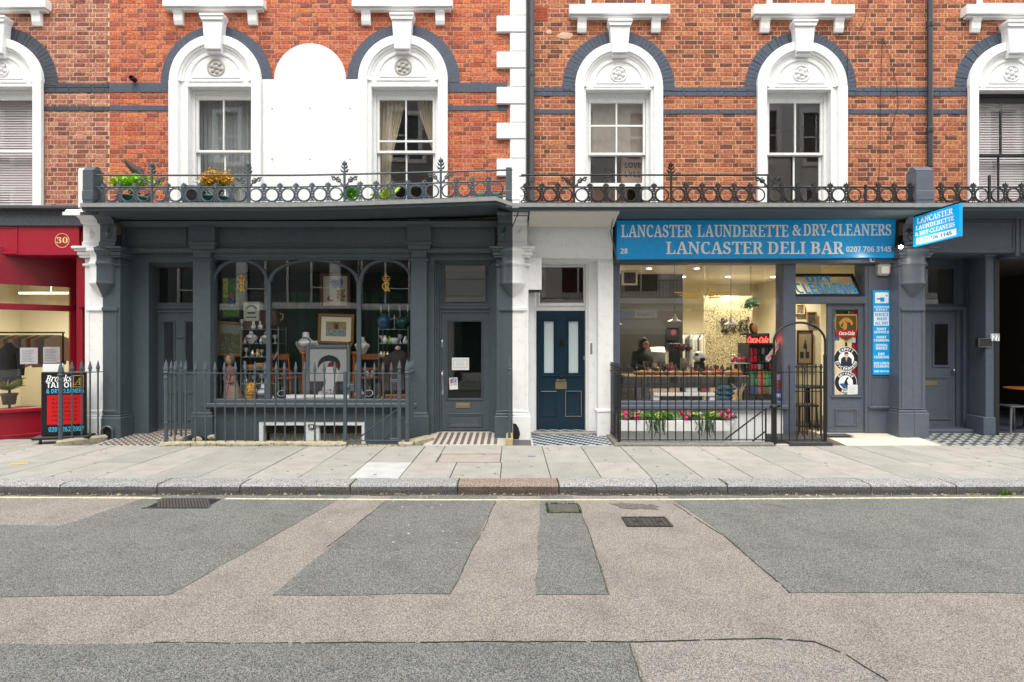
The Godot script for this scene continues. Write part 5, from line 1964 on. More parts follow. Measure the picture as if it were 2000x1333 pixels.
func balcony_railing(label: String, m: Material, x0: float, x1: float, posts: Array, fins: Array, scrolls: Array, top: float, r0: float, r1: float) -> void:
	var t := thing("balcony_railing", label, "railing", V((x0 + x1) / 2, FLOOR1, 0.9))
	var o := t.position
	if MS.is_empty():
		MS.ring = ring_mesh()
		MS.lattice = lattice_mesh()
		MS.finial = finial_mesh()
		MS.scroll = scroll_mesh()
	var yt := 3.896
	var yb := 3.668
	for y in [yb - 0.006, yt + 0.006]:
		var pts := []
		for k in 25:
			var x := lerpf(x0, x1, k / 24.0)
			pts.append(V(x, y + sag(x), 0.9) - o)
		var b := MB.new()
		b.tube(pts, 0.012, 8)
		part("rail", b, m, t)
	if r1 > r0:
		var pts := []
		for k in 25:
			var x := lerpf(r0, r1, k / 24.0)
			pts.append(V(x, top + sag(x) * 0.8, 0.9) - o)
		var b := MB.new()
		b.tube(pts, 0.014, 8)
		part("top_rail", b, m, t)
	var ym := (yt + yb) / 2
	var p0: float = posts[0]
	var k := int(floor((x0 - p0) / PITCH)) - 1
	while p0 + k * PITCH < x1:
		var xr := p0 + (k + 0.5) * PITCH
		if xr > x0 + 0.09 and xr < x1 - 0.09:
			part("ring", MS.ring, m, t, Transform3D(Basis(Vector3.BACK, rng.randf() * 0.5), V(xr, ym + sag(xr), 0.9) - o))
		var xl := p0 + k * PITCH
		var near := false
		for p in posts:
			near = near or absf(p - xl) < 0.06
		if xl > x0 + 0.05 and xl < x1 - 0.05 and not near:
			part("trellis", MS.lattice, m, t, Transform3D(Basis(), V(xl, ym + sag(xl), 0.9) - o))
			if (k + 60) % 3 == 0:
				var b := MB.new()
				b.tube([V(0, 0, 0), V(0, 0.04, 0)], 0.011, 6)
				part("foot", b, m, t, Transform3D(Basis(), V(xl, FLOOR1 - 0.005 + sag(xl), 0.9) - o))
		k += 1
	for j in posts.size():
		var h: float = (top + sag(posts[j]) - FLOOR1) if r1 > r0 and posts[j] < r1 + 0.1 else 0.3
		if r1 <= r0:
			h = 0.44
		part("post", post_mesh(h), m, t, Transform3D(Basis(), V(posts[j], FLOOR1, 0.9) - o))
		if fins[j]:
			part("finial", MS.finial, m, t, Transform3D(Basis(), V(posts[j], FLOOR1 + h, 0.9) - o))
		if scrolls[j]:
			part("scroll_bracket", MS.scroll, m, t, Transform3D(Basis(), V(posts[j], top + sag(posts[j]) - 0.012, 0.9) - o))

# ---------------------------------------------------------------- railings on the pavement
func spear_bar(h: float, r: float, fancy: bool) -> ArrayMesh:
	var b := MB.new()
	if fancy:
		b.tube([V(0, 0, 0), V(0, h - 0.19, 0)], r, 8)
		b.lathe(V(0, h - 0.2, 0), [[r, 0.0], [r * 2.0, 0.006], [r * 2.0, 0.016], [r * 1.1, 0.022], [r * 1.9, 0.034], [r * 1.9, 0.044], [r * 1.2, 0.05], [r * 2.2, 0.064], [r * 2.3, 0.075], [r * 1.5, 0.12], [r * 0.7, 0.17], [0.0, 0.2]], 8)
	else:
		b.tube([V(0, 0, 0), V(0, h - 0.1, 0)], r, 8)
		b.lathe(V(0, h - 0.11, 0), [[r, 0.0], [r * 1.5, 0.006], [r * 0.9, 0.014], [r * 0.8, 0.03], [r * 2.1, 0.042], [r * 2.2, 0.05], [r * 0.9, 0.06], [r * 1.3, 0.085], [0.0, 0.11]], 8)
		for s in [-1.0, 1.0]:
			b.tube([V(0, h - 0.068, 0), V(s * r * 2.4, h - 0.05, 0)], r * 0.5, 5)
	return b.mesh()
func post_bar(h: float, r: float) -> ArrayMesh:
	var b := MB.new()
	b.lathe(Vector3.ZERO, [[r * 1.3, 0.0], [r * 1.3, 0.03], [r, 0.05], [r, h * 0.22], [r * 1.3, h * 0.225], [r * 1.3, h * 0.235], [r, h * 0.24], [r, h - 0.3], [r * 1.35, h - 0.29], [r * 1.35, h - 0.275], [r, h - 0.27], [r, h - 0.22], [r * 1.5, h - 0.21], [r * 1.5, h - 0.195], [r * 0.9, h - 0.185], [r * 1.3, h - 0.17], [r * 1.35, h - 0.16], [r * 0.8, h - 0.07], [0.0, h]], 10)
	return b.mesh()
func rail_run(t: Node3D, a: Vector3, c: Vector3, y: float, m: Material, w := 0.03, called := "rail") -> void:      # a flat iron bar from a to c, in the thing's own metres
	var b := MB.new()
	var d := (c - a)
	var l := V(d.x, 0, d.z).length()
	b.t = Transform3D(Basis(Vector3.UP, atan2(-d.z, d.x)), V(a.x, y, a.z))
	b.box(V(0, -0.007, -w / 2), V(l, 0.007, w / 2), 0.002)
	part(called, b, m, t)

func build_railings() -> void:
	# antiques shop
	var t := thing("iron_railing", "slate grey spear-headed railing and gate in front of the antiques shop window", "railing", V(sx(324, 0.87), 0, 0.87))
	var o := t.position
	var bar := spear_bar(1.23, 0.0125, true)
	var zf := 0.87
	var b := MB.new()
	var front := [341.0, 362.0, 381.0, 401.0, 420.5, 440.0, 459.0, 478.5, 498.0, 517.0, 537.0, 556.5, 576.0, 595.5, 614.5, 634.0, 653.0]
	for p in front:
		part("spear_bar", bar, M.iron, t, Transform3D(Basis.from_euler(V(rng.randfn(0, 0.006), 0, rng.randfn(0, 0.006))), V(sx(p, zf), 0.05, zf) - o))
	var post := post_bar(1.26, 0.028)
	for q in [[324.0, zf], [795.0, zf]]:
		part("corner_post", post, M.iron, t, Transform3D(Basis(), V(sx(q[0], q[1]), 0.05, q[1]) - o))
	for k in range(1, 5):
		part("spear_bar", bar, M.iron, t, Transform3D(Basis(), V(sx(324, zf), 0.06, zf - 0.135 * k) - o))
		part("spear_bar", bar, M.iron, t, Transform3D(Basis(), V(sx(795, zf), 0.06, zf - 0.135 * k) - o))
	rail_run(t, V(sx(322, zf), 0, zf) - o, V(sx(673, zf), 0, zf) - o, 1.092, M.iron)
	rail_run(t, V(sx(324, zf), 0, zf) - o, V(sx(324, zf), 0, 0.17) - o, 1.088, M.iron)
	rail_run(t, V(sx(795, zf), 0, zf) - o, V(sx(795, zf), 0, 0.17) - o, 1.092, M.iron)
	# its gate
	b = MB.new()
	b.box(V(sx(671, zf), 0.0, zf - 0.03) - o, V(sx(677, zf), 1.12, zf + 0.03) - o, 0.005)
	part("gate_post", b, M.iron, t)
	var gate := node("gate", t)
	b = MB.new()
	b.box(V(sx(776, zf), 0.03, zf - 0.02) - o, V(sx(783.5, zf), 1.1, zf + 0.02) - o, 0.005)
	b.box(V(sx(762, zf), 0.06, zf - 0.012) - o, V(sx(776, zf), 0.11, zf + 0.012) - o, 0.004)
	b.box(V(sx(762, zf), 0.95, zf - 0.012) - o, V(sx(776, zf), 1.0, zf + 0.012) - o, 0.004)
	part("stile", b, M.iron, gate)
	for p in [695.0, 713.0, 731.0, 748.0, 764.0]:
		part("spear_bar", spear_bar(1.21, 0.011, true), M.iron, gate, Transform3D(Basis(), V(sx(p, zf), 0.06, zf) - o))
	part("spear_bar", spear_bar(0.3, 0.015, true), M.iron, gate, Transform3D(Basis(), V(sx(780, zf), 1.0, zf) - o))
	rail_run(gate, V(sx(677, zf), 0, zf) - o, V(sx(778, zf), 0, zf) - o, 1.092, M.iron)
	rail_run(gate, V(sx(677, zf), 0, zf) - o, V(sx(778, zf), 0, zf) - o, 0.075, M.iron)
	b = MB.new()
	b.box(V(sx(677, zf), 0.82, zf - 0.02) - o, V(sx(692, zf), 0.93, zf + 0.02) - o, 0.004)
	b.lathe(V(sx(681, zf), 0.89, zf + 0.03) - o, [[0.0, -0.02], [0.02, -0.01], [0.02, 0.01], [0.0, 0.02]], 10)
	part("gate_lock", b, M.iron, gate)
	# handrail of the area steps
	for q in [[[705, 852], [776, 800]], [[745, 862], [790, 815]]]:
		b = MB.new()
		b.tube([V(sx(q[0][0], 0.3), sy(q[0][1], 0.3), 0.3) - o, V(sx(q[1][0], 0.3), sy(q[1][1], 0.3), 0.3) - o], 0.012, 8)
		part("stair_rail", b, M.iron, t)
	# stone copings
	b = MB.new()
	coping(b, sx(311, 0.93) , sx(676, 0.93), 0.78, 0.94, -0.2, 0.058)
	tag(part("stone_coping", b, M.york, self), "long mossy stone coping under the slate grey antiques railing", "kerb stone")
	b = MB.new()
	b.box(V(sx(677, 0.93), -0.2, 0.78), V(sx(778, 0.93), 0.006, 0.92), 0.006)
	coping(b, sx(778, 0.93), sx(806, 0.93), 0.7, 0.94, -0.2, 0.055)
	b.t = Transform3D(Basis(Vector3.UP, 1.05), V(sx(806, 0.93) + 0.02, 0.04, 0.8))
	b.box(V(-0.05, -0.2, -0.12), V(0.42, 0.045, 0.06), 0.03)
	b.t = Transform3D()
	tag(part("stone_coping", b, M.york, self), "broken stone coping at the right corner of the antiques railing beside the striped tiles", "kerb stone")
	b = MB.new()
	for k in 700:
		var x := sx(rng.randf_range(312, 800), 0.95)
		leaf(b, V(x, rng.randf_range(-0.005, 0.03 + 0.03 * sin(x * 5.0)), 0.942 + rng.randf() * 0.01), rng.randf_range(0.006, 0.016), 0.008)
	var ms := part("moss_growth", b, M.moss, self)
	tag(ms, "green moss along the foot of the stone coping at the antiques railing", "moss")
	ms.set_meta("kind", "stuff")
	# a few loose stones behind the bars
	for q in [[345.0, 0.72, 0.07], [385.0, 0.74, 0.05], [413.0, 0.5, 0.045]]:
		b = MB.new()
		blob(b, V(sx(q[0], q[1]), 0.06, q[1]), V(q[2] * 1.5, q[2], q[2]), 0.35)
		tag(part("loose_stone", b, M.york, self), ["large pale loose stone inside the left corner of the grey railing", "smaller rounded loose stone right of the large one behind the grey railing", "small grey stone by the foot of the left shop pilaster"][[345.0, 385.0, 413.0].find(q[0])], "stone")
	# left return beside the tailor's board
	t = thing("iron_railing", "short slate grey spear railing between the tailor board and the white pier", "railing", V(sx(118, 0.85), 0, 0.85))
	o = t.position
	var a := V(sx(118, 0.85), 0, 0.85)
	var c := V(sx(206, 0.36), 0, 0.36)
	part("corner_post", post_bar(1.25, 0.03), M.iron, t, Transform3D(Basis(), V(0, 0.02, 0)))
	for f in [0.24, 0.45, 0.64, 0.82]:
		part("spear_bar", spear_bar(1.22, 0.0125, true), M.iron, t, Transform3D(Basis(), a.lerp(c, f) + V(0, 0.06, 0) - o))
	rail_run(t, a - o, c - o, 1.09, M.iron)
	b = MB.new()
	b.t = Transform3D(Basis(Vector3.UP, atan2(-(c - a).z, (c - a).x)), a)
	b.box(V(-0.05, -0.1, -0.07), V(0.62, 0.085, 0.07), 0.035)
	b.t = Transform3D()
	tag(part("stone_coping", b, M.york, self), "rounded stone coping under the short railing next to the tailor board", "kerb stone")
	# edge-on return between the two doors
	t = thing("iron_railing", "grey railing seen end-on between the antiques door and the white pier", "railing", V(sx(995, 0.85), 0, 0.85))
	o = t.position
	for k in 4:
		part("spear_bar", post_bar(1.27, 0.02) if k == 0 else bar, M.iron, t, Transform3D(Basis(), V(0, 0.09, -0.14 * k)))
	rail_run(t, Vector3.ZERO, V(0, 0, -0.5), 1.1, M.iron)
	b = MB.new()
	b.box(V(sx(988, 0.9), -0.1, 0.3), V(sx(1002, 0.9), 0.11, 0.9), 0.012)
	tag(part("stone_coping", b, sm(c8(186, 164, 116), 0.8, TX.worn, 2.0), self), "yellowish timber block under the end-on railing by the white pier", "block")
	# launderette
	t = thing("iron_railing", "black railing with small fleur heads in front of the launderette window", "railing", V(sx(1208, 0.87), 0, 0.87))
	o = t.position
	var lb := spear_bar(1.17, 0.009, false)
	for k in 19:
		part("spear_bar", lb, M.black, t, Transform3D(Basis.from_euler(V(rng.randfn(0, 0.004), 0, rng.randfn(0, 0.004))), V(sx(1212 + 15.42 * k, zf), 0.07, zf) - o))
	for k in range(1, 7):
		part("spear_bar", lb, M.black, t, Transform3D(Basis(), V(sx(1209, zf), 0.08, zf - 0.118 * k) - o))
	part("corner_post", post_bar(1.22, 0.013), M.black, t, Transform3D(Basis(), V(sx(1209, zf), 0.05, zf) - o))
	rail_run(t, V(sx(1206, zf), 0, zf) - o, V(sx(1508, zf), 0, zf) - o, 1.098, M.black)
	rail_run(t, V(sx(1206, zf), 0, zf) - o, V(sx(1508, zf), 0, zf) - o, 0.085, M.black)
	rail_run(t, V(sx(1209, zf), 0, zf) - o, V(sx(1209, zf), 0, 0.1) - o, 1.098, M.black)
	rail_run(t, V(sx(1209, zf), 0, zf) - o, V(sx(1209, zf), 0, 0.1) - o, 0.085, M.black)
	for q in [[[1417, 858], [1497, 797]], [[1470, 862], [1496, 842]]]:
		b = MB.new()
		b.tube([V(sx(q[0][0], 0.5), sy(q[0][1], 0.5), 0.5) - o, V(sx(q[1][0], 0.5), sy(q[1][1], 0.5), 0.5) - o], 0.013, 8)
		part("stair_rail", b, M.black, t)
	b = MB.new()
	b.tube([V(sx(1496, 0.5), -0.3, 0.5) - o, V(sx(1496, 0.5), sy(797, 0.5), 0.5) - o], 0.014, 8)
	part("stair_rail", b, M.black, t)
	b = MB.new()
	coping(b, sx(1200, 0.92), sx(1512, 0.92), 0.79, 0.93, -0.2, 0.045)
	b.box(V(sx(1199, 0.9), -0.2, 0.05), V(sx(1199, 0.9) + 0.16, 0.05, 0.8), 0.01)
	tag(part("stone_coping", b, sm(c8(120, 120, 114), 0.85, TX.worn, 1.3, TX.mid, 0.6), self), "grey stone coping under the black launderette railing", "kerb stone")
	b = MB.new()
	for k in 420:
		leaf(b, V(sx(rng.randf_range(1205, 1510), 0.93), -0.004, 0.935 + rng.randf() * 0.012), rng.randf_range(0.008, 0.02), 0.008)
	ms = part("moss_growth", b, M.moss, self)
	tag(ms, "thin moss along the foot of the coping below the black launderette railing", "moss")
	ms.set_meta("kind", "stuff")
	# arched gateway
	t = thing("arched_gateway", "black iron arch with low gate beside the launderette door", "gate", V(sx(1512, zf), 0, zf))
	o = t.position
	var pts := []
	var x0 := sx(1512, zf)
	var x1 := sx(1612, zf)
	var ys := sy(668, zf)
	var ry := sy(630, zf) - ys
	for k in 25:
		var an := PI - PI * k / 24.0
		pts.append(V((x0 + x1) / 2 + cos(an) * (x1 - x0) / 2, ys + sin(an) * ry, zf) - o)
	pts.push_front(V(x0, ys - 0.2, zf) - o)
	pts.append(V(x1, ys - 0.2, zf) - o)
	b = MB.new()
	b.tube(pts, 0.018, 8)
	part("arch", b, M.black, t)
	b = MB.new()
	b.box(V(x0 - 0.032, 0.0, zf - 0.032) - o, V(x0 + 0.032, ys - 0.19, zf + 0.032) - o, 0.006)
	part("gate_post", b, M.black, t)
	b = MB.new()
	b.box(V(x1 - 0.022, 0.0, zf - 0.022) - o, V(x1 + 0.022, ys - 0.19, zf + 0.022) - o, 0.006)
	part("gate_post", b, M.black, t)
	b = MB.new()
	b.lathe(V(sx(1510, zf), sy(794, zf), zf + 0.03) - o, [[0.0, -0.05], [0.05, -0.03], [0.06, 0.0], [0.05, 0.03], [0.0, 0.05]], 10)
	b.tube([V(sx(1516, zf), sy(794, zf), zf + 0.03) - o, V(sx(1520, zf), sy(792, zf), zf + 0.06) - o], 0.02, 6)
	part("gate_lock", b, M.black, t)
	for p in [1526.5, 1542.0, 1557.0, 1572.0, 1587.0, 1605.0]:
		part("spear_bar", lb, M.black, t, Transform3D(Basis(), V(sx(p, zf), 0.07, zf) - o))
	rail_run(t, V(x0, 0, zf) - o, V(x1, 0, zf) - o, 1.11, M.black)
	rail_run(t, V(x0, 0, zf) - o, V(x1, 0, zf) - o, 0.085, M.black)
	var inner := node("stair_guard", t)
	var zi := 0.32
	for p in [1560.0, 1568.0, 1577.0, 1586.0, 1594.0, 1603.0]:
		part("spear_bar", lb, M.black, inner, Transform3D(Basis(), V(sx(p, zi), 0.05, zi) - o))
	rail_run(inner, V(sx(1553, zi), 0, zi) - o, V(sx(1606, zi), 0, zi) - o, 1.17, M.black)
	rail_run(inner, V(sx(1553, zi), 0, zi) - o, V(sx(1606, zi), 0, zi) - o, 0.77, M.black)
	rail_run(inner, V(sx(1603, zi), 0, zi) - o, V(sx(1603, zf), 0, zf) - o, 1.1, M.black)
	b = MB.new()
	b.box(V(sx(1541, 0.9), -0.2, 0.1), V(sx(1626, 0.9), 0.06, 0.93), 0.012)
	tag(part("stone_coping", b, sm(c8(58, 58, 60), 0.7, TX.worn, 1.3), self), "dark painted stone step under the black arched gateway", "step")
	# the area in front of the launderette
	b = MB.new()
	b.box(V(sx(1200, 0.5), -1.2, 0.0), V(sx(1556, 0.5), -1.0, 0.9))
	b.box(V(sx(1190, 0.5) - 0.02, -1.2, 0.0), V(sx(1200, 0.5), -0.02, 0.9))
	b.box(V(sx(1200, 0.5), -1.2, 0.78), V(sx(1556, 0.5), -0.05, 0.86))
	b.box(V(sx(1556, 0.5), -1.2, 0.0), V(sx(1562, 0.5), -0.02, 0.9))
	part("area_wall", b, M.stucco, house.h28)
	b = MB.new()
	b.box(V(sx(1514, 0.9), -0.2, 0.8), V(sx(1541, 0.9), 0.02, 0.92), 0.006)
	tag(part("stone_coping", b, M.cement, self), "pale stone piece in the gateway between the black arch post and dark step", "kerb stone")

func coping(b: MB, x0: float, x1: float, z0: float, z1: float, y0: float, y1: float) -> void:     # an old weathered coping stone
	var cnt := maxi(2, int((x1 - x0) / 0.12))
	var prof := [[z0, y0], [z0, y1 - 0.01], [z0 + 0.02, y1], [(z0 + z1) / 2, y1 + 0.004], [z1 - 0.035, y1], [z1 - 0.008, y1 - 0.02], [z1, y1 - 0.05], [z1, y0]]
	var rows := []
	for k in cnt + 1:
		var x := lerpf(x0, x1, k / float(cnt))
		var row := []
		for p in prof:
			row.append(V(x, p[1] + (rng.randf_range(-0.005, 0.005) if p[1] > y0 else 0.0), p[0] + (rng.randf_range(-0.006, 0.006) if p[1] > y0 else 0.0)))
		rows.append(row)
	for k in cnt:
		for j in prof.size() - 1:
			b.quad(rows[k][j], rows[k][j + 1], rows[k + 1][j + 1], rows[k + 1][j])
	for j in range(1, prof.size() - 1):
		b.tri(rows[0][0], rows[0][j + 1], rows[0][j])
		b.tri(rows[cnt][0], rows[cnt][j], rows[cnt][j + 1])

func blob(b: MB, o: Vector3, r: Vector3, rough: float, seg := 10, sd := 0) -> void:      # a lumpy rounded shape
	var f := FastNoiseLite.new()
	f.seed = sd + int(o.x * 1000)
	f.frequency = 1.1
	var pts := []
	for k in seg + 1:
		var row := []
		for j in seg * 2 + 1:
			var a := PI * k / seg
			var c := TAU * (j % (seg * 2)) / (seg * 2)
			var d := V(sin(a) * cos(c), cos(a), sin(a) * sin(c))
			row.append(o + d * r * (1.0 + rough * f.get_noise_3dv(d * 1.3)))
		pts.append(row)
	for k in seg:
		for j in seg * 2:
			var q := [pts[k][j], pts[k][j + 1], pts[k + 1][j + 1], pts[k + 1][j]]
			if k == 0:
				b.tri(q[0], q[2], q[3])
			elif k == seg - 1:
				b.tri(q[0], q[1], q[2])
			else:
				b.quad(q[0], q[1], q[2], q[3])

# ---------------------------------------------------------------- signs
func arc_letters(parent: Node, words: String, font: String, c: Vector3, r: float, size: float, mid: float, step: float, up: bool, m: Material) -> void:      # letters set round a circle
	var cnt := words.length()
	for k in cnt:
		if words[k] == " ":
			continue
		var a := mid + (k - (cnt - 1) / 2.0) * step * (-1.0 if up else 1.0)
		var p := c + V(cos(a) * r, sin(a) * r, 0)
		var w := size * (0.34 if words[k] in "ilrt" else 0.62)
		var hgt := size if words[k] in "EDCSWlditph" else size * 0.76
		var o := letters(parent, words[k], font, -w / 2, -hgt / 2, w / 2, hgt / 2, 0, m, 0.003)
		var turn := Basis(Vector3.BACK, a - PI / 2 if up else a + PI / 2)
		o.transform = Transform3D(turn, p) * o.transform

func disc(b: MB, c: Vector3, r: float, th: float, seg := 40) -> void:
	var pl := PackedVector2Array()
	for k in seg:
		pl.append(Vector2(c.x, c.y) + Vector2.from_angle(TAU * k / seg) * r)
	b.prism(pl, c.z, c.z + th)

func build_signs() -> void:
	var blue := sm(c8(0, 170, 246), 0.3, TX.paint, 0.8)
	var w := sm(c8(249, 251, 252), 0.4)
	# main sign box
	var zf := 0.26
	var t := thing("shop_sign", "long blue launderette and deli bar sign box under the balcony", "sign", V(sx(1477, zf), sy(505, zf), 0.16))
	var o := t.position
	var b := MB.new()
	b.prism(PackedVector2Array([Vector2(sx(1205, zf), sy(506, zf)) - Vector2(o.x, o.y), Vector2(sx(1747, zf), sy(503, zf)) - Vector2(o.x, o.y), Vector2(sx(1751, zf), sy(428, zf)) - Vector2(o.x, o.y), Vector2(sx(1205, zf), sy(430, zf)) - Vector2(o.x, o.y)]), 0.0, 0.1, 0.004)
	part("sign_box", b, blue, t)
	var put := func(words, font, p0, q0, p1, q1, sl := 0.0):
		letters(t, words, font, sx(p0, zf) - o.x, sy(q1, zf) - o.y, sx(p1, zf) - o.x, sy(q0, zf) - o.y, 0.101, w, 0.008, sl)
	put.call("LANCASTER", "Droid Serif", 1213, 439, 1352, 463)
	put.call("LAUNDERETTE", "Droid Serif", 1362, 439, 1540, 462.5)
	put.call("&", "Droid Serif", 1548, 439, 1565, 460)
	put.call("DRY-CLEANERS", "Droid Serif", 1569, 437.5, 1741, 460)
	put.call("LANCASTER DELI BAR", "Droid Serif", 1301, 472, 1648, 496)
	put.call("28", "Droid Sans", 1212, 485, 1226, 495.5)
	put.call("0207 706 3145", "Droid Sans", 1653, 481, 1741, 492)
	# hanging sign
	t = thing("hanging_sign", "blue projecting launderette sign on an iron bracket above the grey pier", "sign", V(6.31, 3.05, 0.6))
	b = MB.new()
	t.scale = V(1, 0.95, 0.93)
	b.box(V(-0.025, 0, -0.05), V(0.025, 0.49, 0.98), 0.004)
	part("sign_board", b, blue, t)
	var turn := Basis(Vector3.UP, -PI / 2)
	var pane_w := sm(c8(226, 232, 236), 0.4)
	for q in [["LANCASTER", 0.36, 0.45, 0.1, 0.9, "Droid Serif"], ["LAUNDERETTE", 0.262, 0.33, 0.07, 0.93, "Droid Serif"], ["& DRY-CLEANERS", 0.165, 0.232, 0.06, 0.94, "Droid Serif"]]:
		var l := letters(t, q[0], q[5], q[3], q[1], q[4], q[2], 0.0, pane_w, 0.004)
		l.transform = Transform3D(turn, V(-0.0265, 0, -0.05)) * l.transform
	b = MB.new()
	b.box(V(-0.027, 0.03, 0.03), V(-0.02, 0.13, 0.92), 0.001)
	part("phone_strip", b, pane_w, t)
	var ph := letters(t, "0207 706 3145", "Droid Sans", 0.12, 0.05, 0.88, 0.11, 0.0, sm(c8(40, 110, 170), 0.5), 0.004)
	ph.transform = Transform3D(turn, V(-0.0285, 0, -0.05)) * ph.transform
	b = MB.new()
	b.tube([V(0.03, 0.52, -0.5), V(0.03, 0.52, 1.0)], 0.014, 6)
	b.tube([V(0.0, 0.05, -0.35), V(0.0, 0.05, -0.02)], 0.012, 6)
	b.tube([V(0.0, 0.3, -0.35), V(0.0, 0.3, -0.02)], 0.012, 6)
	for s in [0.1, 0.85]:
		b.tube([V(0.03, 0.52, s), V(0.0, 0.48, s)], 0.008, 5)
	part("bracket", b, M.black, t)
	b = MB.new()
	b.tube(spiral(V(0.0, 0.18, -0.1), 0.1, 0.03, 0.5, 9.0, 24), 0.01, 6)
	part("cable_coil", b, M.dark, t)
	# sign floodlight, lit
	var at := V(sx(1760, 0.75), sy(482, 0.75), 0.75)
	t = thing("sign_lamp", "small lit spotlight beside the right end of the blue sign", "lamp", at)
	b = MB.new()
	b.tube([V(0.26, 0.0, -0.4), V(0.14, 0.05, -0.2), V(0.0, 0.03, -0.04)], 0.012, 6)
	b.lathe(V(0, 0, -0.05), [[0.02, -0.02], [0.045, 0.0], [0.045, 0.03], [0.0, 0.05]], 10)
	part("bracket", b, M.dark, t)
	b = MB.new()
	b.lathe(V(0, 0, 0.0), [[0.0, -0.028], [0.022, -0.018], [0.028, 0.0], [0.022, 0.018], [0.0, 0.028]], 12)
	part("bulb", b, lamp_mat(c8(255, 250, 225), 14.0), t)
	var li := OmniLight3D.new()
	li.name = "glow"
	li.light_color = c8(255, 246, 220)
	li.light_energy = 0.12
	li.light_size = 0.025
	li.omni_range = 6.0
	li.omni_attenuation = 2.0
	li.shadow_enabled = true
	li.position = V(0, 0, 0)
	t.add_child(li)
	# vertical service board
	zf = 0.06
	t = thing("service_board", "narrow vertical blue board of cleaning services beside the launderette door", "sign", V(sx(1722, zf), sy(732, zf), 0.035))
	o = t.position
	b = MB.new()
	b.box(V(sx(1706, zf), sy(732, zf), 0.035) - o, V(sx(1739, zf), sy(567, zf), 0.055) - o, 0.003)
	part("sign_board", b, blue, t)
	b = MB.new()
	b.box(V(sx(1708, zf), sy(636, zf), 0.05) - o, V(sx(1737, zf), sy(609, zf), 0.058) - o, 0.002)
	b.prism(machine_outline(sx(1710, zf) - o.x, sy(592, zf) - o.y, sx(1736, zf) - o.x, sy(571, zf) - o.y), 0.02, 0.0225)
	part("white_panel", b, w, t)
	b = MB.new()
	b.box(V(sx(1713, zf), sy(585, zf), 0.055) - o, V(sx(1723, zf), sy(582, zf), 0.059) - o)
	b.box(V(sx(1720, zf), sy(589, zf), 0.055) - o, V(sx(1728, zf), sy(581, zf), 0.059) - o)
	b.box(V(sx(1731, zf), sy(579, zf), 0.055) - o, V(sx(1734, zf), sy(576, zf), 0.059) - o)
	part("sewing_machine_print", b, blue, t)
	var rows := [["ALTERATION", 597.5, 601.5, 0], ["SERVICE", 602.5, 606.5, 1], ["SHIRT", 640, 645, 2], ["SERVICE", 646, 651, 0], ["DUVET", 656, 661, 2], ["CLEANING", 662, 667, 0], ["IRONING", 672, 677, 1], ["SERVICE", 678, 683, 1], ["DRY", 689, 694, 3], ["CLEANING", 695, 700, 0], ["BED LINEN", 707, 712, 0], ["CLEANING", 713, 718, 0], ["0207 706 3145", 723.5, 727, 0]]
	for r in rows:
		var ins: float = [2.0, 5.0, 7.0, 10.0][r[3]]
		letters(t, r[0], "Droid Sans", sx(1706 + ins, zf) - o.x, sy(r[2], zf) - o.y, sx(1739 - ins, zf) - o.x, sy(r[1], zf) - o.y, 0.022, w, 0.003)
	for r in [["SERVICE", 611, 617.5, 2.5], ["WASH", 619.5, 625.5, 6.0], ["ALL DAY", 628, 634, 3.0]]:
		letters(t, r[0], "Droid Sans", sx(1707 + r[3], zf) - o.x, sy(r[2], zf) - o.y, sx(1738 - r[3], zf) - o.x, sy(r[1], zf) - o.y, 0.025, blue, 0.003)
	# stickers on the door glass
	var zg := -0.036
	var red := sm(c8(170, 20, 24), 0.4)
	var tan_ := sm(c8(190, 136, 60), 0.4)
	t = thing("shield_sticker", "gold and red shield-shaped poster at the top of the launderette door glass", "sticker", V(sx(1653, zg), sy(668, zg), zg))
	o = t.position
	var sh := func(s: float) -> PackedVector2Array:
		var pl := PackedVector2Array()
		for p in [[-21, 54], [21, 54], [22, 30], [20, 16], [12, 7], [0, 0], [-12, 7], [-20, 16], [-22, 30]]:
			pl.append(Vector2(p[0] * s, 27 + (p[1] - 27) * s) * 0.0086)
		return pl
	b = MB.new()
	b.prism(sh.call(1.0), 0.0, 0.002)
	part("border", b, tan_, t)
	b = MB.new()
	b.prism(sh.call(0.9), 0.002, 0.004)
	part("field", b, sm(c8(84, 66, 26), 0.5, TX.worn, 9.0), t)
	b = MB.new()
	b.box(V(-0.17, 0.09, 0.004), V(0.17, 0.2, 0.006))
	part("red_band", b, red, t)
	letters(t, "Coca-Cola", "Droid Serif", -0.12, 0.115, 0.14, 0.18, 0.006, w, 0.003, 0.25)
	b = MB.new()
	for k in 7:
		var a := 0.4 + k * 0.38
		blob(b, V(cos(a) * 0.1, 0.27 + sin(a) * 0.11, 0.004), V(0.018, 0.03, 0.002), 0.6)
	blob(b, V(-0.02, 0.27, 0.004), V(0.035, 0.075, 0.003), 0.6)
	blob(b, V(0.03, 0.36, 0.004), V(0.03, 0.035, 0.003), 0.5)
	b.tube([V(-0.04, 0.22, 0.006), V(-0.1, 0.26, 0.006), V(-0.12, 0.34, 0.006)], 0.009, 5)
	part("lion_print", b, tan_, t)
	for q in [[1653.0, 701.0, 24.0, "Expert", "DryCleaning", "round black and white sticker with a suited man on the launderette door"], [1652.0, 747.0, 22.0, "Service", "Wash", "round black and white washing sticker at the bottom of the launderette door glass"]]:
		var c := V(sx(q[0], zg), sy(q[1], zg), zg)
		t = thing("round_sticker", q[5], "sticker", c)
		var r: float = q[2] * 0.0086
		b = MB.new()
		disc(b, V(0, 0, 0), r, 0.002)
		part("rim", b, w, t)
		b = MB.new()
		disc(b, V(0, 0, 0.002), r * 0.96, 0.002)
		part("black_ring", b, M.dark, t)
		b = MB.new()
		disc(b, V(0, 0, 0.004), r * 0.62, 0.002)
		part("white_centre", b, w, t)
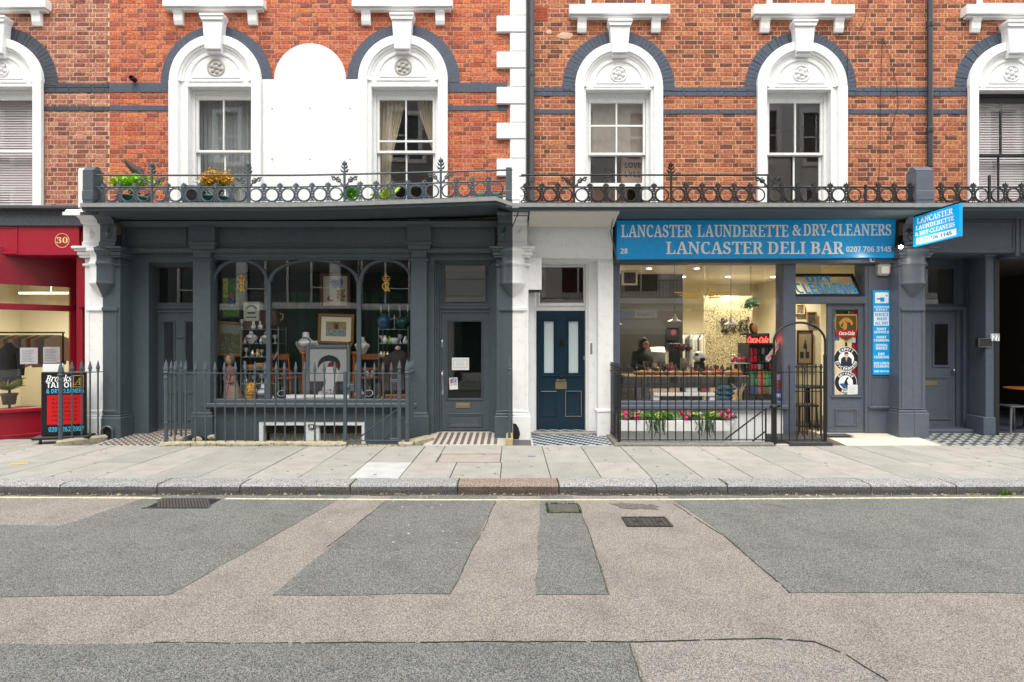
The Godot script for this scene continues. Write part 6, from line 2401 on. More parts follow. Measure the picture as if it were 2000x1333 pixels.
		arc_letters(t, q[3], "Droid Sans", V(0, 0, 0.005), r * 0.79, r * 0.26, PI / 2, 0.27, true, w)
		arc_letters(t, q[4], "Droid Sans", V(0, 0, 0.005), r * 0.79, r * 0.26, -PI / 2, 0.245, false, w)
		if q[3] == "Expert":
			b = MB.new()
			b.prism(PackedVector2Array([Vector2(-0.095, -0.12), Vector2(0.095, -0.12), Vector2(0.088, 0.0), Vector2(0.05, 0.035), Vector2(-0.05, 0.035), Vector2(-0.088, 0.0)]), 0.006, 0.008)
			part("suit_print", b, sm(c8(32, 38, 56), 0.5), t)
			b = MB.new()
			disc(b, V(0, 0.075, 0.006), 0.035, 0.002, 16)
			b.prism(PackedVector2Array([Vector2(-0.02, 0.035), Vector2(0.02, 0.035), Vector2(0, -0.05)]), 0.008, 0.0095)
			part("face_print", b, sm(c8(206, 170, 150), 0.6), t)
			b = MB.new()
			b.prism(PackedVector2Array([Vector2(-0.036, 0.085), Vector2(0.036, 0.085), Vector2(0.025, 0.115), Vector2(-0.025, 0.115)]), 0.006, 0.009)
			part("hair_print", b, M.dark, t)
		else:
			b = MB.new()
			b.prism(PackedVector2Array([Vector2(-0.11, -0.02), Vector2(-0.04, -0.1), Vector2(0.05, -0.11), Vector2(0.07, -0.04), Vector2(0.0, -0.01)]), 0.006, 0.008)
			part("tub_print", b, sm(c8(46, 88, 138), 0.5), t)
			b = MB.new()
			b.prism(PackedVector2Array([Vector2(-0.03, 0.0), Vector2(0.02, -0.06), Vector2(0.045, -0.04), Vector2(0.015, 0.03), Vector2(0.05, 0.08), Vector2(0.02, 0.09)]), 0.006, 0.009)
			part("shirt_print", b, M.dark, t)
	t = thing("taped_notice", "small white notice taped over the lower right of the washing sticker", "notice", V(sx(1665, zg), sy(770, zg), zg + 0.012))
	b = MB.new()
	b.box(V(-0.085, 0, 0), V(0.085, 0.16, 0.002))
	part("sheet", b, M.paper, t)
	b = MB.new()
	for k in 5:
		b.box(V(-0.06, 0.03 + k * 0.022, 0.002), V(0.02 + rng.randf() * 0.05, 0.034 + k * 0.022, 0.003))
	part("print_lines", b, sm(c8(170, 176, 150), 0.8), t)
	for q in [[1638.0, 640.0, c8(40, 42, 50), 14.0, 26.0, "dark sticker beside the shield poster on the door glass"], [1635.0, 657.0, c8(60, 110, 180), 11.0, 16.0, "small blue sticker below the dark one on the door glass"], [1662.0, 664.0, c8(196, 206, 206), 20.0, 10.0, "pale rectangular sticker under the shield poster on the door glass"]]:
		b = MB.new()
		var c := V(sx(q[0], zg), sy(q[1], zg), zg - 0.01)
		b.box(c - V(q[3] * 0.0043, q[4] * 0.0043, 0), c + V(q[3] * 0.0043, q[4] * 0.0043, 0.002))
		tag(part("door_sticker", b, sm(q[2], 0.5, TX.worn, 8.0), self), q[5], "sticker")
	b = MB.new()
	pbox(b, 1664, 605, 1677, 772, -0.07, -0.075, 0.001)
	tag(part("red_banner", b, red, self), "narrow red strip behind the right edge of the launderette door glass", "banner")
	# gold ciphers on the antiques window
	for q in [[471.0, "gold crowned cipher on the left light of the antiques window"], [754.0, "gold crowned cipher on the right light of the antiques window"]]:
		t = thing("gold_cipher", q[1], "emblem", V(sx(q[0], 0.0), sy(569, 0.0), -0.004))
		b = MB.new()
		b.arc(Vector2(-0.004, 0.085), [[0.05, 0.0], [0.05, 0.004], [0.064, 0.004], [0.064, 0.0]], 0.9, TAU - 0.9, 20)
		part("letter_c", b, M.gold, t)
		letters(t, "R", "Droid Serif", -0.03, 0.0, 0.062, 0.165, 0.005, M.gold, 0.003)
		b = MB.new()
		b.box(V(-0.055, 0.178, 0), V(0.055, 0.195, 0.004), 0.001)
		for s in [-1.0, 1.0]:
			b.tube([V(s * 0.05, 0.195, 0.002), V(s * 0.066, 0.23, 0.002), V(s * 0.04, 0.255, 0.002), V(0, 0.243, 0.002)], 0.006, 5)
		for p in [[0.0, 0.262, 0.012], [0.0, 0.22, 0.011], [0.035, 0.213, 0.007], [-0.035, 0.213, 0.007]]:
			disc(b, V(p[0], p[1], 0), p[2], 0.004, 10)
		b.box(V(-0.004, 0.26, 0), V(0.004, 0.292, 0.004))
		b.box(V(-0.012, 0.277, 0), V(0.012, 0.284, 0.0035))
		part("crown", b, M.gold, t)
	# winged emblem on the launderette glass
	t = thing("winged_emblem", "gold winged lettering on the launderette window glass", "emblem", V(sx(1375, 0.0), sy(585, 0.0), -0.022))
	b = MB.new()
	for s in [-1.0, 1.0]:
		for k in 3:
			var y := 0.13 - k * 0.045
			b.prism(PackedVector2Array([Vector2(s * 0.08, y), Vector2(s * (0.5 - k * 0.08), y), Vector2(s * (0.45 - k * 0.08), y - 0.02), Vector2(s * 0.08, y - 0.02)]), 0, 0.003)
		b.prism(PackedVector2Array([Vector2(s * 0.07, 0.2), Vector2(s * 0.1, 0.2), Vector2(s * 0.012, -0.04), Vector2(-s * 0.0, -0.04)]), 0, 0.004)
	part("wings", b, M.gold, t)
	letters(t, "EV", "Droid Sans", -0.27, 0.03, -0.1, 0.12, 0.002, M.gold, 0.004)
	letters(t, "GE", "Droid Sans", 0.1, 0.03, 0.27, 0.12, 0.002, M.gold, 0.004)
	letters(t, "DRINKS & SNACKS", "Droid Sans", -0.2, -0.2, 0.2, -0.16, 0.0, sm(c8(150, 136, 100), 0.5), 0.002)

func machine_outline(x0: float, y0: float, x1: float, y1: float) -> PackedVector2Array:      # a little sewing machine
	var pl := PackedVector2Array()
	for p in [[0, 0], [1, 0], [1, 0.95], [0.85, 1], [0.05, 1], [0, 0.9]]:
		pl.append(Vector2(lerpf(x0, x1, p[0]), lerpf(y0, y1, p[1])))
	return pl

# ---------------------------------------------------------------- things on walls, balconies and pavement
func pipe_run(b: MB, x: float, z: float, y0: float, y1: float, r: float) -> void:
	b.tube([V(x, y0, z), V(x, y1, z)], r, 12)
	var y := y0 + 0.6
	while y < y1:
		b.lathe(V(x, y, z), [[r, -0.05], [r * 1.25, -0.045], [r * 1.25, 0.03], [r * 1.35, 0.04], [r, 0.05]], 12)
		y += 1.75

func foliage(b: MB, o: Vector3, r: Vector3, count: int, size: float, clumps: int) -> void:      # small leaves gathered in clumps
	var cs := []
	for k in clumps:
		var d := V(rng.randfn(), absf(rng.randfn()) * 0.9, rng.randfn()).normalized()
		cs.append(o + d * r * rng.randf_range(0.45, 0.85))
	for k in count:
		var c: Vector3 = cs[rng.randi() % clumps]
		var p := c + V(rng.randfn(), rng.randfn() * 0.8, rng.randfn()) * r * 0.2
		var e := Basis.from_euler(V(rng.randf_range(-1.0, 1.0), rng.randf() * TAU, rng.randf_range(-0.8, 0.8)))
		var l := size * rng.randf_range(0.6, 1.3)
		b.quad(p - e.x * l * 0.45, p - e.z * l * 0.9 + e.y * l * 0.1, p + e.x * l * 0.45, p + e.z * l)

func pot(t: Node3D, o: Vector3, r: float, h: float, m: Material) -> void:
	var b := MB.new()
	b.lathe(o, [[0.0, 0.0], [r * 0.75, 0.0], [r * 0.95, h * 0.82], [r * 1.06, h * 0.82], [r * 1.1, h], [r * 0.98, h], [r * 0.92, h * 0.8], [0.0, h * 0.78]], 18)
	part("pot", b, m, t)

func broad_leaf(b: MB, base: Vector3, dir: Vector3, l: float, w: float) -> void:
	var side := dir.cross(Vector3.BACK).normalized()
	if side.length() < 0.5:
		side = Vector3.RIGHT
	var pts := []
	for k in 7:
		var t := k / 6.0
		var p := base + dir * l * t + V(0, -0.25 * l * t * t, 0.08 * l * sin(t * PI))
		pts.append([p - side * w * sin(PI * pow(t, 0.8)) , p + V(0, 0, -0.012), p + side * w * sin(PI * pow(t, 0.8))])
	for k in 6:
		for j in 2:
			b.quad(pts[k][j], pts[k][j + 1], pts[k + 1][j + 1], pts[k + 1][j])

func leafy(c: Color) -> StandardMaterial3D:
	var m := sm(c, 0.6)
	m.backlight_enabled = true
	m.backlight = Color(c.r * 0.6, c.g * 0.6, c.b * 0.4)
	return m

func build_street_things() -> void:
	# drainpipes, air brick, cables
	var b := MB.new()
	pipe_run(b, sx(1039, 0.08), 0.09, FLOOR1, 9.5, 0.036)
	tag(part("drainpipe", b, M.lead, self), "grey drainpipe down the joint beside the white quoins", "drainpipe")
	b = MB.new()
	b.box(V(sx(1027, 0.04), FLOOR1, -0.05), V(sx(1034.5, 0.04), 9.5, 0.03), 0.003)
	part("party_joint", b, M.dark, house.h28)
	b = MB.new()
	pipe_run(b, sx(1817, 0.08), 0.08, sy(325, 0.08), 9.5, 0.042)
	tag(part("drainpipe", b, sm(c8(46, 48, 54), 0.45), self), "slate drainpipe ending at the grey stub pier, upper right", "drainpipe")
	b = MB.new()
	wall_with_holes(b, sx(1046, 0), sx(1070, 0), sy(40, 0), sy(13, 0), 0.008, -0.03, air_holes(sx(1046, 0), sx(1070, 0), sy(40, 0), sy(13, 0)))
	tag(part("air_brick", b, sm(c8(176, 78, 52), 0.8, TX.worn, 3.0), self), "square terracotta air brick at the top beside the drainpipe", "air brick")
	for q in [[[1697, 0], [1690, 40], [1675, 70], [1678, 82], [1700, 80], [1724, 72], [1738, 110], [1752, 165], [1755, 205], [1742, 250], [1730, 275]], [[1724, 72], [1721, 150], [1720, 250], [1719, 320], [1716, 360]], [[1656, 80], [1655, 180], [1656, 300], [1655, 360]], [[1657, 290], [1718, 288]]]:
		var pts := []
		for p in q:
			pts.append(V(sx(p[0], 0.012), sy(p[1], 0.012), 0.014))
		b = MB.new()
		b.tube(pts, 0.004, 5)
		var wh: int = {1697: 0, 1724: 1, 1656: 2, 1657: 3}[int(q[0][0])]
		tag(part("wall_cable", b, M.dark, self), ["long looping dark cable hanging on the right brick wall", "straight dark cable running down beside the looping one", "thin cable close to the right white window surround", "short level cable joining two upright ones low on the right wall"][wh], "cable")
	b = MB.new()
	var tw := []
	for k in 60:
		var f := k / 59.0
		var x := sx(lerpf(1193, 1207, pow(f, 1.5)), 0.5 - 0.2 * f)
		tw.append(V(x + sin(k * 1.9) * 0.008, lerpf(sy(405, 0.9), sy(512, 0.3), f), lerpf(0.94, 0.3, minf(1.0, f * 3.0)) + cos(k * 1.9) * 0.008))
	b.tube(tw, 0.009, 5)
	tag(part("twisted_cable", b, sm(c8(120, 112, 100), 0.7), self), "twisted cable hanging down the left edge of the blue sign", "cable")
	b = MB.new()
	b.tube([V(sx(999, 0.75), sy(447, 0.75), 0.76), V(sx(1015, 0.8), sy(409, 0.8), 0.82)], 0.008, 5)
	tag(part("tie_rod", b, M.dark, self), "short slanting rod on the white half of the middle pier console", "rod")
	b = MB.new()
	b.lathe(V(0, 0, 0), [[0.04, 0.0], [0.04, 0.1], [0.03, 0.11], [0.03, 0.0]], 14)
	tag(part("pipe_stub", b, M.dark, self, Transform3D(Basis(Vector3.RIGHT, PI / 2), V(sx(263, 0), sy(156, 0), 0.0))), "dark overflow pipe stub above the string course on the orange wall", "pipe")
	# repair patch of mortar on the right wall
	for q in [[1072.0, 62.0, 0.045, 0.04, "round pale mortar smear near the air brick"], [1104.0, 69.0, 0.13, 0.055, "oblong pale mortar patch left of the arch keystone, beside the smear"]]:
		b = MB.new()
		blob(b, V(sx(q[0], 0), sy(q[1], 0), 0.0), V(q[2], q[3], 0.006), 0.5)
		tag(part("mortar_patch", b, sm(c8(214, 178, 150), 0.9, TX.worn, 4.0), self), q[4], "mortar patch")
	# alarm box, cameras
	var t := thing("alarm_box", "white alarm bell box above the vertical service board", "alarm box", V(sx(1725, 0.06), sy(523, 0.06), 0.03))
	b = MB.new()
	b.prism(PackedVector2Array([Vector2(-0.07, -0.13), Vector2(0.07, -0.13), Vector2(0.105, -0.09), Vector2(0.11, 0.06), Vector2(0.07, 0.12), Vector2(-0.07, 0.12), Vector2(-0.11, 0.06), Vector2(-0.105, -0.09)]), 0, 0.09, 0.025)
	part("cover", b, sm(c8(176, 172, 166), 0.5), t)
	b = MB.new()
	b.box(V(-0.06, -0.1, 0.088), V(0.06, 0.02, 0.1), 0.02)
	part("badge", b, M.white, t)
	t = thing("security_camera", "small white security camera under the right end of the blue sign", "camera", V(sx(1698, 0.1), sy(509, 0.1), 0.1))
	b = MB.new()
	b.box(V(-0.035, -0.03, -0.02), V(0.035, 0.03, 0.1), 0.012)
	part("housing", b, M.white, t)
	b = MB.new()
	disc(b, V(0, 0, 0.1), 0.02, 0.004, 14)
	part("lens", b, M.dark, t)
	# balcony plants
	t = thing("bonsai_plant", "low bright green shrub in a teal pot on the left balcony", "plant", V(sx(262, 0.6), FLOOR1, 0.6))
	pot(t, V(0, 0, 0), 0.23, 0.17, sm(c8(30, 120, 120), 0.5))
	b = MB.new()
	foliage(b, V(0.02, 0.36, 0), V(0.4, 0.16, 0.24), 2000, 0.024, 50)
	part("foliage", b, leafy(c8(138, 190, 40)), t)
	b = MB.new()
	for k in 7:
		b.tube([V(0, 0.13, 0), V(rng.randfn(0, 0.08), 0.25, rng.randfn(0, 0.06)), V(rng.randfn(0, 0.2), 0.36, rng.randfn(0, 0.1))], [0.018, 0.011, 0.005], 5)
	part("stem", b, sm(c8(84, 70, 50), 0.9), t)
	t = thing("golden_shrub", "round yellow-brown shrub in a teal bowl on the left balcony", "plant", V(sx(424, 0.6), FLOOR1, 0.6))
	pot(t, V(0, 0, 0), 0.26, 0.16, sm(c8(40, 112, 104), 0.5))
	b = MB.new()
	foliage(b, V(0, 0.38, 0), V(0.25, 0.24, 0.2), 2300, 0.024, 60)
	part("foliage", b, leafy(c8(190, 146, 44)), t)
	b = MB.new()
	foliage(b, V(0.08, 0.28, 0), V(0.28, 0.14, 0.2), 220, 0.024, 12)
	part("green_shoots", b, leafy(c8(126, 142, 50)), t)
	b = MB.new()
	for k in 7:
		b.tube([V(0, 0.13, 0), V(rng.randfn(0, 0.06), 0.28, rng.randfn(0, 0.05)), V(rng.randfn(0, 0.14), 0.42, rng.randfn(0, 0.09))], [0.014, 0.009, 0.004], 5)
	part("stem", b, sm(c8(84, 66, 44), 0.9), t)
	t = thing("domed_urn", "dark grey domed urn behind the balcony rings between the two shrubs", "urn", V(sx(376, 0.6), FLOOR1, 0.6))
	b = MB.new()
	b.lathe(Vector3.ZERO, [[0.0, 0.0], [0.1, 0.0], [0.12, 0.03], [0.16, 0.16], [0.17, 0.25], [0.19, 0.27], [0.17, 0.29], [0.14, 0.33], [0.08, 0.355], [0.0, 0.36]], 20)
	part("urn", b, sm(c8(62, 64, 68), 0.6, TX.worn, 2.0), t)
	t = thing("broad_leaved_plant", "dark green broad-leaved plant behind the third balcony post", "plant", V(sx(684, 0.6), FLOOR1, 0.6))
	pot(t, V(0.02, 0, 0), 0.1, 0.12, sm(c8(196, 196, 190), 0.6))
	b = MB.new()
	for k in 20:
		var a := k * 2.4
		broad_leaf(b, V(rng.randfn(0, 0.04), 0.1 + rng.randf() * 0.22, rng.randfn(0, 0.03)), V(cos(a) * 0.8, rng.randf_range(0.1, 0.9), sin(a) * 0.6).normalized(), rng.randf_range(0.12, 0.19), rng.randf_range(0.045, 0.065))
	part("leaves", b, leafy(c8(66, 140, 34)), t)
	t = thing("yellow_leaved_plant", "yellow-green leafy plant in front of the curtained balcony window", "plant", V(sx(754, 0.6), FLOOR1, 0.6))
	pot(t, V(0.02, 0, 0), 0.11, 0.1, sm(c8(196, 190, 170), 0.6))
	b = MB.new()
	for q in [[-0.9, 0.5, 0.3], [0.8, 0.9, 0.34], [-0.6, 0.2, 0.26], [0.2, 0.3, 0.2], [0.5, -0.1, 0.2], [-0.2, 0.5, 0.24], [0.1, 0.8, 0.3], [-1.0, 0.1, 0.3], [0.4, 0.5, 0.22]]:
		for e in 2:
			broad_leaf(b, V(rng.randfn(0, 0.02), 0.08 + rng.randf() * 0.1, rng.randfn(0, 0.03)), V(q[0] + rng.randfn(0, 0.1), q[1] + rng.randfn(0, 0.1), rng.randf_range(-0.3, 0.5)).normalized(), q[2], 0.05)
	part("leaves", b, leafy(c8(160, 186, 50)), t)
	# the pigeon-like ornament on the rail
	t = thing("rook_ornament", "dark bird-shaped thing leaning behind the rail above the green shrub", "ornament", V(sx(262, 0.5), sy(338, 0.5), 0.5))
	b = MB.new()
	b.tube([V(0.12, -0.06, 0), V(0.07, 0.02, 0), V(0.0, 0.06, 0), V(-0.08, 0.13, 0), V(-0.125, 0.175, 0)], [0.05, 0.075, 0.065, 0.042, 0.03], 10)
	part("body", b, sm(c8(48, 38, 38), 0.7), t)
	b = MB.new()
	b.tube([V(-0.115, 0.16, 0), V(-0.13, 0.19, 0)], [0.03, 0.02], 8)
	part("tip", b, M.dark, t)
	# trough at the right end of the grey balcony and pots behind the black one
	b = MB.new()
	b.box(V(sx(930, 0.6), FLOOR1 + 0.0, 0.5), V(sx(982, 0.6), FLOOR1 + 0.22, 0.75), 0.015)
	tag(part("planter_trough", b, sm(c8(40, 112, 104), 0.5), self), "teal planter trough at the right end of the grey balcony", "planter")
	# launderette flower box
	t = thing("flower_box", "white window box of pink flowers and trailing greenery behind the black railing", "flower box", V(sx(1322, 0.3), sy(842, 0.25), 0.06))
	var o := t.position
	b = MB.new()
	var y1 := sy(822, 0.28)
	b.prism(PackedVector2Array([Vector2(sx(1212, 0.25) - o.x, 0.0), Vector2(sx(1424, 0.25) - o.x, 0.0), Vector2(sx(1434, 0.25) - o.x, y1 - o.y), Vector2(sx(1208, 0.25) - o.x, y1 - o.y)]), 0.0, 0.22, 0.006)
	part("box", b, M.stucco, t)
	var greens := [leafy(c8(96, 140, 46)), leafy(c8(150, 170, 90)), leafy(c8(66, 104, 50))]
	for k in 3:
		b = MB.new()
		for j in 16:
			var c := V(lerpf(sx(1214, 0.25), sx(1430, 0.25), rng.randf()) - o.x, y1 - o.y + 0.05, 0.1)
			foliage(b, c, V(0.11, 0.075, 0.12), 90, 0.03, 8)
		part("greenery", b, greens[k], t)
	b = MB.new()
	for q in [[1283.0, 9, 0.25], [1298.0, 7, 0.22], [1268.0, 5, 0.2], [1376.0, 8, 0.24], [1390.0, 9, 0.26], [1366.0, 4, 0.2]]:
		for k in int(q[1]):
			var x := sx(q[0], 0.28) - o.x + rng.randfn(0, 0.035)
			var pts := []
			var l: float = q[2] * rng.randf_range(0.7, 1.15)
			var ph := rng.randf() * TAU
			for j in 9:
				pts.append(V(x + sin(j * 0.8 + ph) * 0.015, y1 - o.y + 0.03 - l * j / 8.0, 0.24 + sin(j * 0.5 + ph) * 0.012))
			b.tube(pts, 0.003, 4)
			for j in 26:
				var p: Vector3 = pts[rng.randi() % 9]
				var e := Basis.from_euler(V(rng.randf() * 3, rng.randf() * TAU, rng.randf() * 3))
				b.quad(p - e.x * 0.008, p - e.z * 0.017, p + e.x * 0.008, p + e.z * 0.017)
	part("trailing_stems", b, leafy(c8(72, 100, 62)), t)
	for q in [[c8(226, 30, 130), [1220, 1228, 1236, 1245, 1252, 1335, 1341, 1347, 1340, 1333, 1411, 1420, 1428, 1404, 1416], 0.05], [c8(240, 120, 180), [1224, 1240, 1248, 1344, 1408, 1424, 1432, 1400], 0.045], [c8(232, 214, 60), [1357, 1375, 1388, 1393, 1401, 1300], 0.025], [c8(226, 214, 226), [1258, 1265, 1364, 1370, 1378], 0.03]]:
		b = MB.new()
		for p in q[1]:
			var c := V(sx(p, 0.28) - o.x, y1 - o.y + rng.randf_range(0.05, 0.15), rng.randf_range(0.08, 0.24))
			for k in 9:
				var d := V(rng.randfn(), rng.randfn(), rng.randfn()).normalized()
				var e := d.cross(Vector3.UP).normalized()
				var f := d.cross(e)
				var pc: Vector3 = c + d * q[2] * 0.5
				b.quad(pc - e * q[2] * 0.45, pc - f * q[2] * 0.4 + d * q[2] * 0.2, pc + e * q[2] * 0.45, pc + f * q[2] * 0.5 + d * q[2] * 0.3)
		part("blossoms", b, leafy(q[0]), t)
	# tailor's pavement board
	t = thing("pavement_board", "black and red tailor advertising board on wheels beside the short railing", "sign board", V(-6.98, 0.0, 0.6))
	t.rotation.y = 0.3
	t.scale = V(0.9, 0.95, 0.9)
	b = MB.new()
	b.box(V(-0.33, 0.12, -0.03), V(0.33, 1.16, 0.03), 0.008)
	part("panel", b, sm(c8(20, 22, 28), 0.4), t)
	b = MB.new()
	b.box(V(-0.42, 0.07, -0.16), V(0.42, 0.115, 0.16), 0.015)
	part("base", b, M.dark, t)
	for s in [-1.0, 1.0]:
		b = MB.new()
		b.t = Transform3D(Basis(Vector3.BACK, PI / 2), V(s * 0.3 + 0.015, 0.035, 0.13))
		b.lathe(Vector3.ZERO, [[0.0, 0.0], [0.032, 0.0], [0.035, 0.006], [0.035, 0.024], [0.032, 0.03], [0.0, 0.03]], 12)
		part("wheel", b, M.dark, t)
	b = MB.new()
	b.box(V(-0.24, 0.3, 0.03), V(0.29, 0.78, 0.034))
	part("red_panel", b, sm(c8(200, 14, 20), 0.4), t)
	letters(t, "Brooks", "Droid Serif", -0.25, 1.0, 0.12, 1.11, 0.032, w_(), 0.003, 0.3)
	letters(t, "TAILOR", "Droid Sans", -0.25, 0.9, 0.16, 0.99, 0.032, w_(), 0.003)
	letters(t, "& DRY CLEANERS", "Droid Sans", -0.25, 0.81, 0.3, 0.88, 0.032, sm(c8(70, 176, 220), 0.5), 0.003)
	letters(t, "020 7262 2007", "Droid Sans", -0.22, 0.18, 0.3, 0.26, 0.032, sm(c8(70, 176, 220), 0.5), 0.003)
	var dk := sm(c8(110, 8, 14), 0.5)
	var lines := ["ALTERATIONS", "REPAIRS", "SHIRTS", "DRY CLEANING", "IRONING", "LEATHER"]
	for k in 6:
		letters(t, lines[k], "Droid Sans", -0.17, 0.7 - k * 0.068, 0.2, 0.735 - k * 0.068, 0.034, dk, 0.003)
	b = MB.new()
	fr(b, 0.14, 0.9, 0.3, 1.1, 0.012, 0.035, 0.03, 0.001)
	part("gold_square", b, M.gold, t)
	letters(t, "A", "Droid Serif", 0.17, 0.94, 0.27, 1.06, 0.032, M.gold, 0.003, 0.3)
	b = MB.new()
	b.box(V(-0.32, 1.165, -0.02), V(-0.02, 1.29, -0.012))
	part("white_card", b, M.paper, t)
	# road ironwork
	t = thing("gully_grate", "black iron gully grate in the gutter breaking the yellow line", "drain grate", V(sx(356, 3.7), -0.106, 3.68))
	b = MB.new()
	for k in 17:
		var x := lerpf(-0.3, 0.3, k / 16.0)
		b.t = Transform3D(Basis(Vector3.UP, 0.55), V(x, 0, 0))
		b.box(V(-0.011, -0.05, -0.2), V(0.011, 0.009, 0.2), 0.003)
	b.t = Transform3D()
	part("bars", b, sm(c8(96, 93, 88), 0.5, TX.worn, 3.0, null, 0.1, 0.4), t)
	b = MB.new()
	b.box(V(-0.34, -0.09, -0.19), V(0.36, 0.003, 0.19))
	part("pit", b, M.dark, t)
	b = MB.new()
	for s in [-1.0, 1.0]:
		b.box(V(-0.38, -0.05, s * 0.2 - 0.015), V(0.4, 0.007, s * 0.2 + 0.015), 0.004)
	part("frame", b, sm(c8(66, 64, 60), 0.5, TX.worn, 3.0, null, 0.1, 0.6), t)
	t.scale = V(0.86, 1, 0.86)
	t = thing("manhole_cover", "rectangular cast-iron cover set in the pink asphalt strip", "manhole cover", V(sx(1263, 4.3), -0.103, 4.3))
	b = MB.new()
	b.box(V(-0.2, -0.03, -0.13), V(0.2, 0.0, 0.13), 0.004)
	part("plate", b, sm(c8(84, 80, 76), 0.6, TX.worn, 3.0, null, 0.1, 0.4), t)
	b = MB.new()
	fr_flat(b, -0.21, -0.14, 0.21, 0.14, 0.016, 0.006)
	b.box(V(-0.07, -0.01, -0.125), V(-0.055, 0.006, 0.125), 0.002)
	b.box(V(0.055, -0.01, -0.125), V(0.07, 0.006, 0.125), 0.002)
	for i in 9:
		for k in 5:
			b.box(V(-0.185 + i * 0.045, -0.01, -0.105 + k * 0.046), V(-0.16 + i * 0.045, 0.004, -0.08 + k * 0.046), 0.002)
	part("raised_pattern", b, sm(c8(70, 66, 64), 0.5, TX.worn, 3.0, null, 0.1, 0.5), t)
	for x in [-0.1, 0.12]:
		b = MB.new()
		b.box(V(x - 0.02, -0.01, -0.02), V(x + 0.02, 0.005, 0.02))
		part("key_hole", b, M.dark, t)
	t = thing("sunken_cover", "worn square cover with mossy edges in the narrow grey asphalt strip", "manhole cover", V(sx(1098, 3.85), -0.103, 3.86))
	b = MB.new()
	b.box(V(-0.14, -0.03, -0.16), V(0.17, 0.0, 0.16), 0.004)
	part("plate", b, sm(c8(104, 104, 96), 0.9, TX.asphalt, 1.4), t)
	b = MB.new()
	for k in 260:
		var s := rng.randi() % 4
		var f := rng.randf()
		var p: Vector3 = [V(-0.15, 0, lerpf(-0.16, 0.16, f)), V(0.17, 0, lerpf(-0.16, 0.16, f)), V(lerpf(-0.15, 0.17, f), 0, -0.16), V(lerpf(-0.15, 0.17, f), 0, 0.16)][s]
		leaf(b, p + V(rng.randfn(0, 0.008), 0, rng.randfn(0, 0.008)), 0.014, 0.008)
	part("moss", b, M.moss, t).set_meta("kind", "stuff")
	t = thing("pavement_cover", "long reddish concrete-filled cover in the pavement before the striped doorstep", "manhole cover", V(-0.57, 0.0, 1.81))
	b = MB.new()
	b.box(V(-0.41, -0.04, -0.26), V(0.41, -0.002, 0.29), 0.005)
	part("plate", b, sm(c8(156, 148, 141), 0.85, TX.stone, 0.8), t)
	b = MB.new()
	fr_flat(b, -0.42, -0.275, 0.42, 0.3, 0.008, 0.0005)
	part("frame", b, sm(c8(120, 112, 104), 0.6), t)
	b = MB.new()
	b.lathe(V(0.27, -0.02, 1.72), [[0.055, 0.0], [0.055, 0.023], [0.045, 0.025], [0.0, 0.0245]], 18)
	tag(part("stop_tap_cover", b, sm(c8(112, 118, 126), 0.5), self), "small round grey stop-tap cover in the pavement before the white pier", "manhole cover")
	b = MB.new()
	disc_flat(b, sg(36, 906, 0), 0.1, 0.004)
	tag(part("paint_mark", b, sm(c8(206, 168, 84), 0.9, TX.worn, 4.0), self), "yellow painted spot on the pavement at the far left", "paint mark")
	b = MB.new()
	b.box(V(sx(1622, 0.4), 0.052, 0.1), V(sx(1672, 0.4), 0.06, 0.36), 0.003)
	tag(part("door_mat", b, sm(c8(64, 70, 78), 0.9), self), "dark door mat on the pale ramp at the launderette door", "mat")
	# bar stool and table in the dark bar at the right edge
	t = thing("bar_stool", "metal stool at the right edge inside the dark bar opening", "stool", V(sx(1978, -0.2), 0.03, -0.2))
	var steel := sm(c8(110, 112, 116), 0.35, null, 1.0, null, 0.1, 0.7)
	b = MB.new()
	b.box(V(-0.16, 0.44, -0.16), V(0.16, 0.465, 0.16), 0.01)
	part("seat", b, steel, t)
	for sx_ in [-1.0, 1.0]:
		for sz in [-1.0, 1.0]:
			b = MB.new()
			b.tube([V(sx_ * 0.13, 0.45, sz * 0.13), V(sx_ * 0.21, 0.0, sz * 0.21)], [0.022, 0.014], 6)
			part("leg", b, steel, t)
	t = thing("bar_table", "round orange-brown table top behind the metal stool", "table", V(sx(2003, -0.6), 0.03, -0.6))
	b = MB.new()
	b.lathe(Vector3.ZERO, [[0.0, 0.7], [0.3, 0.7], [0.31, 0.715], [0.3, 0.73], [0.0, 0.73]], 24)
	part("table_top", b, sm(c8(190, 120, 60), 0.4, TX.wood, 3.0), t)
	b = MB.new()
	b.lathe(Vector3.ZERO, [[0.18, 0.0], [0.17, 0.02], [0.03, 0.05], [0.025, 0.7], [0.0, 0.7]], 14)
	part("pedestal", b, M.dark, t)

func w_() -> StandardMaterial3D:
	return M.letter
func air_holes(x0: float, x1: float, y0: float, y1: float) -> Array:
	var out := []
	for i in 7:
		for k in 8:
			out.append(Rect2(lerpf(x0, x1, (i + 0.7) / 8.0), lerpf(y0, y1, (k + 0.7) / 9.0), (x1 - x0) * 0.07, (y1 - y0) * 0.065))
	return out
func fr_flat(b: MB, x0: float, z0: float, x1: float, z1: float, w: float, y: float) -> void:
	b.box(V(x0, y - 0.03, z0), V(x1, y, z0 + w), 0.001)
	b.box(V(x0, y - 0.03, z1 - w), V(x1, y, z1), 0.001)
	b.box(V(x0, y - 0.03, z0 + w), V(x0 + w, y - 0.0005, z1 - w), 0.001)
	b.box(V(x1 - w, y - 0.03, z0 + w), V(x1, y - 0.0005, z1 - w), 0.001)
func disc_flat(b: MB, c: Vector2, r: float, y: float) -> void:
	var pl := PackedVector2Array()
	for k in 14:
		pl.append(c + Vector2.from_angle(TAU * k / 14) * r * rng.randf_range(0.6, 1.1) * Vector2(1.2, 0.6))
	sheet(b, pl, y - 0.003, y)

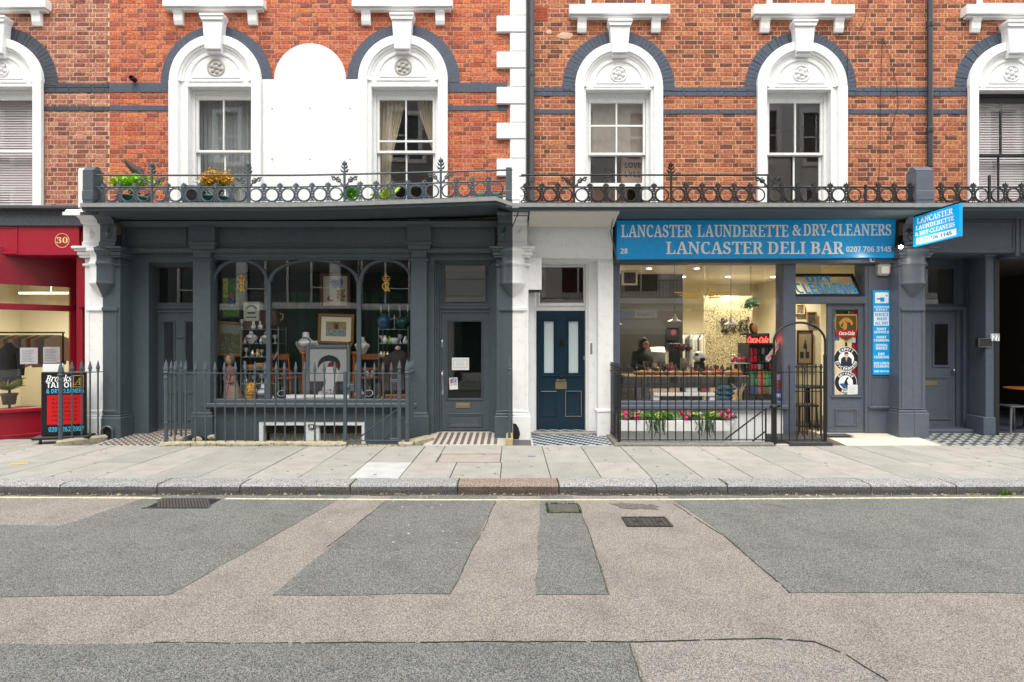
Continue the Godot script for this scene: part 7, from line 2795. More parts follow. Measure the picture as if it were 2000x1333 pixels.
# ---------------------------------------------------------------- pictures and small wares
func paint(w: int, h: int, ops: Array, sd: int, grain := 0.06) -> ImageTexture:      # a small print built up from filled shapes
	var im := Image.create(w, h, false, Image.FORMAT_RGB8)
	var r := RandomNumberGenerator.new()
	r.seed = sd
	for o in ops:
		match o[0]:
			"f":
				im.fill(o[1])
			"r":
				im.fill_rect(Rect2i(int(o[1] * w), int(o[2] * h), int(o[3] * w), int(o[4] * h)), o[5])
			"e":
				for y in h:
					for x in w:
						var d := Vector2((x / float(w) - o[1]) / o[3], (y / float(h) - o[2]) / o[4])
						if d.length() < 1.0:
							im.set_pixel(x, y, o[5])
			"d":
				for k in int(o[1]):
					var p := Vector2(r.randf_range(o[2], o[4]) * w, r.randf_range(o[3], o[5]) * h)
					var c: Color = o[6]
					c = c.lightened(r.randf() * 0.3) if r.randf() < 0.5 else c.darkened(r.randf() * 0.3)
					im.fill_rect(Rect2i(int(p.x), int(p.y), 1 + r.randi() % 3, 1 + r.randi() % 3), c)
	for y in h:
		for x in w:
			im.set_pixel(x, y, im.get_pixel(x, y).darkened(r.randf() * grain))
	return itex(im)

func framed(called: String, label: String, category: String, p0: float, q0: float, p1: float, q1: float, z: float, fw: float, fm: Material, tex: Texture2D, roll := 0.0, yaw := 0.0, mount := 0.0) -> Node3D:
	var x0 := sx(p0, z)
	var x1 := sx(p1, z)
	var y1 := sy(q0, z)
	var y0 := sy(q1, z)
	var t := thing(called, label, category, V((x0 + x1) / 2, y0, z))
	t.rotation = V(0, yaw, roll)
	var hw := (x1 - x0) / 2
	var hh := y1 - y0
	var b := MB.new()
	fr(b, -hw, 0, hw, hh, fw, 0.02, -0.02, 0.008)
	fr(b, -hw + fw * 0.7, fw * 0.7, hw - fw * 0.7, hh - fw * 0.7, fw * 0.4, 0.012, -0.02, 0.003)
	part("frame", b, fm, t)
	if mount > 0.0:
		b = MB.new()
		b.box(V(-hw + fw, fw, -0.015), V(hw - fw, hh - fw, -0.006))
		part("mount", b, sm(c8(216, 212, 190), 0.8), t)
	b = MB.new()
	var e := fw + mount
	b.quad(V(-hw + e, e, -0.004), V(hw - e, e, -0.004), V(hw - e, hh - e, -0.004), V(-hw + e, hh - e, -0.004))
	var m := sm(c8(206, 206, 206), 0.5)
	m.albedo_texture = tex
	part("picture", b, m, t)
	b = MB.new()
	b.box(V(-hw + fw * 0.5, fw * 0.5, -0.024), V(hw - fw * 0.5, hh - fw * 0.5, -0.019))
	part("backing", b, M.dark, t)
	return t

func bust_mesh(s: float) -> ArrayMesh:     # a necklace stand: neck and shoulders
	var b := MB.new()
	b.t = Transform3D(Basis.from_scale(V(1, 1, 0.55) * s), Vector3.ZERO)
	b.lathe(Vector3.ZERO, [[0.0, 0.0], [0.045, 0.0], [0.07, 0.03], [0.11, 0.1], [0.135, 0.15], [0.125, 0.175], [0.07, 0.205], [0.045, 0.235], [0.042, 0.285], [0.03, 0.3], [0.0, 0.3]], 18)
	return b.mesh()
func necklace_mesh(s: float) -> ArrayMesh:
	var b := MB.new()
	var pts := []
	for k in 20:
		var a := TAU * k / 20
		pts.append(V(cos(a) * 0.08, 0.17 - sin(a) * 0.06 , 0.075 + 0.03 * sin(a)) * s)
	b.tube(pts, 0.006 * s, 5, true)
	return b.mesh()
func bust(label: String, p: float, q: float, z: float, s: float, m: Material, nm: Material) -> void:
	var t := thing("jewellery_bust", label, "necklace stand", V(sx(p, z), sy(q, z), z))
	part("stand", bust_mesh(s), m, t)
	part("necklace", necklace_mesh(s), nm, t)

func shelf_unit(label: String, p0: float, p1: float, tops: Array, z0: float, z1: float, foot: float) -> void:
	var t := thing("glass_shelf_unit", label, "shelves", V((sx(p0, z0) + sx(p1, z0)) / 2, sy(foot, z0), (z0 + z1) / 2))
	var o := t.position
	var x0 := sx(p0, z0)
	var x1 := sx(p1, z0)
	var metal := sm(c8(150, 156, 150), 0.3, null, 1.0, null, 0.1, 0.7)
	for x in [x0, x1]:
		for z in [z0, z1]:
			var b := MB.new()
			b.tube([V(x, sy(foot, z0), z) - o, V(x, sy(tops[0], z0) + 0.04, z) - o], 0.007, 6)
			part("post", b, metal, t)
	for q in tops:
		var b := MB.new()
		b.box(V(x0, sy(q, z0) - 0.008, z1) - o, V(x1, sy(q, z0), z0) - o, 0.002)
		part("shelf", b, sm(c8(130, 150, 140), 0.2), t)

func trinket(kind: int, h: float) -> ArrayMesh:
	var b := MB.new()
	match kind:
		0:
			b.lathe(Vector3.ZERO, [[0.0, 0.0], [h * 0.26, 0.0], [h * 0.24, h * 0.06], [h * 0.05, h * 0.14], [h * 0.05, h * 0.5], [h * 0.26, h * 0.66], [h * 0.3, h], [h * 0.24, h], [0.0, h * 0.7]], 12)
		1:
			b.lathe(Vector3.ZERO, [[0.0, 0.0], [h * 0.2, 0.0], [h * 0.34, h * 0.25], [h * 0.36, h * 0.5], [h * 0.2, h * 0.75], [h * 0.12, h * 0.85], [h * 0.18, h], [0.0, h]], 12)
		2:
			blob(b, V(0, h * 0.3, 0), V(h * 0.34, h * 0.32, h * 0.26), 0.6, 6, 5)
			blob(b, V(h * 0.05, h * 0.75, 0), V(h * 0.18, h * 0.24, h * 0.17), 0.5, 6, 9)
		3:
			b.lathe(Vector3.ZERO, [[0.0, 0.0], [h * 0.5, 0.0], [h * 0.75, h * 0.5], [h * 0.8, h * 0.9], [h * 0.72, h], [0.0, h * 0.4]], 14)
	return b.mesh()

const ORD := ["first", "second", "third", "fourth", "fifth", "sixth", "seventh"]
func wares(shelf: String, q: float, z: float, list: Array) -> void:       # [pixel, kind, height, colour]
	for k in list.size():
		var d: Array = list[k]
		var m := sm(d[3], 0.3)
		if d[3] == Color.SILVER:
			m.metallic = 0.9
		var what: String = ["goblet", "small vase", "figurine", "bowl"][d[1]]
		tag(part(what.replace(" ", "_"), trinket(d[1], d[2]), m, self, Transform3D(Basis(Vector3.UP, rng.randf() * 6), V(sx(d[0], z), sy(q, z), z))), "%s, %s from the left on %s" % [what, ORD[k], shelf], "ornament", "wares on " + shelf)

func chair(label: String, p: float, z: float, yaw: float, floor_y: float) -> void:
	var t := thing("wooden_chair", label, "chair", V(sx(p, z), floor_y, z))
	t.rotation.y = yaw
	var wood := sm(c8(150, 84, 40), 0.45, TX.wood, 3.0)
	var b := MB.new()
	b.box(V(-0.2, 0.4, -0.2), V(0.2, 0.44, 0.2), 0.012)
	part("seat", b, wood, t)
	for sx_ in [-1.0, 1.0]:
		for sz in [-1.0, 1.0]:
			b = MB.new()
			var top := 0.4 if sz > 0 else 0.85
			b.tube([V(sx_ * 0.18, 0, sz * 0.18), V(sx_ * 0.17, top * 0.5, sz * 0.17), V(sx_ * 0.17, top, sz * (0.17 if sz > 0 else 0.22))], [0.016, 0.02, 0.017], 6)
			part("leg", b, wood, t)
	b = MB.new()
	b.box(V(-0.17, 0.74, -0.225), V(0.17, 0.84, -0.2), 0.008)
	b.box(V(-0.17, 0.55, -0.21), V(0.17, 0.6, -0.19), 0.008)
	part("backrest", b, wood, t)

func build_window_display() -> void:
	var h: Node3D = house.h29
	# raised window bed and draped green backdrop
	var b := MB.new()
	b.box(V(sx(402, 0), 0.04, -1.25), V(sx(808, 0), sy(786, -0.05), -0.05), 0.004)
	part("window_bed", b, sm(c8(70, 62, 52), 0.7, TX.wood, 2.0), h)
	b = MB.new()
	var last := Vector2(sx(404, -1.3), -1.3)
	for k in range(1, 90):
		var x := lerpf(sx(404, -1.3), sx(806, -1.3), k / 89.0)
		if x > -3.4 and x < -2.75:
			last = Vector2(x, -1.3)
			continue
		var c := Vector2(x, -1.3 + sin(k * 1.3) * 0.022)
		b.quad(V(last.x, 0.55, last.y), V(c.x, 0.55, c.y), V(c.x, 2.5, c.y), V(last.x, 2.5, last.y))
		last = c
	tag(part("green_drape", b, sm(c8(16, 66, 50), 0.85), self), "dark green drape hanging behind the antiques window display", "curtain")
	var brown := sm(c8(96, 62, 36), 0.4, TX.wood, 4.0)
	var giltm := sm(c8(150, 112, 60), 0.4, TX.worn, 5.0, null, 0.1, 0.3)
	var cream := c8(216, 214, 196)
	framed("framed_picture", "upper framed drawing with blue and ochre shapes in the antiques window", "picture", 625, 533, 684, 603, -0.6, 0.05, brown, paint(48, 60, [["f", cream], ["e", 0.55, 0.25, 0.22, 0.12, c8(120, 150, 180)], ["d", 90, 0.3, 0.1, 0.8, 0.4, c8(90, 120, 160)], ["r", 0.55, 0.45, 0.3, 0.4, c8(206, 170, 80)], ["d", 60, 0.55, 0.45, 0.85, 0.85, c8(120, 90, 50)], ["e", 0.3, 0.75, 0.14, 0.1, c8(170, 60, 50)], ["e", 0.36, 0.72, 0.11, 0.08, cream]], 3), 0.0, 0.0, 0.0)
	framed("framed_picture", "tilted framed watercolour of a building above water in the antiques window", "picture", 620, 613, 690, 672, -0.5, 0.045, giltm, paint(64, 48, [["f", c8(196, 176, 130)], ["d", 120, 0.0, 0.0, 1.0, 0.5, c8(170, 140, 90)], ["r", 0.4, 0.12, 0.22, 0.4, c8(120, 100, 74)], ["r", 0.47, 0.25, 0.08, 0.27, c8(60, 50, 44)], ["r", 0.0, 0.52, 1.0, 0.48, c8(150, 176, 180)], ["d", 260, 0.0, 0.5, 1.0, 1.0, c8(190, 206, 206)], ["d", 60, 0.0, 0.5, 1.0, 1.0, c8(96, 120, 130)]], 5), -0.035, 0.0, 0.09)
	framed("framed_picture", "large grey-framed poster of a white figure in a dark wide hat in the antiques window", "picture", 597, 673, 684, 783, -0.3, 0.06, sm(c8(96, 104, 110), 0.5), paint(72, 92, [["f", c8(196, 202, 202)], ["r", 0.0, 0.68, 1.0, 0.32, c8(26, 28, 32)], ["e", 0.52, 0.34, 0.3, 0.2, c8(30, 40, 52)], ["e", 0.5, 0.42, 0.26, 0.16, c8(196, 202, 202)], ["e", 0.62, 0.36, 0.14, 0.09, c8(126, 40, 44)], ["e", 0.56, 0.5, 0.22, 0.13, c8(232, 234, 238)], ["e", 0.68, 0.48, 0.03, 0.025, c8(24, 24, 28)], ["e", 0.6, 0.62, 0.13, 0.1, c8(232, 234, 238)], ["e", 0.55, 0.72, 0.13, 0.1, c8(230, 232, 238)], ["e", 0.49, 0.82, 0.15, 0.1, c8(228, 230, 236)], ["e", 0.44, 0.92, 0.22, 0.08, c8(228, 230, 236)], ["r", 0.62, 0.92, 0.12, 0.05, c8(170, 30, 50)], ["d", 40, 0.3, 0.84, 0.6, 0.98, c8(110, 110, 120)]], 7, 0.03))
	var t := framed("framed_picture", "gilt-framed dark green landscape leaning at the left of the antiques window", "picture", 424, 628, 470, 696, -0.45, 0.045, giltm, paint(48, 56, [["f", c8(120, 128, 100)], ["r", 0, 0, 1, 0.35, c8(150, 160, 150)], ["d", 500, 0, 0.3, 1, 1, c8(90, 104, 66)], ["d", 90, 0, 0.6, 1, 1, c8(150, 150, 110)]], 9), -0.06, 0.35)
	framed("framed_picture", "bright green and blue picture high at the left of the antiques window", "picture", 434, 541, 468, 621, -0.4, 0.02, M.dark, paint(40, 72, [["f", c8(70, 130, 30)], ["r", 0, 0, 0.3, 0.5, c8(206, 214, 40)], ["e", 0.5, 0.62, 0.25, 0.16, c8(40, 60, 150)], ["e", 0.5, 0.45, 0.14, 0.07, c8(190, 80, 110)], ["d", 160, 0, 0, 1, 1, c8(90, 150, 40)]], 11), 0.0, 0.3)
	t = thing("name_card", "long white name card in front of the large poster", "card", V(sx(620, -0.12), sy(785, -0.12), -0.12))
	b = MB.new()
	b.box(V(-0.53, 0, -0.01), V(0.53, 0.12, 0.0), 0.002)
	part("card", b, M.paper, t)
	letters(t, "Jan Lister Designs", "Droid Sans", -0.26, 0.03, 0.3, 0.09, 0.0005, sm(c8(60, 64, 66), 0.6), 0.003)
	# shelves
	shelf_unit("left glass shelf unit crowded with silver and busts in the antiques window", 470, 543, [643, 671, 697, 722, 749], -0.35, -0.7, 785)
	shelf_unit("right glass shelf unit under the blue vase in the antiques window", 739, 797, [643, 671, 697], -0.4, -0.75, 785)
	var silver := Color.SILVER
	var white := c8(214, 214, 212)
	wares("the top of the left glass shelves", 643, -0.45, [[472, 0, 0.17, silver], [495, 2, 0.15, white], [509, 2, 0.15, white]])
	wares("the second left glass shelf", 671, -0.45, [[478, 2, 0.1, silver], [500, 0, 0.12, silver], [509, 1, 0.09, silver], [537, 0, 0.15, silver]])
	wares("the third left glass shelf", 697, -0.45, [[481, 0, 0.16, silver], [493, 1, 0.12, silver], [503, 2, 0.14, c8(196, 170, 130)], [511, 0, 0.13, silver]])
	wares("the fourth left glass shelf", 722, -0.45, [[477, 2, 0.16, silver], [491, 3, 0.09, c8(170, 120, 80)], [508, 3, 0.12, c8(166, 130, 96)]])
	wares("the lowest left glass shelf", 749, -0.45, [[480, 1, 0.12, silver], [496, 0, 0.14, silver], [511, 0, 0.17, silver], [519, 2, 0.1, white]])
	wares("the second right glass shelf", 671, -0.5, [[745, 0, 0.14, silver], [752, 1, 0.14, white], [761, 2, 0.13, c8(130, 190, 60)], [771, 3, 0.1, white], [782, 0, 0.16, silver], [791, 2, 0.13, white]])
	wares("the third right glass shelf", 697, -0.5, [[744, 1, 0.1, silver], [750, 2, 0.1, c8(206, 176, 120)], [757, 1, 0.09, silver]])
	wares("the window bed left of the large poster", 785, -0.25, [[533, 1, 0.1, silver], [541, 3, 0.06, white], [565, 2, 0.12, silver], [573, 0, 0.13, silver], [582, 2, 0.1, c8(170, 140, 90)]])
	wares("the window bed right of the large poster", 785, -0.3, [[713, 2, 0.11, white], [730, 3, 0.07, silver], [738, 0, 0.12, silver], [746, 1, 0.1, c8(150, 110, 60)]])
	wares("the seats of the two wooden chairs", 737, -0.6, [[553, 3, 0.08, silver], [567, 0, 0.12, silver], [716, 1, 0.14, white], [727, 2, 0.13, white]])
	bust("white necklace bust on the second left glass shelf", 490, 671, -0.4, 0.75, sm(white, 0.5), M.dark)
	bust("white necklace bust half hidden by the left mullion", 519, 671, -0.45, 0.7, sm(white, 0.5), M.dark)
	bust("tall white necklace bust left of the tilted watercolour", 597, 694, -0.45, 1.35, sm(white, 0.5), M.dark)
	bust("low white necklace bust touching the tilted watercolour", 617, 694, -0.5, 0.85, sm(white, 0.5), M.silver)
	bust("small black necklace bust at the right of the tilted watercolour", 683, 682, -0.45, 0.45, M.dark, M.gold)
	bust("white necklace bust half behind the right mullion", 707, 692, -0.45, 1.0, sm(white, 0.5), M.silver)
	bust("pale necklace bust at the foot of the left mullion", 514, 785, -0.2, 1.0, sm(c8(176, 186, 196), 0.5), M.dark)
	bust("dark necklace bust with white collar low beside the easel", 552, 783, -0.35, 0.8, M.dark, sm(white, 0.4))
	bust("dark necklace bust with white collar right of the poster", 722, 784, -0.25, 0.85, M.dark, sm(white, 0.4))
	bust("small white necklace bust low behind the gate bars", 703, 783, -0.25, 0.75, sm(white, 0.5), M.dark)
	# lidded tin and jug on the shelves
	t = thing("printed_tin", "cream tin box with green lettering on the left glass shelves", "tin", V(sx(491, -0.5), sy(643, -0.5), -0.55))
	b = MB.new()
	b.box(V(-0.14, 0.14, -0.1), V(0.14, 0.48, 0.06), 0.01)
	part("tin", b, sm(c8(206, 206, 190), 0.4), t)
	b = MB.new()
	b.arc(Vector2(0, 0.32), [[0.07, 0.06], [0.07, 0.062], [0.11, 0.062], [0.11, 0.06]], 0.3, PI - 0.3, 12)
	b.box(V(-0.09, 0.2, 0.05), V(0.09, 0.22, 0.063))
	b.box(V(-0.07, 0.27, 0.05), V(0.07, 0.3, 0.063))
	part("print", b, sm(c8(40, 84, 60), 0.5), t)
	b = MB.new()
	b.box(V(-0.16, 0.0, -0.1), V(0.1, 0.14, 0.05), 0.01)
	part("plinth", b, sm(c8(90, 70, 64), 0.6), t)
	t = thing("two_handled_pot", "dark copper two-handled pot behind the left mullion", "pot", V(sx(528, -0.55), sy(643, -0.55), -0.55))
	b = MB.new()
	b.lathe(Vector3.ZERO, [[0.0, 0.0], [0.14, 0.0], [0.17, 0.1], [0.17, 0.26], [0.15, 0.3], [0.17, 0.33], [0.14, 0.33], [0.12, 0.28], [0.0, 0.2]], 20)
	part("body", b, sm(c8(92, 64, 50), 0.4, TX.worn, 3.0, null, 0.1, 0.4), t)
	for s in [-1.0, 1.0]:
		b = MB.new()
		b.tube([V(s * 0.16, 0.28, 0), V(s * 0.22, 0.26, 0), V(s * 0.21, 0.18, 0), V(s * 0.165, 0.16, 0)], 0.012, 6)
		part("handle", b, M.gold, t)
	t = thing("blue_vase", "round blue and white patterned vase on the right glass shelves", "vase", V(sx(749, -0.5), sy(643, -0.5), -0.52))
	b = MB.new()
	b.lathe(Vector3.ZERO, [[0.0, 0.0], [0.075, 0.0], [0.11, 0.06], [0.125, 0.13], [0.11, 0.2], [0.06, 0.235], [0.05, 0.25], [0.058, 0.265], [0.0, 0.265]], 24)
	part("body", b, sm(c8(90, 150, 206), 0.2, TX.cells, 6.0), t)
	t = thing("green_bowl", "dark green footed bowl on the right glass shelves", "bowl", V(sx(786, -0.5), sy(643, -0.5), -0.52))
	b = MB.new()
	b.lathe(Vector3.ZERO, [[0.0, 0.0], [0.07, 0.0], [0.05, 0.03], [0.13, 0.1], [0.14, 0.15], [0.1, 0.18], [0.09, 0.2], [0.0, 0.2]], 20)
	part("body", b, sm(c8(30, 80, 76), 0.25), t)
	t = thing("candelabrum", "four-armed silver candelabrum at the top right of the antiques window", "candelabrum", V(sx(770, -0.7), sy(643, -0.7), -0.72))
	b = MB.new()
	b.lathe(Vector3.ZERO, [[0.0, 0.0], [0.07, 0.0], [0.05, 0.02], [0.014, 0.05], [0.02, 0.15], [0.012, 0.24], [0.0, 0.26]], 12)
	for s in [-0.24, -0.1, 0.1, 0.24]:
		b.tube([V(0, 0.2, 0), V(s * 0.6, 0.17, 0), V(s, 0.24, 0), V(s, 0.3, 0)], 0.008, 6)
		b.lathe(V(s, 0.3, 0), [[0.0, 0.0], [0.026, 0.012], [0.014, 0.02], [0.014, 0.07], [0.01, 0.075], [0.009, 0.13], [0.0, 0.13]], 8)
	part("arms", b, M.silver, t)
	t = thing("gold_bust", "golden bearded head sculpture at the foot of the left shelves", "sculpture", V(sx(489, -0.15), sy(785, -0.15), -0.16))
	b = MB.new()
	blob(b, V(0, 0.18, 0), V(0.09, 0.12, 0.09), 0.25, 12, 3)
	blob(b, V(0, 0.09, 0.03), V(0.075, 0.09, 0.06), 0.5, 10, 4)
	blob(b, V(0, 0.275, -0.01), V(0.085, 0.05, 0.08), 0.6, 10, 6)
	b.tube([V(0, 0.21, 0.08), V(0, 0.17, 0.112), V(0, 0.16, 0.09)], [0.01, 0.017, 0.012], 6)
	for s in [-1.0, 1.0]:
		b.tube([V(0, 0.145, 0.1), V(s * 0.04, 0.15, 0.092), V(s * 0.065, 0.135, 0.07)], [0.014, 0.014, 0.006], 6)
		b.tube([V(s * 0.015, 0.215, 0.088), V(s * 0.055, 0.218, 0.07)], 0.009, 5)
		blob(b, V(s * 0.095, 0.18, 0.0), V(0.014, 0.03, 0.02), 0.2, 6, 8)
	b.lathe(Vector3.ZERO, [[0.0, 0.0], [0.09, 0.0], [0.09, 0.03], [0.06, 0.05], [0.06, 0.1], [0.0, 0.1]], 14)
	part("head", b, sm(c8(220, 164, 40), 0.35, TX.worn, 6.0, null, 0.1, 0.4), t)
	t = thing("gowned_doll", "tall doll in a pink and cream gown at the left of the antiques window", "doll", V(sx(455, -0.3), sy(785, -0.3), -0.3))
	b = MB.new()
	b.t = Transform3D(Basis(Vector3.BACK, 0.1), Vector3.ZERO)
	b.lathe(Vector3.ZERO, [[0.0, 0.0], [0.16, 0.0], [0.17, 0.04], [0.12, 0.25], [0.07, 0.42], [0.06, 0.46], [0.085, 0.53], [0.08, 0.58], [0.03, 0.62], [0.028, 0.66]], 16)
	part("gown", b, sm(c8(150, 124, 110), 0.8, TX.worn, 5.0), t)
	b = MB.new()
	b.t = Transform3D(Basis(Vector3.BACK, 0.1), Vector3.ZERO)
	blob(b, V(0, 0.72, 0), V(0.062, 0.08, 0.07), 0.1, 10, 2)
	part("head", b, sm(c8(190, 150, 130), 0.6), t)
	b = MB.new()
	b.t = Transform3D(Basis(Vector3.BACK, 0.1), Vector3.ZERO)
	blob(b, V(0, 0.74, -0.025), V(0.085, 0.1, 0.075), 0.5, 10, 7)
	part("hair", b, sm(c8(120, 96, 84), 0.9), t)
	b = MB.new()
	b.tube([V(-0.09, 0.52, 0.02), V(-0.12, 0.4, 0.07), V(-0.05, 0.34, 0.12), V(0.06, 0.36, 0.11)], [0.035, 0.032, 0.028, 0.02], 7)
	b.tube([V(-0.02, 0.55, 0.06), V(-0.04, 0.3, 0.12), V(-0.06, 0.05, 0.15)], [0.02, 0.025, 0.03], 6)
	part("shawl", b, sm(c8(140, 84, 92), 0.8), t)
	for q in [[593.0, "left orange wooden post of the display stand behind the poster"], [691.0, "right orange wooden post of the display stand behind the poster"]]:
		b = MB.new()
		var z := -0.42
		b.lathe(V(sx(q[0], z), sy(785, z), z), [[0.0, 0.0], [0.03, 0.0], [0.026, 0.06], [0.032, 0.1], [0.024, 0.2], [0.03, 0.5], [0.024, 0.72], [0.034, 0.76], [0.026, 0.8], [0.055, 0.83], [0.06, 0.87], [0.0, 0.87]], 12)
		tag(part("display_post", b, sm(c8(190, 104, 40), 0.4, TX.wood, 4.0), self), q[1], "post")
	var fy := sy(786, -0.05)
	chair("wooden chair left of the large poster in the antiques window", 561, -0.62, 2.9, fy - 0.04)
	chair("wooden chair right of the large poster in the antiques window", 722, -0.68, 3.4, fy - 0.04)
	t = thing("dark_coat", "dark brown coat on a stand at the right of the antiques window", "coat", V(sx(778, -0.4), sy(785, -0.4), -0.42))
	b = MB.new()
	b.t = Transform3D(Basis.from_scale(V(1, 1, 0.6)), Vector3.ZERO)
	b.lathe(Vector3.ZERO, [[0.26, 0.22], [0.25, 0.3], [0.21, 0.55], [0.22, 0.72], [0.2, 0.8], [0.1, 0.87], [0.06, 0.9], [0.0, 0.9]], 20)
	b.t = Transform3D()
	for s in [-1.0, 1.0]:
		b.tube([V(s * 0.17, 0.8, 0), V(s * 0.25, 0.6, 0.04), V(s * 0.27, 0.36, 0.08)], [0.07, 0.065, 0.055], 8)
	part("coat", b, sm(c8(52, 40, 40), 0.85, TX.worn, 4.0), t)
	b = MB.new()
	b.tube([V(0, 0.0, 0), V(0, 0.25, 0)], 0.02, 8)
	b.lathe(Vector3.ZERO, [[0.0, 0.0], [0.13, 0.0], [0.12, 0.02], [0.0, 0.03]], 14)
	part("stand", b, brown, t)
	b = MB.new()
	blob(b, V(0, 0.93, 0.05), V(0.05, 0.035, 0.04), 0.4, 8, 3)
	part("brooch", b, sm(c8(190, 170, 140), 0.4), t)
	t = thing("wicker_basket", "orange-brown slatted basket at the lower right of the antiques window", "basket", V(sx(773, -0.15), sy(785, -0.15), -0.16))
	for k in 9:
		b = MB.new()
		b.box(V(-0.17 + k * 0.042, 0.0, 0.0), V(-0.14 + k * 0.042, 0.13, 0.012), 0.003)
		part("slat", b, sm(c8(176, 92, 54), 0.6, TX.wood, 4.0), t)
	b = MB.new()
	b.box(V(-0.18, 0.1, -0.14), V(0.21, 0.115, 0.02), 0.004)
	b.box(V(-0.18, 0.02, -0.14), V(0.21, 0.035, 0.02), 0.004)
	part("band", b, sm(c8(150, 78, 44), 0.6), t)
	b = MB.new()
	b.tube([V(sx(531, -0.35), sy(703, -0.35), -0.4), V(sx(539, -0.35), sy(690, -0.35), -0.4), V(sx(541, -0.35), sy(677, -0.35), -0.4)], [0.012, 0.03, 0.01], 6)
	tag(part("silver_horn", b, M.silver, self), "curved silver horn leaning at the right of the left glass shelves", "ornament")
	# notices on the antiques door
	t = thing("door_notice", "white framed notice on the antiques door glass", "notice", V(sx(899, -0.18), sy(723, -0.18), -0.212))
	b = MB.new()
	b.box(V(-0.145, 0, 0), V(0.145, 0.21, 0.003))
	part("sheet", b, M.paper, t)
	b = MB.new()
	fr(b, -0.115, 0.035, 0.115, 0.175, 0.006, 0.005, 0.002, 0.0)
	for k in 4:
		b.box(V(-0.08, 0.065 + k * 0.025, 0.002), V(0.08 - rng.randf() * 0.04, 0.069 + k * 0.025, 0.0045))
	part("print_lines", b, sm(c8(120, 150, 150), 0.8), t)
	t = thing("door_leaflet", "small coloured leaflet at the lower left of the antiques door glass", "leaflet", V(sx(886, -0.18), sy(761, -0.18), -0.212))
	t.rotation.z = 0.05
	b = MB.new()
	b.box(V(-0.07, 0, 0), V(0.07, 0.2, 0.003))
	part("sheet", b, M.paper, t)
	b = MB.new()
	b.quad(V(-0.06, 0.07, 0.0035), V(0.06, 0.07, 0.0035), V(0.06, 0.19, 0.0035), V(-0.06, 0.19, 0.0035))
	var pm := sm(Color.WHITE, 0.5)
	pm.albedo_texture = paint(24, 24, [["f", c8(90, 140, 196)], ["r", 0, 0.6, 1, 0.4, c8(200, 190, 170)], ["r", 0.1, 0.2, 0.3, 0.5, c8(190, 60, 60)], ["d", 50, 0, 0, 1, 1, c8(220, 220, 220)]], 21)
	part("print", b, pm, t)
	# things seen in the upper rooms
	upstairs()

func drape(b: MB, x0t: float, x1t: float, x0b: float, x1b: float, y1: float, ym: float, y0: float, z: float) -> void:      # a tied-back curtain
	var cnt := 26
	var rows := 14
	var g := []
	for r in rows + 1:
		var f := r / float(rows)
		var y := lerpf(y1, y0, f)
		var k := clampf((y1 - y) / (y1 - ym), 0, 1)
		var e := k * k * (3 - 2 * k)
		var row := []
		for j in cnt + 1:
			var u := j / float(cnt)
			var x := lerpf(lerpf(x0t, x1t, u), lerpf(x0b, x1b, u), e)
			row.append(V(x, y, z + sin(u * 46.0) * 0.022))
		g.append(row)
	for r in rows:
		for j in cnt:
			b.quad(g[r + 1][j], g[r + 1][j + 1], g[r][j + 1], g[r][j])

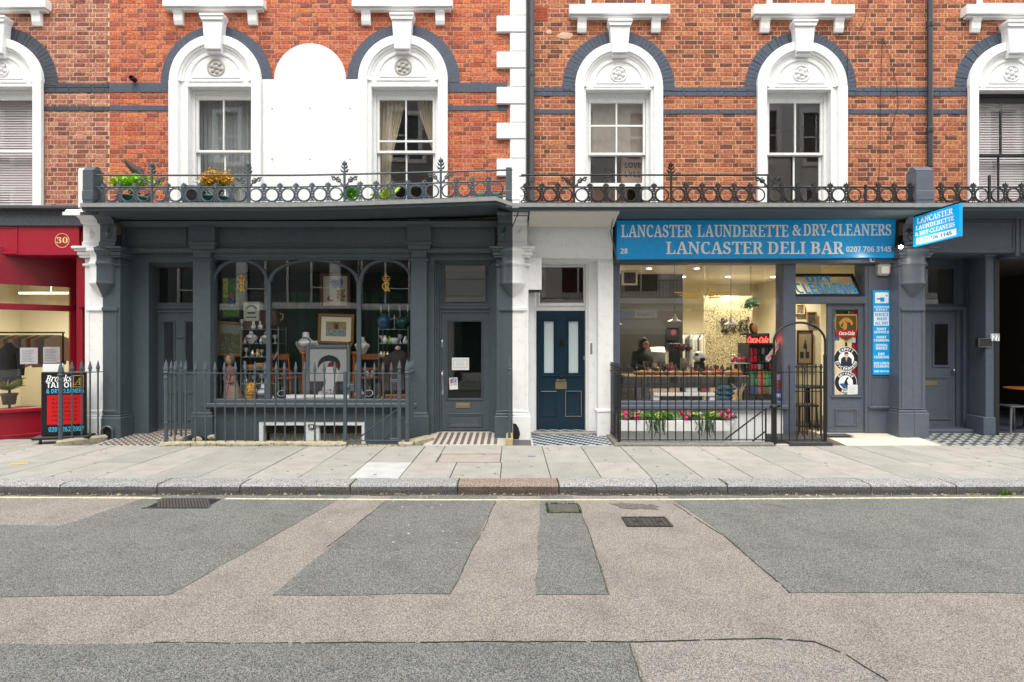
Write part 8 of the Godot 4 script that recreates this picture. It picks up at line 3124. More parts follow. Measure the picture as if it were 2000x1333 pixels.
func upstairs() -> void:
	var cm := sm(c8(206, 196, 172), 0.9)
	cm.backlight_enabled = true
	cm.backlight = Color(0.3, 0.28, 0.24)
	var z := -0.34
	for q in [[730.0, 792.0, 738.0, 764.0, "left cream curtain tied back in the window beside the blank panel"], [862.0, 812.0, 860.0, 852.0, "right cream curtain tied back in the window beside the blank panel"]]:
		var b := MB.new()
		drape(b, sx(q[0], z), sx(q[1], z), sx(q[2], z), sx(q[3], z), sy(176, z), sy(340, z), sy(400, z), z)
		tag(part("window_curtain", b, cm, self), q[4], "curtain")
	var b := MB.new()
	for k in 60:
		var x0 := lerpf(sx(374, z), sx(500, z), k / 60.0)
		var x1 := lerpf(sx(374, z), sx(500, z), (k + 1) / 60.0)
		b.quad(V(x0, FLOOR1, z + sin(k * 1.7) * 0.015), V(x1, FLOOR1, z + sin((k + 1) * 1.7) * 0.015), V(x1, sy(170, z), z + sin((k + 1) * 1.7) * 0.015), V(x0, sy(170, z), z + sin(k * 1.7) * 0.015))
	tag(part("net_curtain", b, sm(c8(140, 147, 149), 0.9), self), "grey net curtain behind the sash window left of the blank panel", "curtain")
	b = MB.new()
	b.box(V(sx(1140, -0.3), sy(303, -0.3), -0.31), V(sx(1276, -0.3), sy(172, -0.3), -0.3))  # added sheet, its tone stands in for a reflection in the upper panes
	tag(part("roller_blind", b, sm(c8(172, 162, 152), 0.9, TX.stone, 1.0), self), "grey-brown roller blind half down in the sash window over the white bay", "blind")
	var t := thing("armchair", "orange armchair behind the white sash window over the white door bay", "chair", V(sx(1172, -0.9), FLOOR1 - 0.02, -0.9))
	b = MB.new()
	b.box(V(-0.35, 0.15, -0.3), V(0.35, 0.42, 0.3), 0.08)
	part("seat", b, sm(c8(206, 116, 20), 0.8), t)
	b = MB.new()
	b.box(V(-0.36, 0.4, -0.36), V(0.36, 0.8, -0.2), 0.07)
	part("backrest", b, sm(c8(200, 110, 20), 0.8), t)
	for s in [-1.0, 1.0]:
		b = MB.new()
		b.box(V(s * 0.28, 0.15, -0.3), V(s * 0.4, 0.58, 0.3), 0.05)
		part("armrest", b, sm(c8(190, 104, 20), 0.8), t)
	t = thing("wall_poster", "white poster with large dark letters inside the sash window over the white bay", "poster", V(sx(1236, -0.5), sy(357, -0.5), -0.5))
	b = MB.new()
	b.box(V(-0.2, 0, -0.004), V(0.2, 0.5, 0.0))
	part("sheet", b, sm(c8(196, 160, 140), 0.8), t)
	letters(t, "LOVE", "Droid Sans", -0.14, 0.26, 0.14, 0.36, 0.0, M.dark, 0.003)
	letters(t, "LYLE", "Droid Sans", -0.14, 0.1, 0.14, 0.2, 0.0, M.dark, 0.003)
	t = thing("floor_lamp", "dark cone-shaded floor lamp inside the sash window over the white bay", "lamp", V(sx(1178, -0.8), FLOOR1 - 0.02, -0.8))
	b = MB.new()
	b.tube([V(0.12, 0, 0), V(0.12, 0.95, 0)], 0.012, 6)
	part("stem", b, M.silver, t)
	b = MB.new()
	b.t = Transform3D(Basis(Vector3.BACK, 0.5), V(0.08, 0.98, 0))
	b.lathe(Vector3.ZERO, [[0.17, -0.08], [0.02, 0.1], [0.0, 0.1]], 14)
	part("lamp_shade", b, M.dark, t)

# ---------------------------------------------------------------- a body as one surface: surface nets over smoothly joined tapered capsules
func body_mesh(bones: Array, cell: float, k: float) -> ArrayMesh:
	var lo := V(99, 99, 99)
	var hi := -lo
	for bn in bones:
		for e in [[bn[0], bn[2]], [bn[1], bn[3]]]:
			lo = lo.min(e[0] - Vector3.ONE * (e[1] + 0.05))
			hi = hi.max(e[0] + Vector3.ONE * (e[1] + 0.05))
	var n := Vector3i(((hi - lo) / cell).ceil()) + Vector3i.ONE
	var f := PackedFloat32Array()
	f.resize(n.x * n.y * n.z)
	f.fill(0.2)
	for bn in bones:
		var a: Vector3 = bn[0]
		var c: Vector3 = bn[1]
		var m := maxf(bn[2], bn[3]) + 0.09
		var i0 := Vector3i(((a.min(c) - Vector3.ONE * m - lo) / cell).floor()).clamp(Vector3i.ZERO, n - Vector3i.ONE)
		var i1 := Vector3i(((a.max(c) + Vector3.ONE * m - lo) / cell).ceil()).clamp(Vector3i.ZERO, n - Vector3i.ONE)
		var ac := c - a
		var l2 := maxf(ac.length_squared(), 1e-6)
		for x in range(i0.x, i1.x + 1):
			for y in range(i0.y, i1.y + 1):
				for z in range(i0.z, i1.z + 1):
					var p := lo + V(x, y, z) * cell
					var t := clampf((p - a).dot(ac) / l2, 0, 1)
					var d := p.distance_to(a + ac * t) - lerpf(bn[2], bn[3], t)
					var i := (x * n.y + y) * n.z + z
					var h := maxf(k - absf(f[i] - d), 0.0) / k
					f[i] = minf(f[i], d) - h * h * k * 0.25
	var b := MB.new()
	var ids := {}
	var at := func(x: int, y: int, z: int) -> float: return f[(x * n.y + y) * n.z + z]
	for x in n.x - 1:
		for y in n.y - 1:
			for z in n.z - 1:
				var base := (x * n.y + y) * n.z + z
				var v0 := f[base]
				if absf(v0) > cell * 2.2:
					continue
				var sum := Vector3.ZERO
				var cnt := 0
				var cs := []
				for q in 8:
					cs.append(f[base + (q & 1) * n.y * n.z + ((q >> 1) & 1) * n.z + ((q >> 2) & 1)])
				for e in [[0, 1], [2, 3], [4, 5], [6, 7], [0, 2], [1, 3], [4, 6], [5, 7], [0, 4], [1, 5], [2, 6], [3, 7]]:
					var fa: float = cs[e[0]]
					var fb: float = cs[e[1]]
					if (fa < 0) != (fb < 0):
						var t := fa / (fa - fb)
						var pa := V(e[0] & 1, (e[0] >> 1) & 1, (e[0] >> 2) & 1)
						var pb := V(e[1] & 1, (e[1] >> 1) & 1, (e[1] >> 2) & 1)
						sum += pa.lerp(pb, t)
						cnt += 1
				if cnt > 0:
					var gr := V(cs[1] - cs[0], cs[2] - cs[0], cs[4] - cs[0]) + V(cs[7] - cs[6], cs[7] - cs[5], cs[7] - cs[3])
					ids[base] = b.add(lo + (V(x, y, z) + sum / cnt) * cell, gr.normalized())
	for x in range(1, n.x - 1):
		for y in range(1, n.y - 1):
			for z in range(1, n.z - 1):
				var base := (x * n.y + y) * n.z + z
				var st := [n.y * n.z, n.z, 1]
				for ax in 3:
					var inside := f[base] < 0
					if inside == (f[base + st[ax]] < 0):
						continue
					var u: int = st[(ax + 1) % 3]
					var w: int = st[(ax + 2) % 3]
					var q := [base - u - w, base - w, base, base - u]
					if not (ids.has(q[0]) and ids.has(q[1]) and ids.has(q[2]) and ids.has(q[3])):
						continue
					var o := [ids[q[0]], ids[q[1]], ids[q[2]], ids[q[3]]]
					if inside:
						b.ix.append_array([o[0], o[2], o[1], o[0], o[3], o[2]])
					else:
						b.ix.append_array([o[0], o[1], o[2], o[0], o[2], o[3]])
	return b.mesh()

# ---------------------------------------------------------------- inside the launderette and deli
func can_row(shelf: String, p0: float, p1: float, q: float, z: float, cols: Array, hgt: float) -> void:
	for k in cols.size():
		var x := lerpf(sx(p0, z), sx(p1, z), (k + 0.5) / cols.size())
		var b := MB.new()
		var r := 0.03
		if hgt > 0.16:
			b.lathe(Vector3.ZERO, [[0.0, 0.0], [r, 0.0], [r * 1.05, 0.02], [r, hgt * 0.55], [r * 0.9, hgt * 0.65], [r * 0.4, hgt * 0.85], [r * 0.4, hgt], [0.0, hgt]], 10)
		else:
			b.lathe(Vector3.ZERO, [[0.0, 0.0], [r * 0.85, 0.0], [r, 0.01], [r, hgt - 0.012], [r * 0.8, hgt], [0.0, hgt]], 10)
		tag(part("drink_can" if hgt < 0.16 else "drink_bottle", b, sm(cols[k], 0.25), self, Transform3D(Basis(), V(x, sy(q, z), z))), "drink, %s from the left on %s of the glass drinks fridge" % [ORD[k], shelf], "drink", "drinks in the fridge on " + shelf)

func build_deli() -> void:
	var b := MB.new()
	var t: Node3D
	# ceiling lamps
	var k := 0
	for q in [[1268, 525], [1361, 525], [1249, 541], [1335, 541], [1422, 541], [1510, 541], [1602, 528]]:
		var d: float = FOCAL * (3.05 - EYE.y) / (666.0 - q[1])
		var c := V((q[0] - 1000.0) * d / FOCAL, 3.058, EYE.z - d)
		if k == 6:
			c = V(5.1, 3.058, -1.0)  # added spotlight, unseen behind the sign, that brightens the doorway
		t = thing("ceiling_spotlight", ["front left", "front middle", "rear left, nearest the hanging picture", "rear second", "rear third", "rear right", "doorway"][k] + " recessed white ceiling spotlight in the launderette", "spotlight", c, "ceiling spotlights in the launderette")
		b = MB.new()
		b.lathe(Vector3.ZERO, [[0.05, 0.0], [0.065, -0.004], [0.075, 0.0]], 18)
		part("rim", b, M.silver, t)
		b = MB.new()
		b.lathe(Vector3.ZERO, [[0.0, -0.012], [0.03, -0.01], [0.05, -0.002]], 14)
		part("bulb", b, lamp_mat(c8(255, 244, 220), 9.0), t)
		var l := SpotLight3D.new()
		l.name = "beam"
		l.light_color = c8(255, 243, 218)
		l.light_energy = 1.15
		l.spot_angle = 72.0
		l.spot_angle_attenuation = 0.6
		l.spot_range = 14.0
		l.spot_attenuation = 2.0
		l.light_size = 0.05
		l.shadow_enabled = true
		l.position = V(0, -0.03, 0)
		l.rotation_degrees = V(-90, 0, 0)
		t.add_child(l)
		k += 1
	var grey := sm(c8(54, 52, 50), 0.8)  # wall grey deepened: dim interior and dark reflection put into the colour
	# kitchen wall on the left, dimness put into its grey; patterned partition in the middle
	b = MB.new()
	b.box(V(sx(1190, -3.0), 0.04, -3.3), V(sx(1334, -3.2), 3.05, -3.2), 0.004)
	tag(part("kitchen_wall", b, grey, self), "dark grey wall behind the deli counter on the left", "wall")
	t = thing("patterned_partition", "cream tiled partition with leaf stencil behind the deli counter", "partition", V(sx(1418, -4.0), 0.04, -4.0))
	var tl := sm(c8(226, 214, 170), 0.6, TX.granite, 0.8)
	var x0 := sx(1376, -4.0) - t.position.x
	var x1 := sx(1470, -4.0) - t.position.x
	b = MB.new()
	b.box(V(x0, 0, -0.05), V(x1, 2.6, -0.01))
	part("core", b, tl, t)
	for i in 4:
		for j in 8:
			b = MB.new()
			var w := (x1 - x0) / 4
			b.box(V(x0 + i * w + 0.003, j * 0.32 + 0.003, -0.012), V(x0 + (i + 1) * w - 0.003, j * 0.32 + 0.317, 0.002), 0.003)
			part("tile", b, tl, t)
	b = MB.new()
	for j in 150:
		var c := V(sx(rng.randf_range(1408, 1462), -4.0), sy(rng.randf_range(620, 650), -4.0), -3.99) - t.position
		if c.y > sy(628 + 6 * sin(c.x * 9.0), -4.0):
			continue
		b.t = Transform3D(Basis(Vector3.BACK, rng.randf() * TAU), c)
		b.prism(PackedVector2Array([Vector2(-0.035, 0), Vector2(0, -0.014), Vector2(0.035, 0), Vector2(0, 0.014)]), 0, 0.004)
		b.t = Transform3D()
	part("leaf_stencil", b, sm(c8(52, 50, 40), 0.7), t)
	# rail of finished clothes
	t = thing("clothes_rail", "metal rail of bagged white garments beside the patterned partition", "clothes rail", V(sx(1356, -3.6), 0.04, -3.6))
	b = MB.new()
	b.tube([V(-0.3, 1.72, 0.25), V(0.28, 1.72, -0.25)], 0.014, 8)
	for s in [-1.0, 1.0]:
		b.tube([V(s * 0.29, 0, -s * 0.25), V(s * 0.29, 1.72, -s * 0.25)], 0.014, 8)
	part("rail", b, M.silver, t)
	for j in 9:
		b = MB.new()
		var f := j / 8.0
		b.t = Transform3D(Basis(Vector3.UP, 0.9 + rng.randfn(0, 0.1)), V(lerpf(-0.27, 0.26, f), 1.7, lerpf(0.22, -0.23, f)))
		var pl := PackedVector2Array([Vector2(-0.22, -0.12), Vector2(-0.04, -0.03), Vector2(0.04, -0.03), Vector2(0.22, -0.12), Vector2(0.2, -0.9 - rng.randf() * 0.2), Vector2(-0.2, -0.9 - rng.randf() * 0.2)])
		b.prism(pl, -0.02, 0.02, 0.012)
		b.tube([V(0, -0.03, 0), V(0, 0.03, 0)], 0.004, 5)
		part("garment", b, sm([c8(220, 220, 214), c8(196, 198, 190), c8(70, 72, 74), c8(214, 210, 196), c8(150, 160, 160)][j % 5], 0.8), t)
	# pendants
	for q in [[1318.0, 628.0, "left white enamel pendant lamp in the launderette window"], [1428.0, 634.0, "right white enamel pendant lamp in the launderette window"], [1202.0, 634.0, "white enamel pendant lamp half hidden by the left window jamb"]]:
		var z := -0.7
		t = thing("pendant_lamp", q[2], "pendant lamp", V(sx(q[0], z), sy(q[1], z), z))
		b = MB.new()
		b.lathe(Vector3.ZERO, [[0.125, 0.0], [0.128, 0.006], [0.07, 0.035], [0.045, 0.055], [0.04, 0.085], [0.022, 0.09], [0.02, 0.13], [0.0, 0.14]], 20)
		part("lamp_shade", b, sm(c8(206, 206, 202), 0.3), t)
		b = MB.new()
		b.tube([V(0, 0.13, 0), V(0, 3.06 - t.position.y, 0)], 0.004, 5)
		part("flex", b, M.dark, t)
		b = MB.new()
		b.lathe(V(0, 3.06 - t.position.y, 0), [[0.0, -0.07], [0.04, -0.06], [0.075, -0.01], [0.075, 0.0]], 16)
		part("ceiling_rose", b, sm(c8(50, 46, 40), 0.5), t)
	b = MB.new()
	b.lathe(V(sx(1518, -0.3), 2.99, -0.35), [[0.0, -0.07], [0.045, -0.05], [0.06, -0.01], [0.06, 0.07]], 16)
	tag(part("dome_camera", b, M.dark, self), "black dome camera at the top right inside the launderette window", "camera")
	framed("hanging_picture", "small brown picture in a cream frame hanging at the top left of the launderette window", "picture", 1214, 528, 1245, 557, -0.25, 0.03, sm(c8(226, 214, 176), 0.6), paint(30, 28, [["f", c8(96, 70, 56)], ["d", 90, 0, 0, 1, 1, c8(130, 100, 84)], ["r", 0.45, 0, 0.08, 1, c8(60, 44, 36)]], 31))
	# counter and pastries
	var zc := -0.35
	t = thing("deli_counter", "black-fronted deli counter with wooden top along the window", "counter", V(sx(1345, zc), 0.04, zc))
	var o := t.position
	b = MB.new()
	b.box(V(sx(1225, zc), sy(736, zc), -0.95) - o, V(sx(1463, zc), sy(733.5, zc), zc) - o, 0.003)
	part("counter_top", b, sm(c8(196, 160, 110), 0.5, TX.wood, 3.0), t)
	b = MB.new()
	b.box(V(sx(1203, zc), sy(757, zc), zc - 0.06) - o, V(sx(1464, zc), sy(736, zc), zc + 0.004) - o, 0.006)
	part("front_panel", b, sm(c8(24, 25, 27), 0.5), t)
	for x in [1240.0, 1330.0, 1450.0]:
		b = MB.new()
		b.box(V(sx(x, -0.7) - 0.02, 0.0, -0.7) - V(o.x, 0, o.z), V(sx(x, -0.7) + 0.02, sy(738.5, zc) - o.y, -0.66) - V(o.x, 0, o.z))
		part("leg", b, M.dark, t)
	var crusts := [c8(176, 112, 60), c8(196, 140, 84), c8(150, 90, 48), c8(206, 160, 120)]
	for j in 22:
		b = MB.new()
		var r := rng.randf_range(0.045, 0.065)
		blob(b, Vector3.ZERO, V(r * 1.25, r * 0.75, r), 0.35, 7, j)
		var p := 1245.0 + 9.2 * j
		tag(part("pastry", b, sm(crusts[j % 4], 0.6, TX.worn, 6.0), self, Transform3D(Basis(Vector3.UP, rng.randf() * 3), V(sx(p, -0.5), sy(733.5, zc) + r * 0.7, -0.5 + rng.randf_range(-0.08, 0.08)))), "pastry in the row along the deli counter top", "pastry", "pastries along the deli counter")
	var jar_cols := [c8(70, 60, 50), c8(150, 60, 40), c8(90, 90, 84), c8(60, 70, 50), c8(170, 150, 120), c8(50, 44, 40), c8(120, 40, 40)]
	for row in 3:
		var lst := []
		for j in 7:
			lst.append([[1262.0, 1334.0, 1392.0][row] + j * 9.3 + rng.randf_range(-2, 2), rng.randi() % 3, rng.randf_range(0.1, 0.24), jar_cols[rng.randi() % 7]])
		wares(["the left stretch behind the pastries", "the middle stretch behind the pastries", "the right stretch behind the pastries"][row], 731.0, -0.78, lst)
	for q in [[1405.0, c8(170, 40, 40)], [1440.0, c8(220, 180, 40)]]:
		b = MB.new()
		blob(b, Vector3.ZERO, V(0.09, 0.07, 0.07), 0.4, 8, int(q[0]))
		tag(part("wrapped_food", b, sm(q[1], 0.4), self, Transform3D(Basis(), V(sx(q[0], -0.7), sy(728, -0.7), -0.75))), "red wrapped food behind the pastries" if q[0] < 1410 else "yellow wrapped food at the right end of the deli counter", "food")
	# the person behind the counter
	build_person()
	# steel machine
	t = thing("coffee_machine", "rounded stainless steel machine beside the person at the counter", "machine", V(sx(1280, -2.4), 0.04, -2.4))
	b = MB.new()
	b.box(V(-0.24, 0.85, -0.25), V(0.24, 1.42, 0.25), 0.1)
	part("body", b, M.silver, t)
	b = MB.new()
	b.box(V(-0.28, 0.78, -0.28), V(0.28, 0.86, 0.3), 0.02)
	part("tray", b, grey, t)
	b = MB.new()
	b.box(V(-0.3, 0.0, -0.3), V(0.9, 0.78, 0.25), 0.01)
	part("cabinet", b, M.dark, t)
	b = MB.new()
	b.box(V(0.25, 0.78, -0.2), V(0.5, 1.5, 0.1), 0.02)
	part("tower", b, M.dark, t)
	framed("dark_poster", "dark poster with a pink shape on the kitchen wall behind the counter", "poster", 1302, 640, 1326, 664, -3.15, 0.01, M.dark, paint(24, 26, [["f", c8(60, 56, 58)], ["e", 0.55, 0.35, 0.22, 0.25, c8(170, 90, 96)], ["r", 0, 0.7, 1, 0.3, c8(30, 28, 30)]], 41))
	framed("menu_board", "pale menu board below the dark poster on the kitchen wall", "menu", 1304, 670, 1326, 700, -3.1, 0.01, M.dark, paint(24, 30, [["f", c8(130, 120, 104)], ["d", 70, 0, 0, 1, 1, c8(70, 64, 58)]], 42))
	t = thing("flower_bunch", "dark red dried flowers in a jar behind the pastries", "flowers", V(sx(1335, -1.0), sy(712, -1.0), -1.0))
	b = MB.new()
	foliage(b, V(0, 0.27, 0), V(0.17, 0.13, 0.14), 500, 0.028, 14)
	part("blooms", b, leafy(c8(92, 36, 40)), t)
	b = MB.new()
	b.lathe(Vector3.ZERO, [[0.0, -0.15], [0.06, -0.15], [0.07, 0.0], [0.05, 0.12], [0.0, 0.12]], 12)
	part("jar", b, sm(c8(120, 120, 104), 0.3), t)
	t = thing("toy_helmet", "white and black rounded helmet-like ornament above the pastries", "ornament", V(sx(1366, -0.9), sy(697, -0.9), -0.9))
	b = MB.new()
	blob(b, Vector3.ZERO, V(0.11, 0.105, 0.1), 0.1, 12, 3)
	part("shell", b, sm(c8(206, 208, 206), 0.4), t)
	b = MB.new()
	blob(b, V(0.03, -0.04, 0.06), V(0.06, 0.045, 0.05), 0.3, 8, 4)
	blob(b, V(-0.06, 0.04, 0.05), V(0.035, 0.03, 0.04), 0.3, 8, 5)
	part("patches", b, M.dark, t)
	b = MB.new()
	b.box(V(-0.08, -0.26, -0.08), V(0.08, -0.09, 0.08), 0.01)
	part("stand", b, M.dark, t)
	t = thing("food_cloche", "clear cloche over red fruit on the deli counter", "cloche", V(sx(1444, -0.7), sy(709, -0.7), -0.7))
	b = MB.new()
	b.lathe(Vector3.ZERO, [[0.0, -0.01], [0.2, -0.01], [0.21, 0.005], [0.0, 0.01]], 20)
	b.lathe(Vector3.ZERO, [[0.0, -0.2], [0.08, -0.2], [0.03, -0.17], [0.03, 0.0]], 12)
	part("plate", b, sm(c8(210, 210, 206), 0.3), t)
	for j in 6:
		b = MB.new()
		blob(b, V(-0.1 + j * 0.04, 0.05 + (j % 2) * 0.03, rng.randf_range(-0.05, 0.05)), V(0.045, 0.042, 0.045), 0.2, 7, j)
		part("fruit", b, sm(c8(176, 30, 34), 0.35), t)
	b = MB.new()
	b.lathe(Vector3.ZERO, [[0.19, 0.0], [0.19, 0.06], [0.16, 0.13], [0.09, 0.17], [0.0, 0.18]], 20)
	part("dome", b, M.glass, t)
	# drinks fridge with neon sign
	var zr := -0.55
	t = thing("drinks_fridge", "glass-fronted drinks fridge at the right of the launderette window", "fridge", V(sx(1486, zr), 0.04, zr - 0.25))
	o = t.position
	x0 = sx(1463, zr) - o.x
	x1 = sx(1511, zr) - o.x
	var ft := sy(673, zr) - o.y
	b = MB.new()
	b.box(V(x0, 0, -0.25), V(x0 + 0.02, ft, 0.25), 0.004)
	b.box(V(x1 - 0.02, 0, -0.25), V(x1, ft, 0.25), 0.004)
	b.box(V(x0, 0, -0.27), V(x1, ft, -0.25))
	b.box(V(x0, ft, -0.27), V(x1, ft + 0.03, 0.27), 0.004)
	b.box(V(x0, 0.0, -0.25), V(x1, 0.5, 0.25), 0.004)
	part("cabinet", b, sm(c8(60, 58, 58), 0.5), t)
	for q in [692.0, 707.0, 722.0, 738.0, 753.0, 770.0]:
		b = MB.new()
		b.box(V(x0 + 0.02, sy(q, zr) - o.y - 0.008, -0.25), V(x1 - 0.02, sy(q, zr) - o.y, 0.22))
		part("shelf", b, M.silver, t)
	var redc := c8(190, 20, 26)
	var blk := c8(30, 30, 34)
	var sil := c8(150, 150, 156)
	can_row("the top shelf", 1465, 1509, 692, zr, [redc, redc, blk, sil, blk, blk], 0.115)
	can_row("the second shelf", 1465, 1509, 707, zr, [redc, redc, blk, blk, sil, blk], 0.115)
	can_row("the third shelf", 1465, 1509, 722, zr, [redc, redc, sil, blk, blk, redc], 0.1)
	can_row("the fourth shelf", 1465, 1509, 738, zr, [c8(40, 150, 70), c8(30, 110, 60), c8(220, 110, 30), c8(230, 120, 40), c8(60, 180, 80), c8(50, 160, 70)], 0.12)
	can_row("the fifth shelf", 1465, 1509, 753, zr, [c8(40, 140, 80), c8(60, 170, 90), c8(220, 96, 26), c8(216, 110, 30), c8(40, 170, 76), c8(70, 180, 90)], 0.12)
	can_row("the lowest shelf", 1465, 1509, 770, zr, [c8(70, 70, 160), c8(50, 130, 150), c8(190, 120, 60), c8(190, 60, 50), c8(90, 120, 60), c8(170, 170, 170)], 0.125)
	t = thing("neon_sign", "glowing red neon lettering on top of the drinks fridge", "neon sign", V(sx(1482, -0.35), sy(672, -0.35), -0.36))
	b = MB.new()
	b.box(V(-0.2, 0.0, -0.03), V(0.2, 0.16, -0.012), 0.01)
	part("board", b, sm(c8(60, 14, 14), 0.4), t)
	letters(t, "Coca-Cola", "Droid Serif", -0.18, 0.02, 0.18, 0.13, -0.012, lamp_mat(c8(255, 70, 60), 1.6), 0.012, 0.25, Basis(), "neon_lettering")
	var nl := AreaLight3D.new()
	nl.name = "neon_glow"
	nl.area_size = Vector2(0.36, 0.11)
	nl.light_color = c8(255, 60, 50)
	nl.light_energy = 0.03
	nl.area_range = 4.0
	nl.shadow_enabled = true
	nl.position = V(0, 0.075, 0.02)
	nl.rotation_degrees = V(0, 180, 0)
	t.add_child(nl)
	t = thing("amber_lantern", "dark oval lantern with amber glass above the neon sign", "lantern", V(sx(1472, -0.6), sy(652, -0.6), -0.6))
	b = MB.new()
	b.t = Transform3D(Basis(Vector3.BACK, 0.3), V(0, 0.09, 0))
	blob(b, Vector3.ZERO, V(0.07, 0.11, 0.06), 0.1, 10, 2)
	b.t = Transform3D()
	b.box(V(-0.2, -0.02, -0.1), V(0.25, 0.01, 0.08), 0.004)
	part("body", b, M.dark, t)
	b = MB.new()
	b.t = Transform3D(Basis(Vector3.BACK, 0.3), V(0.0, 0.09, 0.035))
	blob(b, Vector3.ZERO, V(0.045, 0.08, 0.04), 0.1, 10, 2)
	part("amber_glass", b, sm(c8(220, 150, 60), 0.25), t)
	t = thing("hanging_plant", "small green trailing plant hanging above the patterned partition", "plant", V(sx(1467, -1.5), sy(595, -1.5), -1.5))
	b = MB.new()
	foliage(b, V(0, -0.02, 0), V(0.16, 0.2, 0.12), 420, 0.04, 12)
	part("foliage", b, leafy(c8(70, 120, 40)), t)
	b = MB.new()
	b.tube([V(0, 0.1, 0), V(0, 3.06 - t.position.y, 0)], 0.004, 5)
	part("cord", b, M.dark, t)
	# under the counter
	t = thing("white_bench", "low white bench under the deli counter in the window", "bench", V(sx(1337, -0.3), sy(785, -0.3), -0.35))
	b = MB.new()
	b.box(V(-0.53, 0.1, -0.2), V(0.53, 0.155, 0.08), 0.006)
	part("bench_top", b, M.white, t)
	for s in [-1.0, 1.0]:
		b = MB.new()
		b.box(V(s * 0.48 - 0.05, -0.5, -0.15), V(s * 0.48 + 0.05, 0.1, 0.06), 0.006)
		part("leg", b, M.white, t)
	for q in [[1288.0, 0.3, 0.075, c8(190, 160, 130), "pink-brown parcel on the left end of the white bench"], [1318.0, 0.18, 0.2, c8(196, 150, 90), "cardboard box standing on the white bench"], [1352.0, 0.2, 0.17, c8(206, 206, 204), "white bundle of napkins on the white bench"], [1378.0, 0.16, 0.16, c8(150, 30, 40), "dark red box at the right end of the white bench"]]:
		b = MB.new()
		b.box(V(-q[1] / 2, 0, -0.1), V(q[1] / 2, q[2], 0.02), 0.01)
		tag(part("storage_box", b, sm(q[3], 0.7, TX.worn, 5.0), self, Transform3D(Basis(Vector3.UP, rng.randfn(0, 0.1)), V(sx(q[0], -0.35), sy(785, -0.3) + 0.157, -0.38))), q[4], "box")
	b = MB.new()
	for j in 3:
		blob(b, V(0.02 * j, 0.06 + j * 0.085, 0), V(0.17, 0.055, 0.1), 0.3, 9, j)
	tag(part("folded_laundry", b, sm(c8(44, 80, 100), 0.85), self, Transform3D(Basis(), V(sx(1415, -0.3), sy(785, -0.3), -0.35))), "stack of blue folded laundry bags right of the white bench", "laundry")
	b = MB.new()
	for j in 5:
		b.tube([V(rng.randfn(0, 0.04), 0.0, 0), V(rng.randfn(0, 0.02), 0.16, 0), V(rng.randfn(0, 0.09), 0.32, rng.randfn(0, 0.04))], 0.012, 5)
	tag(part("dry_branches", b, sm(c8(170, 150, 110), 0.8), self, Transform3D(Basis(), V(sx(1448, -0.3), sy(785, -0.3), -0.35))), "bundle of pale dry branches below the right end of the counter", "branches")
	# stickers at the lower right of the window
	for q in [[1511.0, 762.0, 1529.0, 784.0, c8(30, 80, 160), "blue sticker with white letters at the bottom right of the launderette window", "OPEN"], [1512.0, 744.0, 1528.0, 760.0, c8(150, 20, 26), "dark red sticker above the blue one on the launderette window", ""], [1511.0, 731.0, 1528.0, 742.0, c8(150, 130, 170), "pale violet sticker above the dark red one on the launderette window", ""]]:
		b = MB.new()
		pbox(b, q[0], q[1], q[2], q[3], -0.04, -0.043, 0.0)
		var st := tag(part("window_sticker", b, sm(q[4], 0.5, TX.worn, 7.0), self), q[5], "sticker")
		if q[6]:
			letters(st, q[6], "Droid Sans", sx(1513, -0.04), sy(776, -0.04), sx(1527, -0.04), sy(769, -0.04), -0.0395, M.letter, 0.002)
	t = thing("slanted_tag", "pale pink slanted hanging tag at the right edge of the launderette window", "tag", V(sx(1511, -0.12), sy(686, -0.12), -0.12))
	t.rotation.z = 0.95
	b = MB.new()
	b.box(V(-0.19, -0.04, 0), V(0.19, 0.04, 0.004), 0.002)
	part("strip", b, sm(c8(214, 190, 190), 0.6), t)
	letters(t, "RESERVED", "Droid Sans", -0.15, -0.02, 0.15, 0.02, 0.004, sm(c8(170, 60, 70), 0.6), 0.002)
	# inside the doorway
	t = thing("photo_wall", "cream wall with framed photographs just inside the launderette door", "wall", V(sx(1572, -1.6), 0.04, -1.6))
	b = MB.new()
	b.box(V(-0.35, 0, -0.1), V(0.32, 3.01, 0.0), 0.004)
	part("wall", b, M.cream, t)
	framed("framed_photograph", "tall framed photograph of a standing figure inside the doorway", "picture", 1557, 645, 1588, 712, -1.56, 0.025, sm(c8(70, 40, 26), 0.4), paint(34, 72, [["f", c8(206, 190, 150)], ["r", 0.15, 0.65, 0.7, 0.22, c8(70, 66, 60)], ["e", 0.52, 0.5, 0.14, 0.16, c8(70, 70, 70)], ["r", 0.44, 0.55, 0.16, 0.33, c8(190, 186, 176)], ["e", 0.52, 0.3, 0.07, 0.04, c8(90, 84, 78)]], 51))
	framed("framed_photograph", "small dark framed group photograph above the tall one in the doorway", "picture", 1577, 609, 1595, 634, -1.56, 0.02, sm(c8(150, 110, 66), 0.4), paint(24, 28, [["f", c8(70, 68, 66)], ["d", 90, 0, 0, 1, 1, c8(140, 134, 124)]], 52))
	framed("framed_photograph", "pale framed photograph at the top left corner of the doorway", "picture", 1555, 594, 1572, 614, -1.56, 0.02, sm(c8(206, 176, 120), 0.4), paint(20, 22, [["f", c8(190, 180, 156)], ["d", 50, 0.2, 0.2, 0.9, 0.9, c8(110, 104, 96)]], 53))
	t = thing("cafe_table", "dark cloth-covered table inside the launderette doorway", "table", V(sx(1578, -0.9), 0.04, -0.9))
	b = MB.new()
	b.lathe(Vector3.ZERO, [[0.0, 0.7], [0.3, 0.7], [0.3, 0.73], [0.0, 0.73]], 20)
	part("table_top", b, M.dark, t)
	b = MB.new()
	b.tube([V(0, 0, 0), V(0, 0.7, 0)], 0.04, 8)
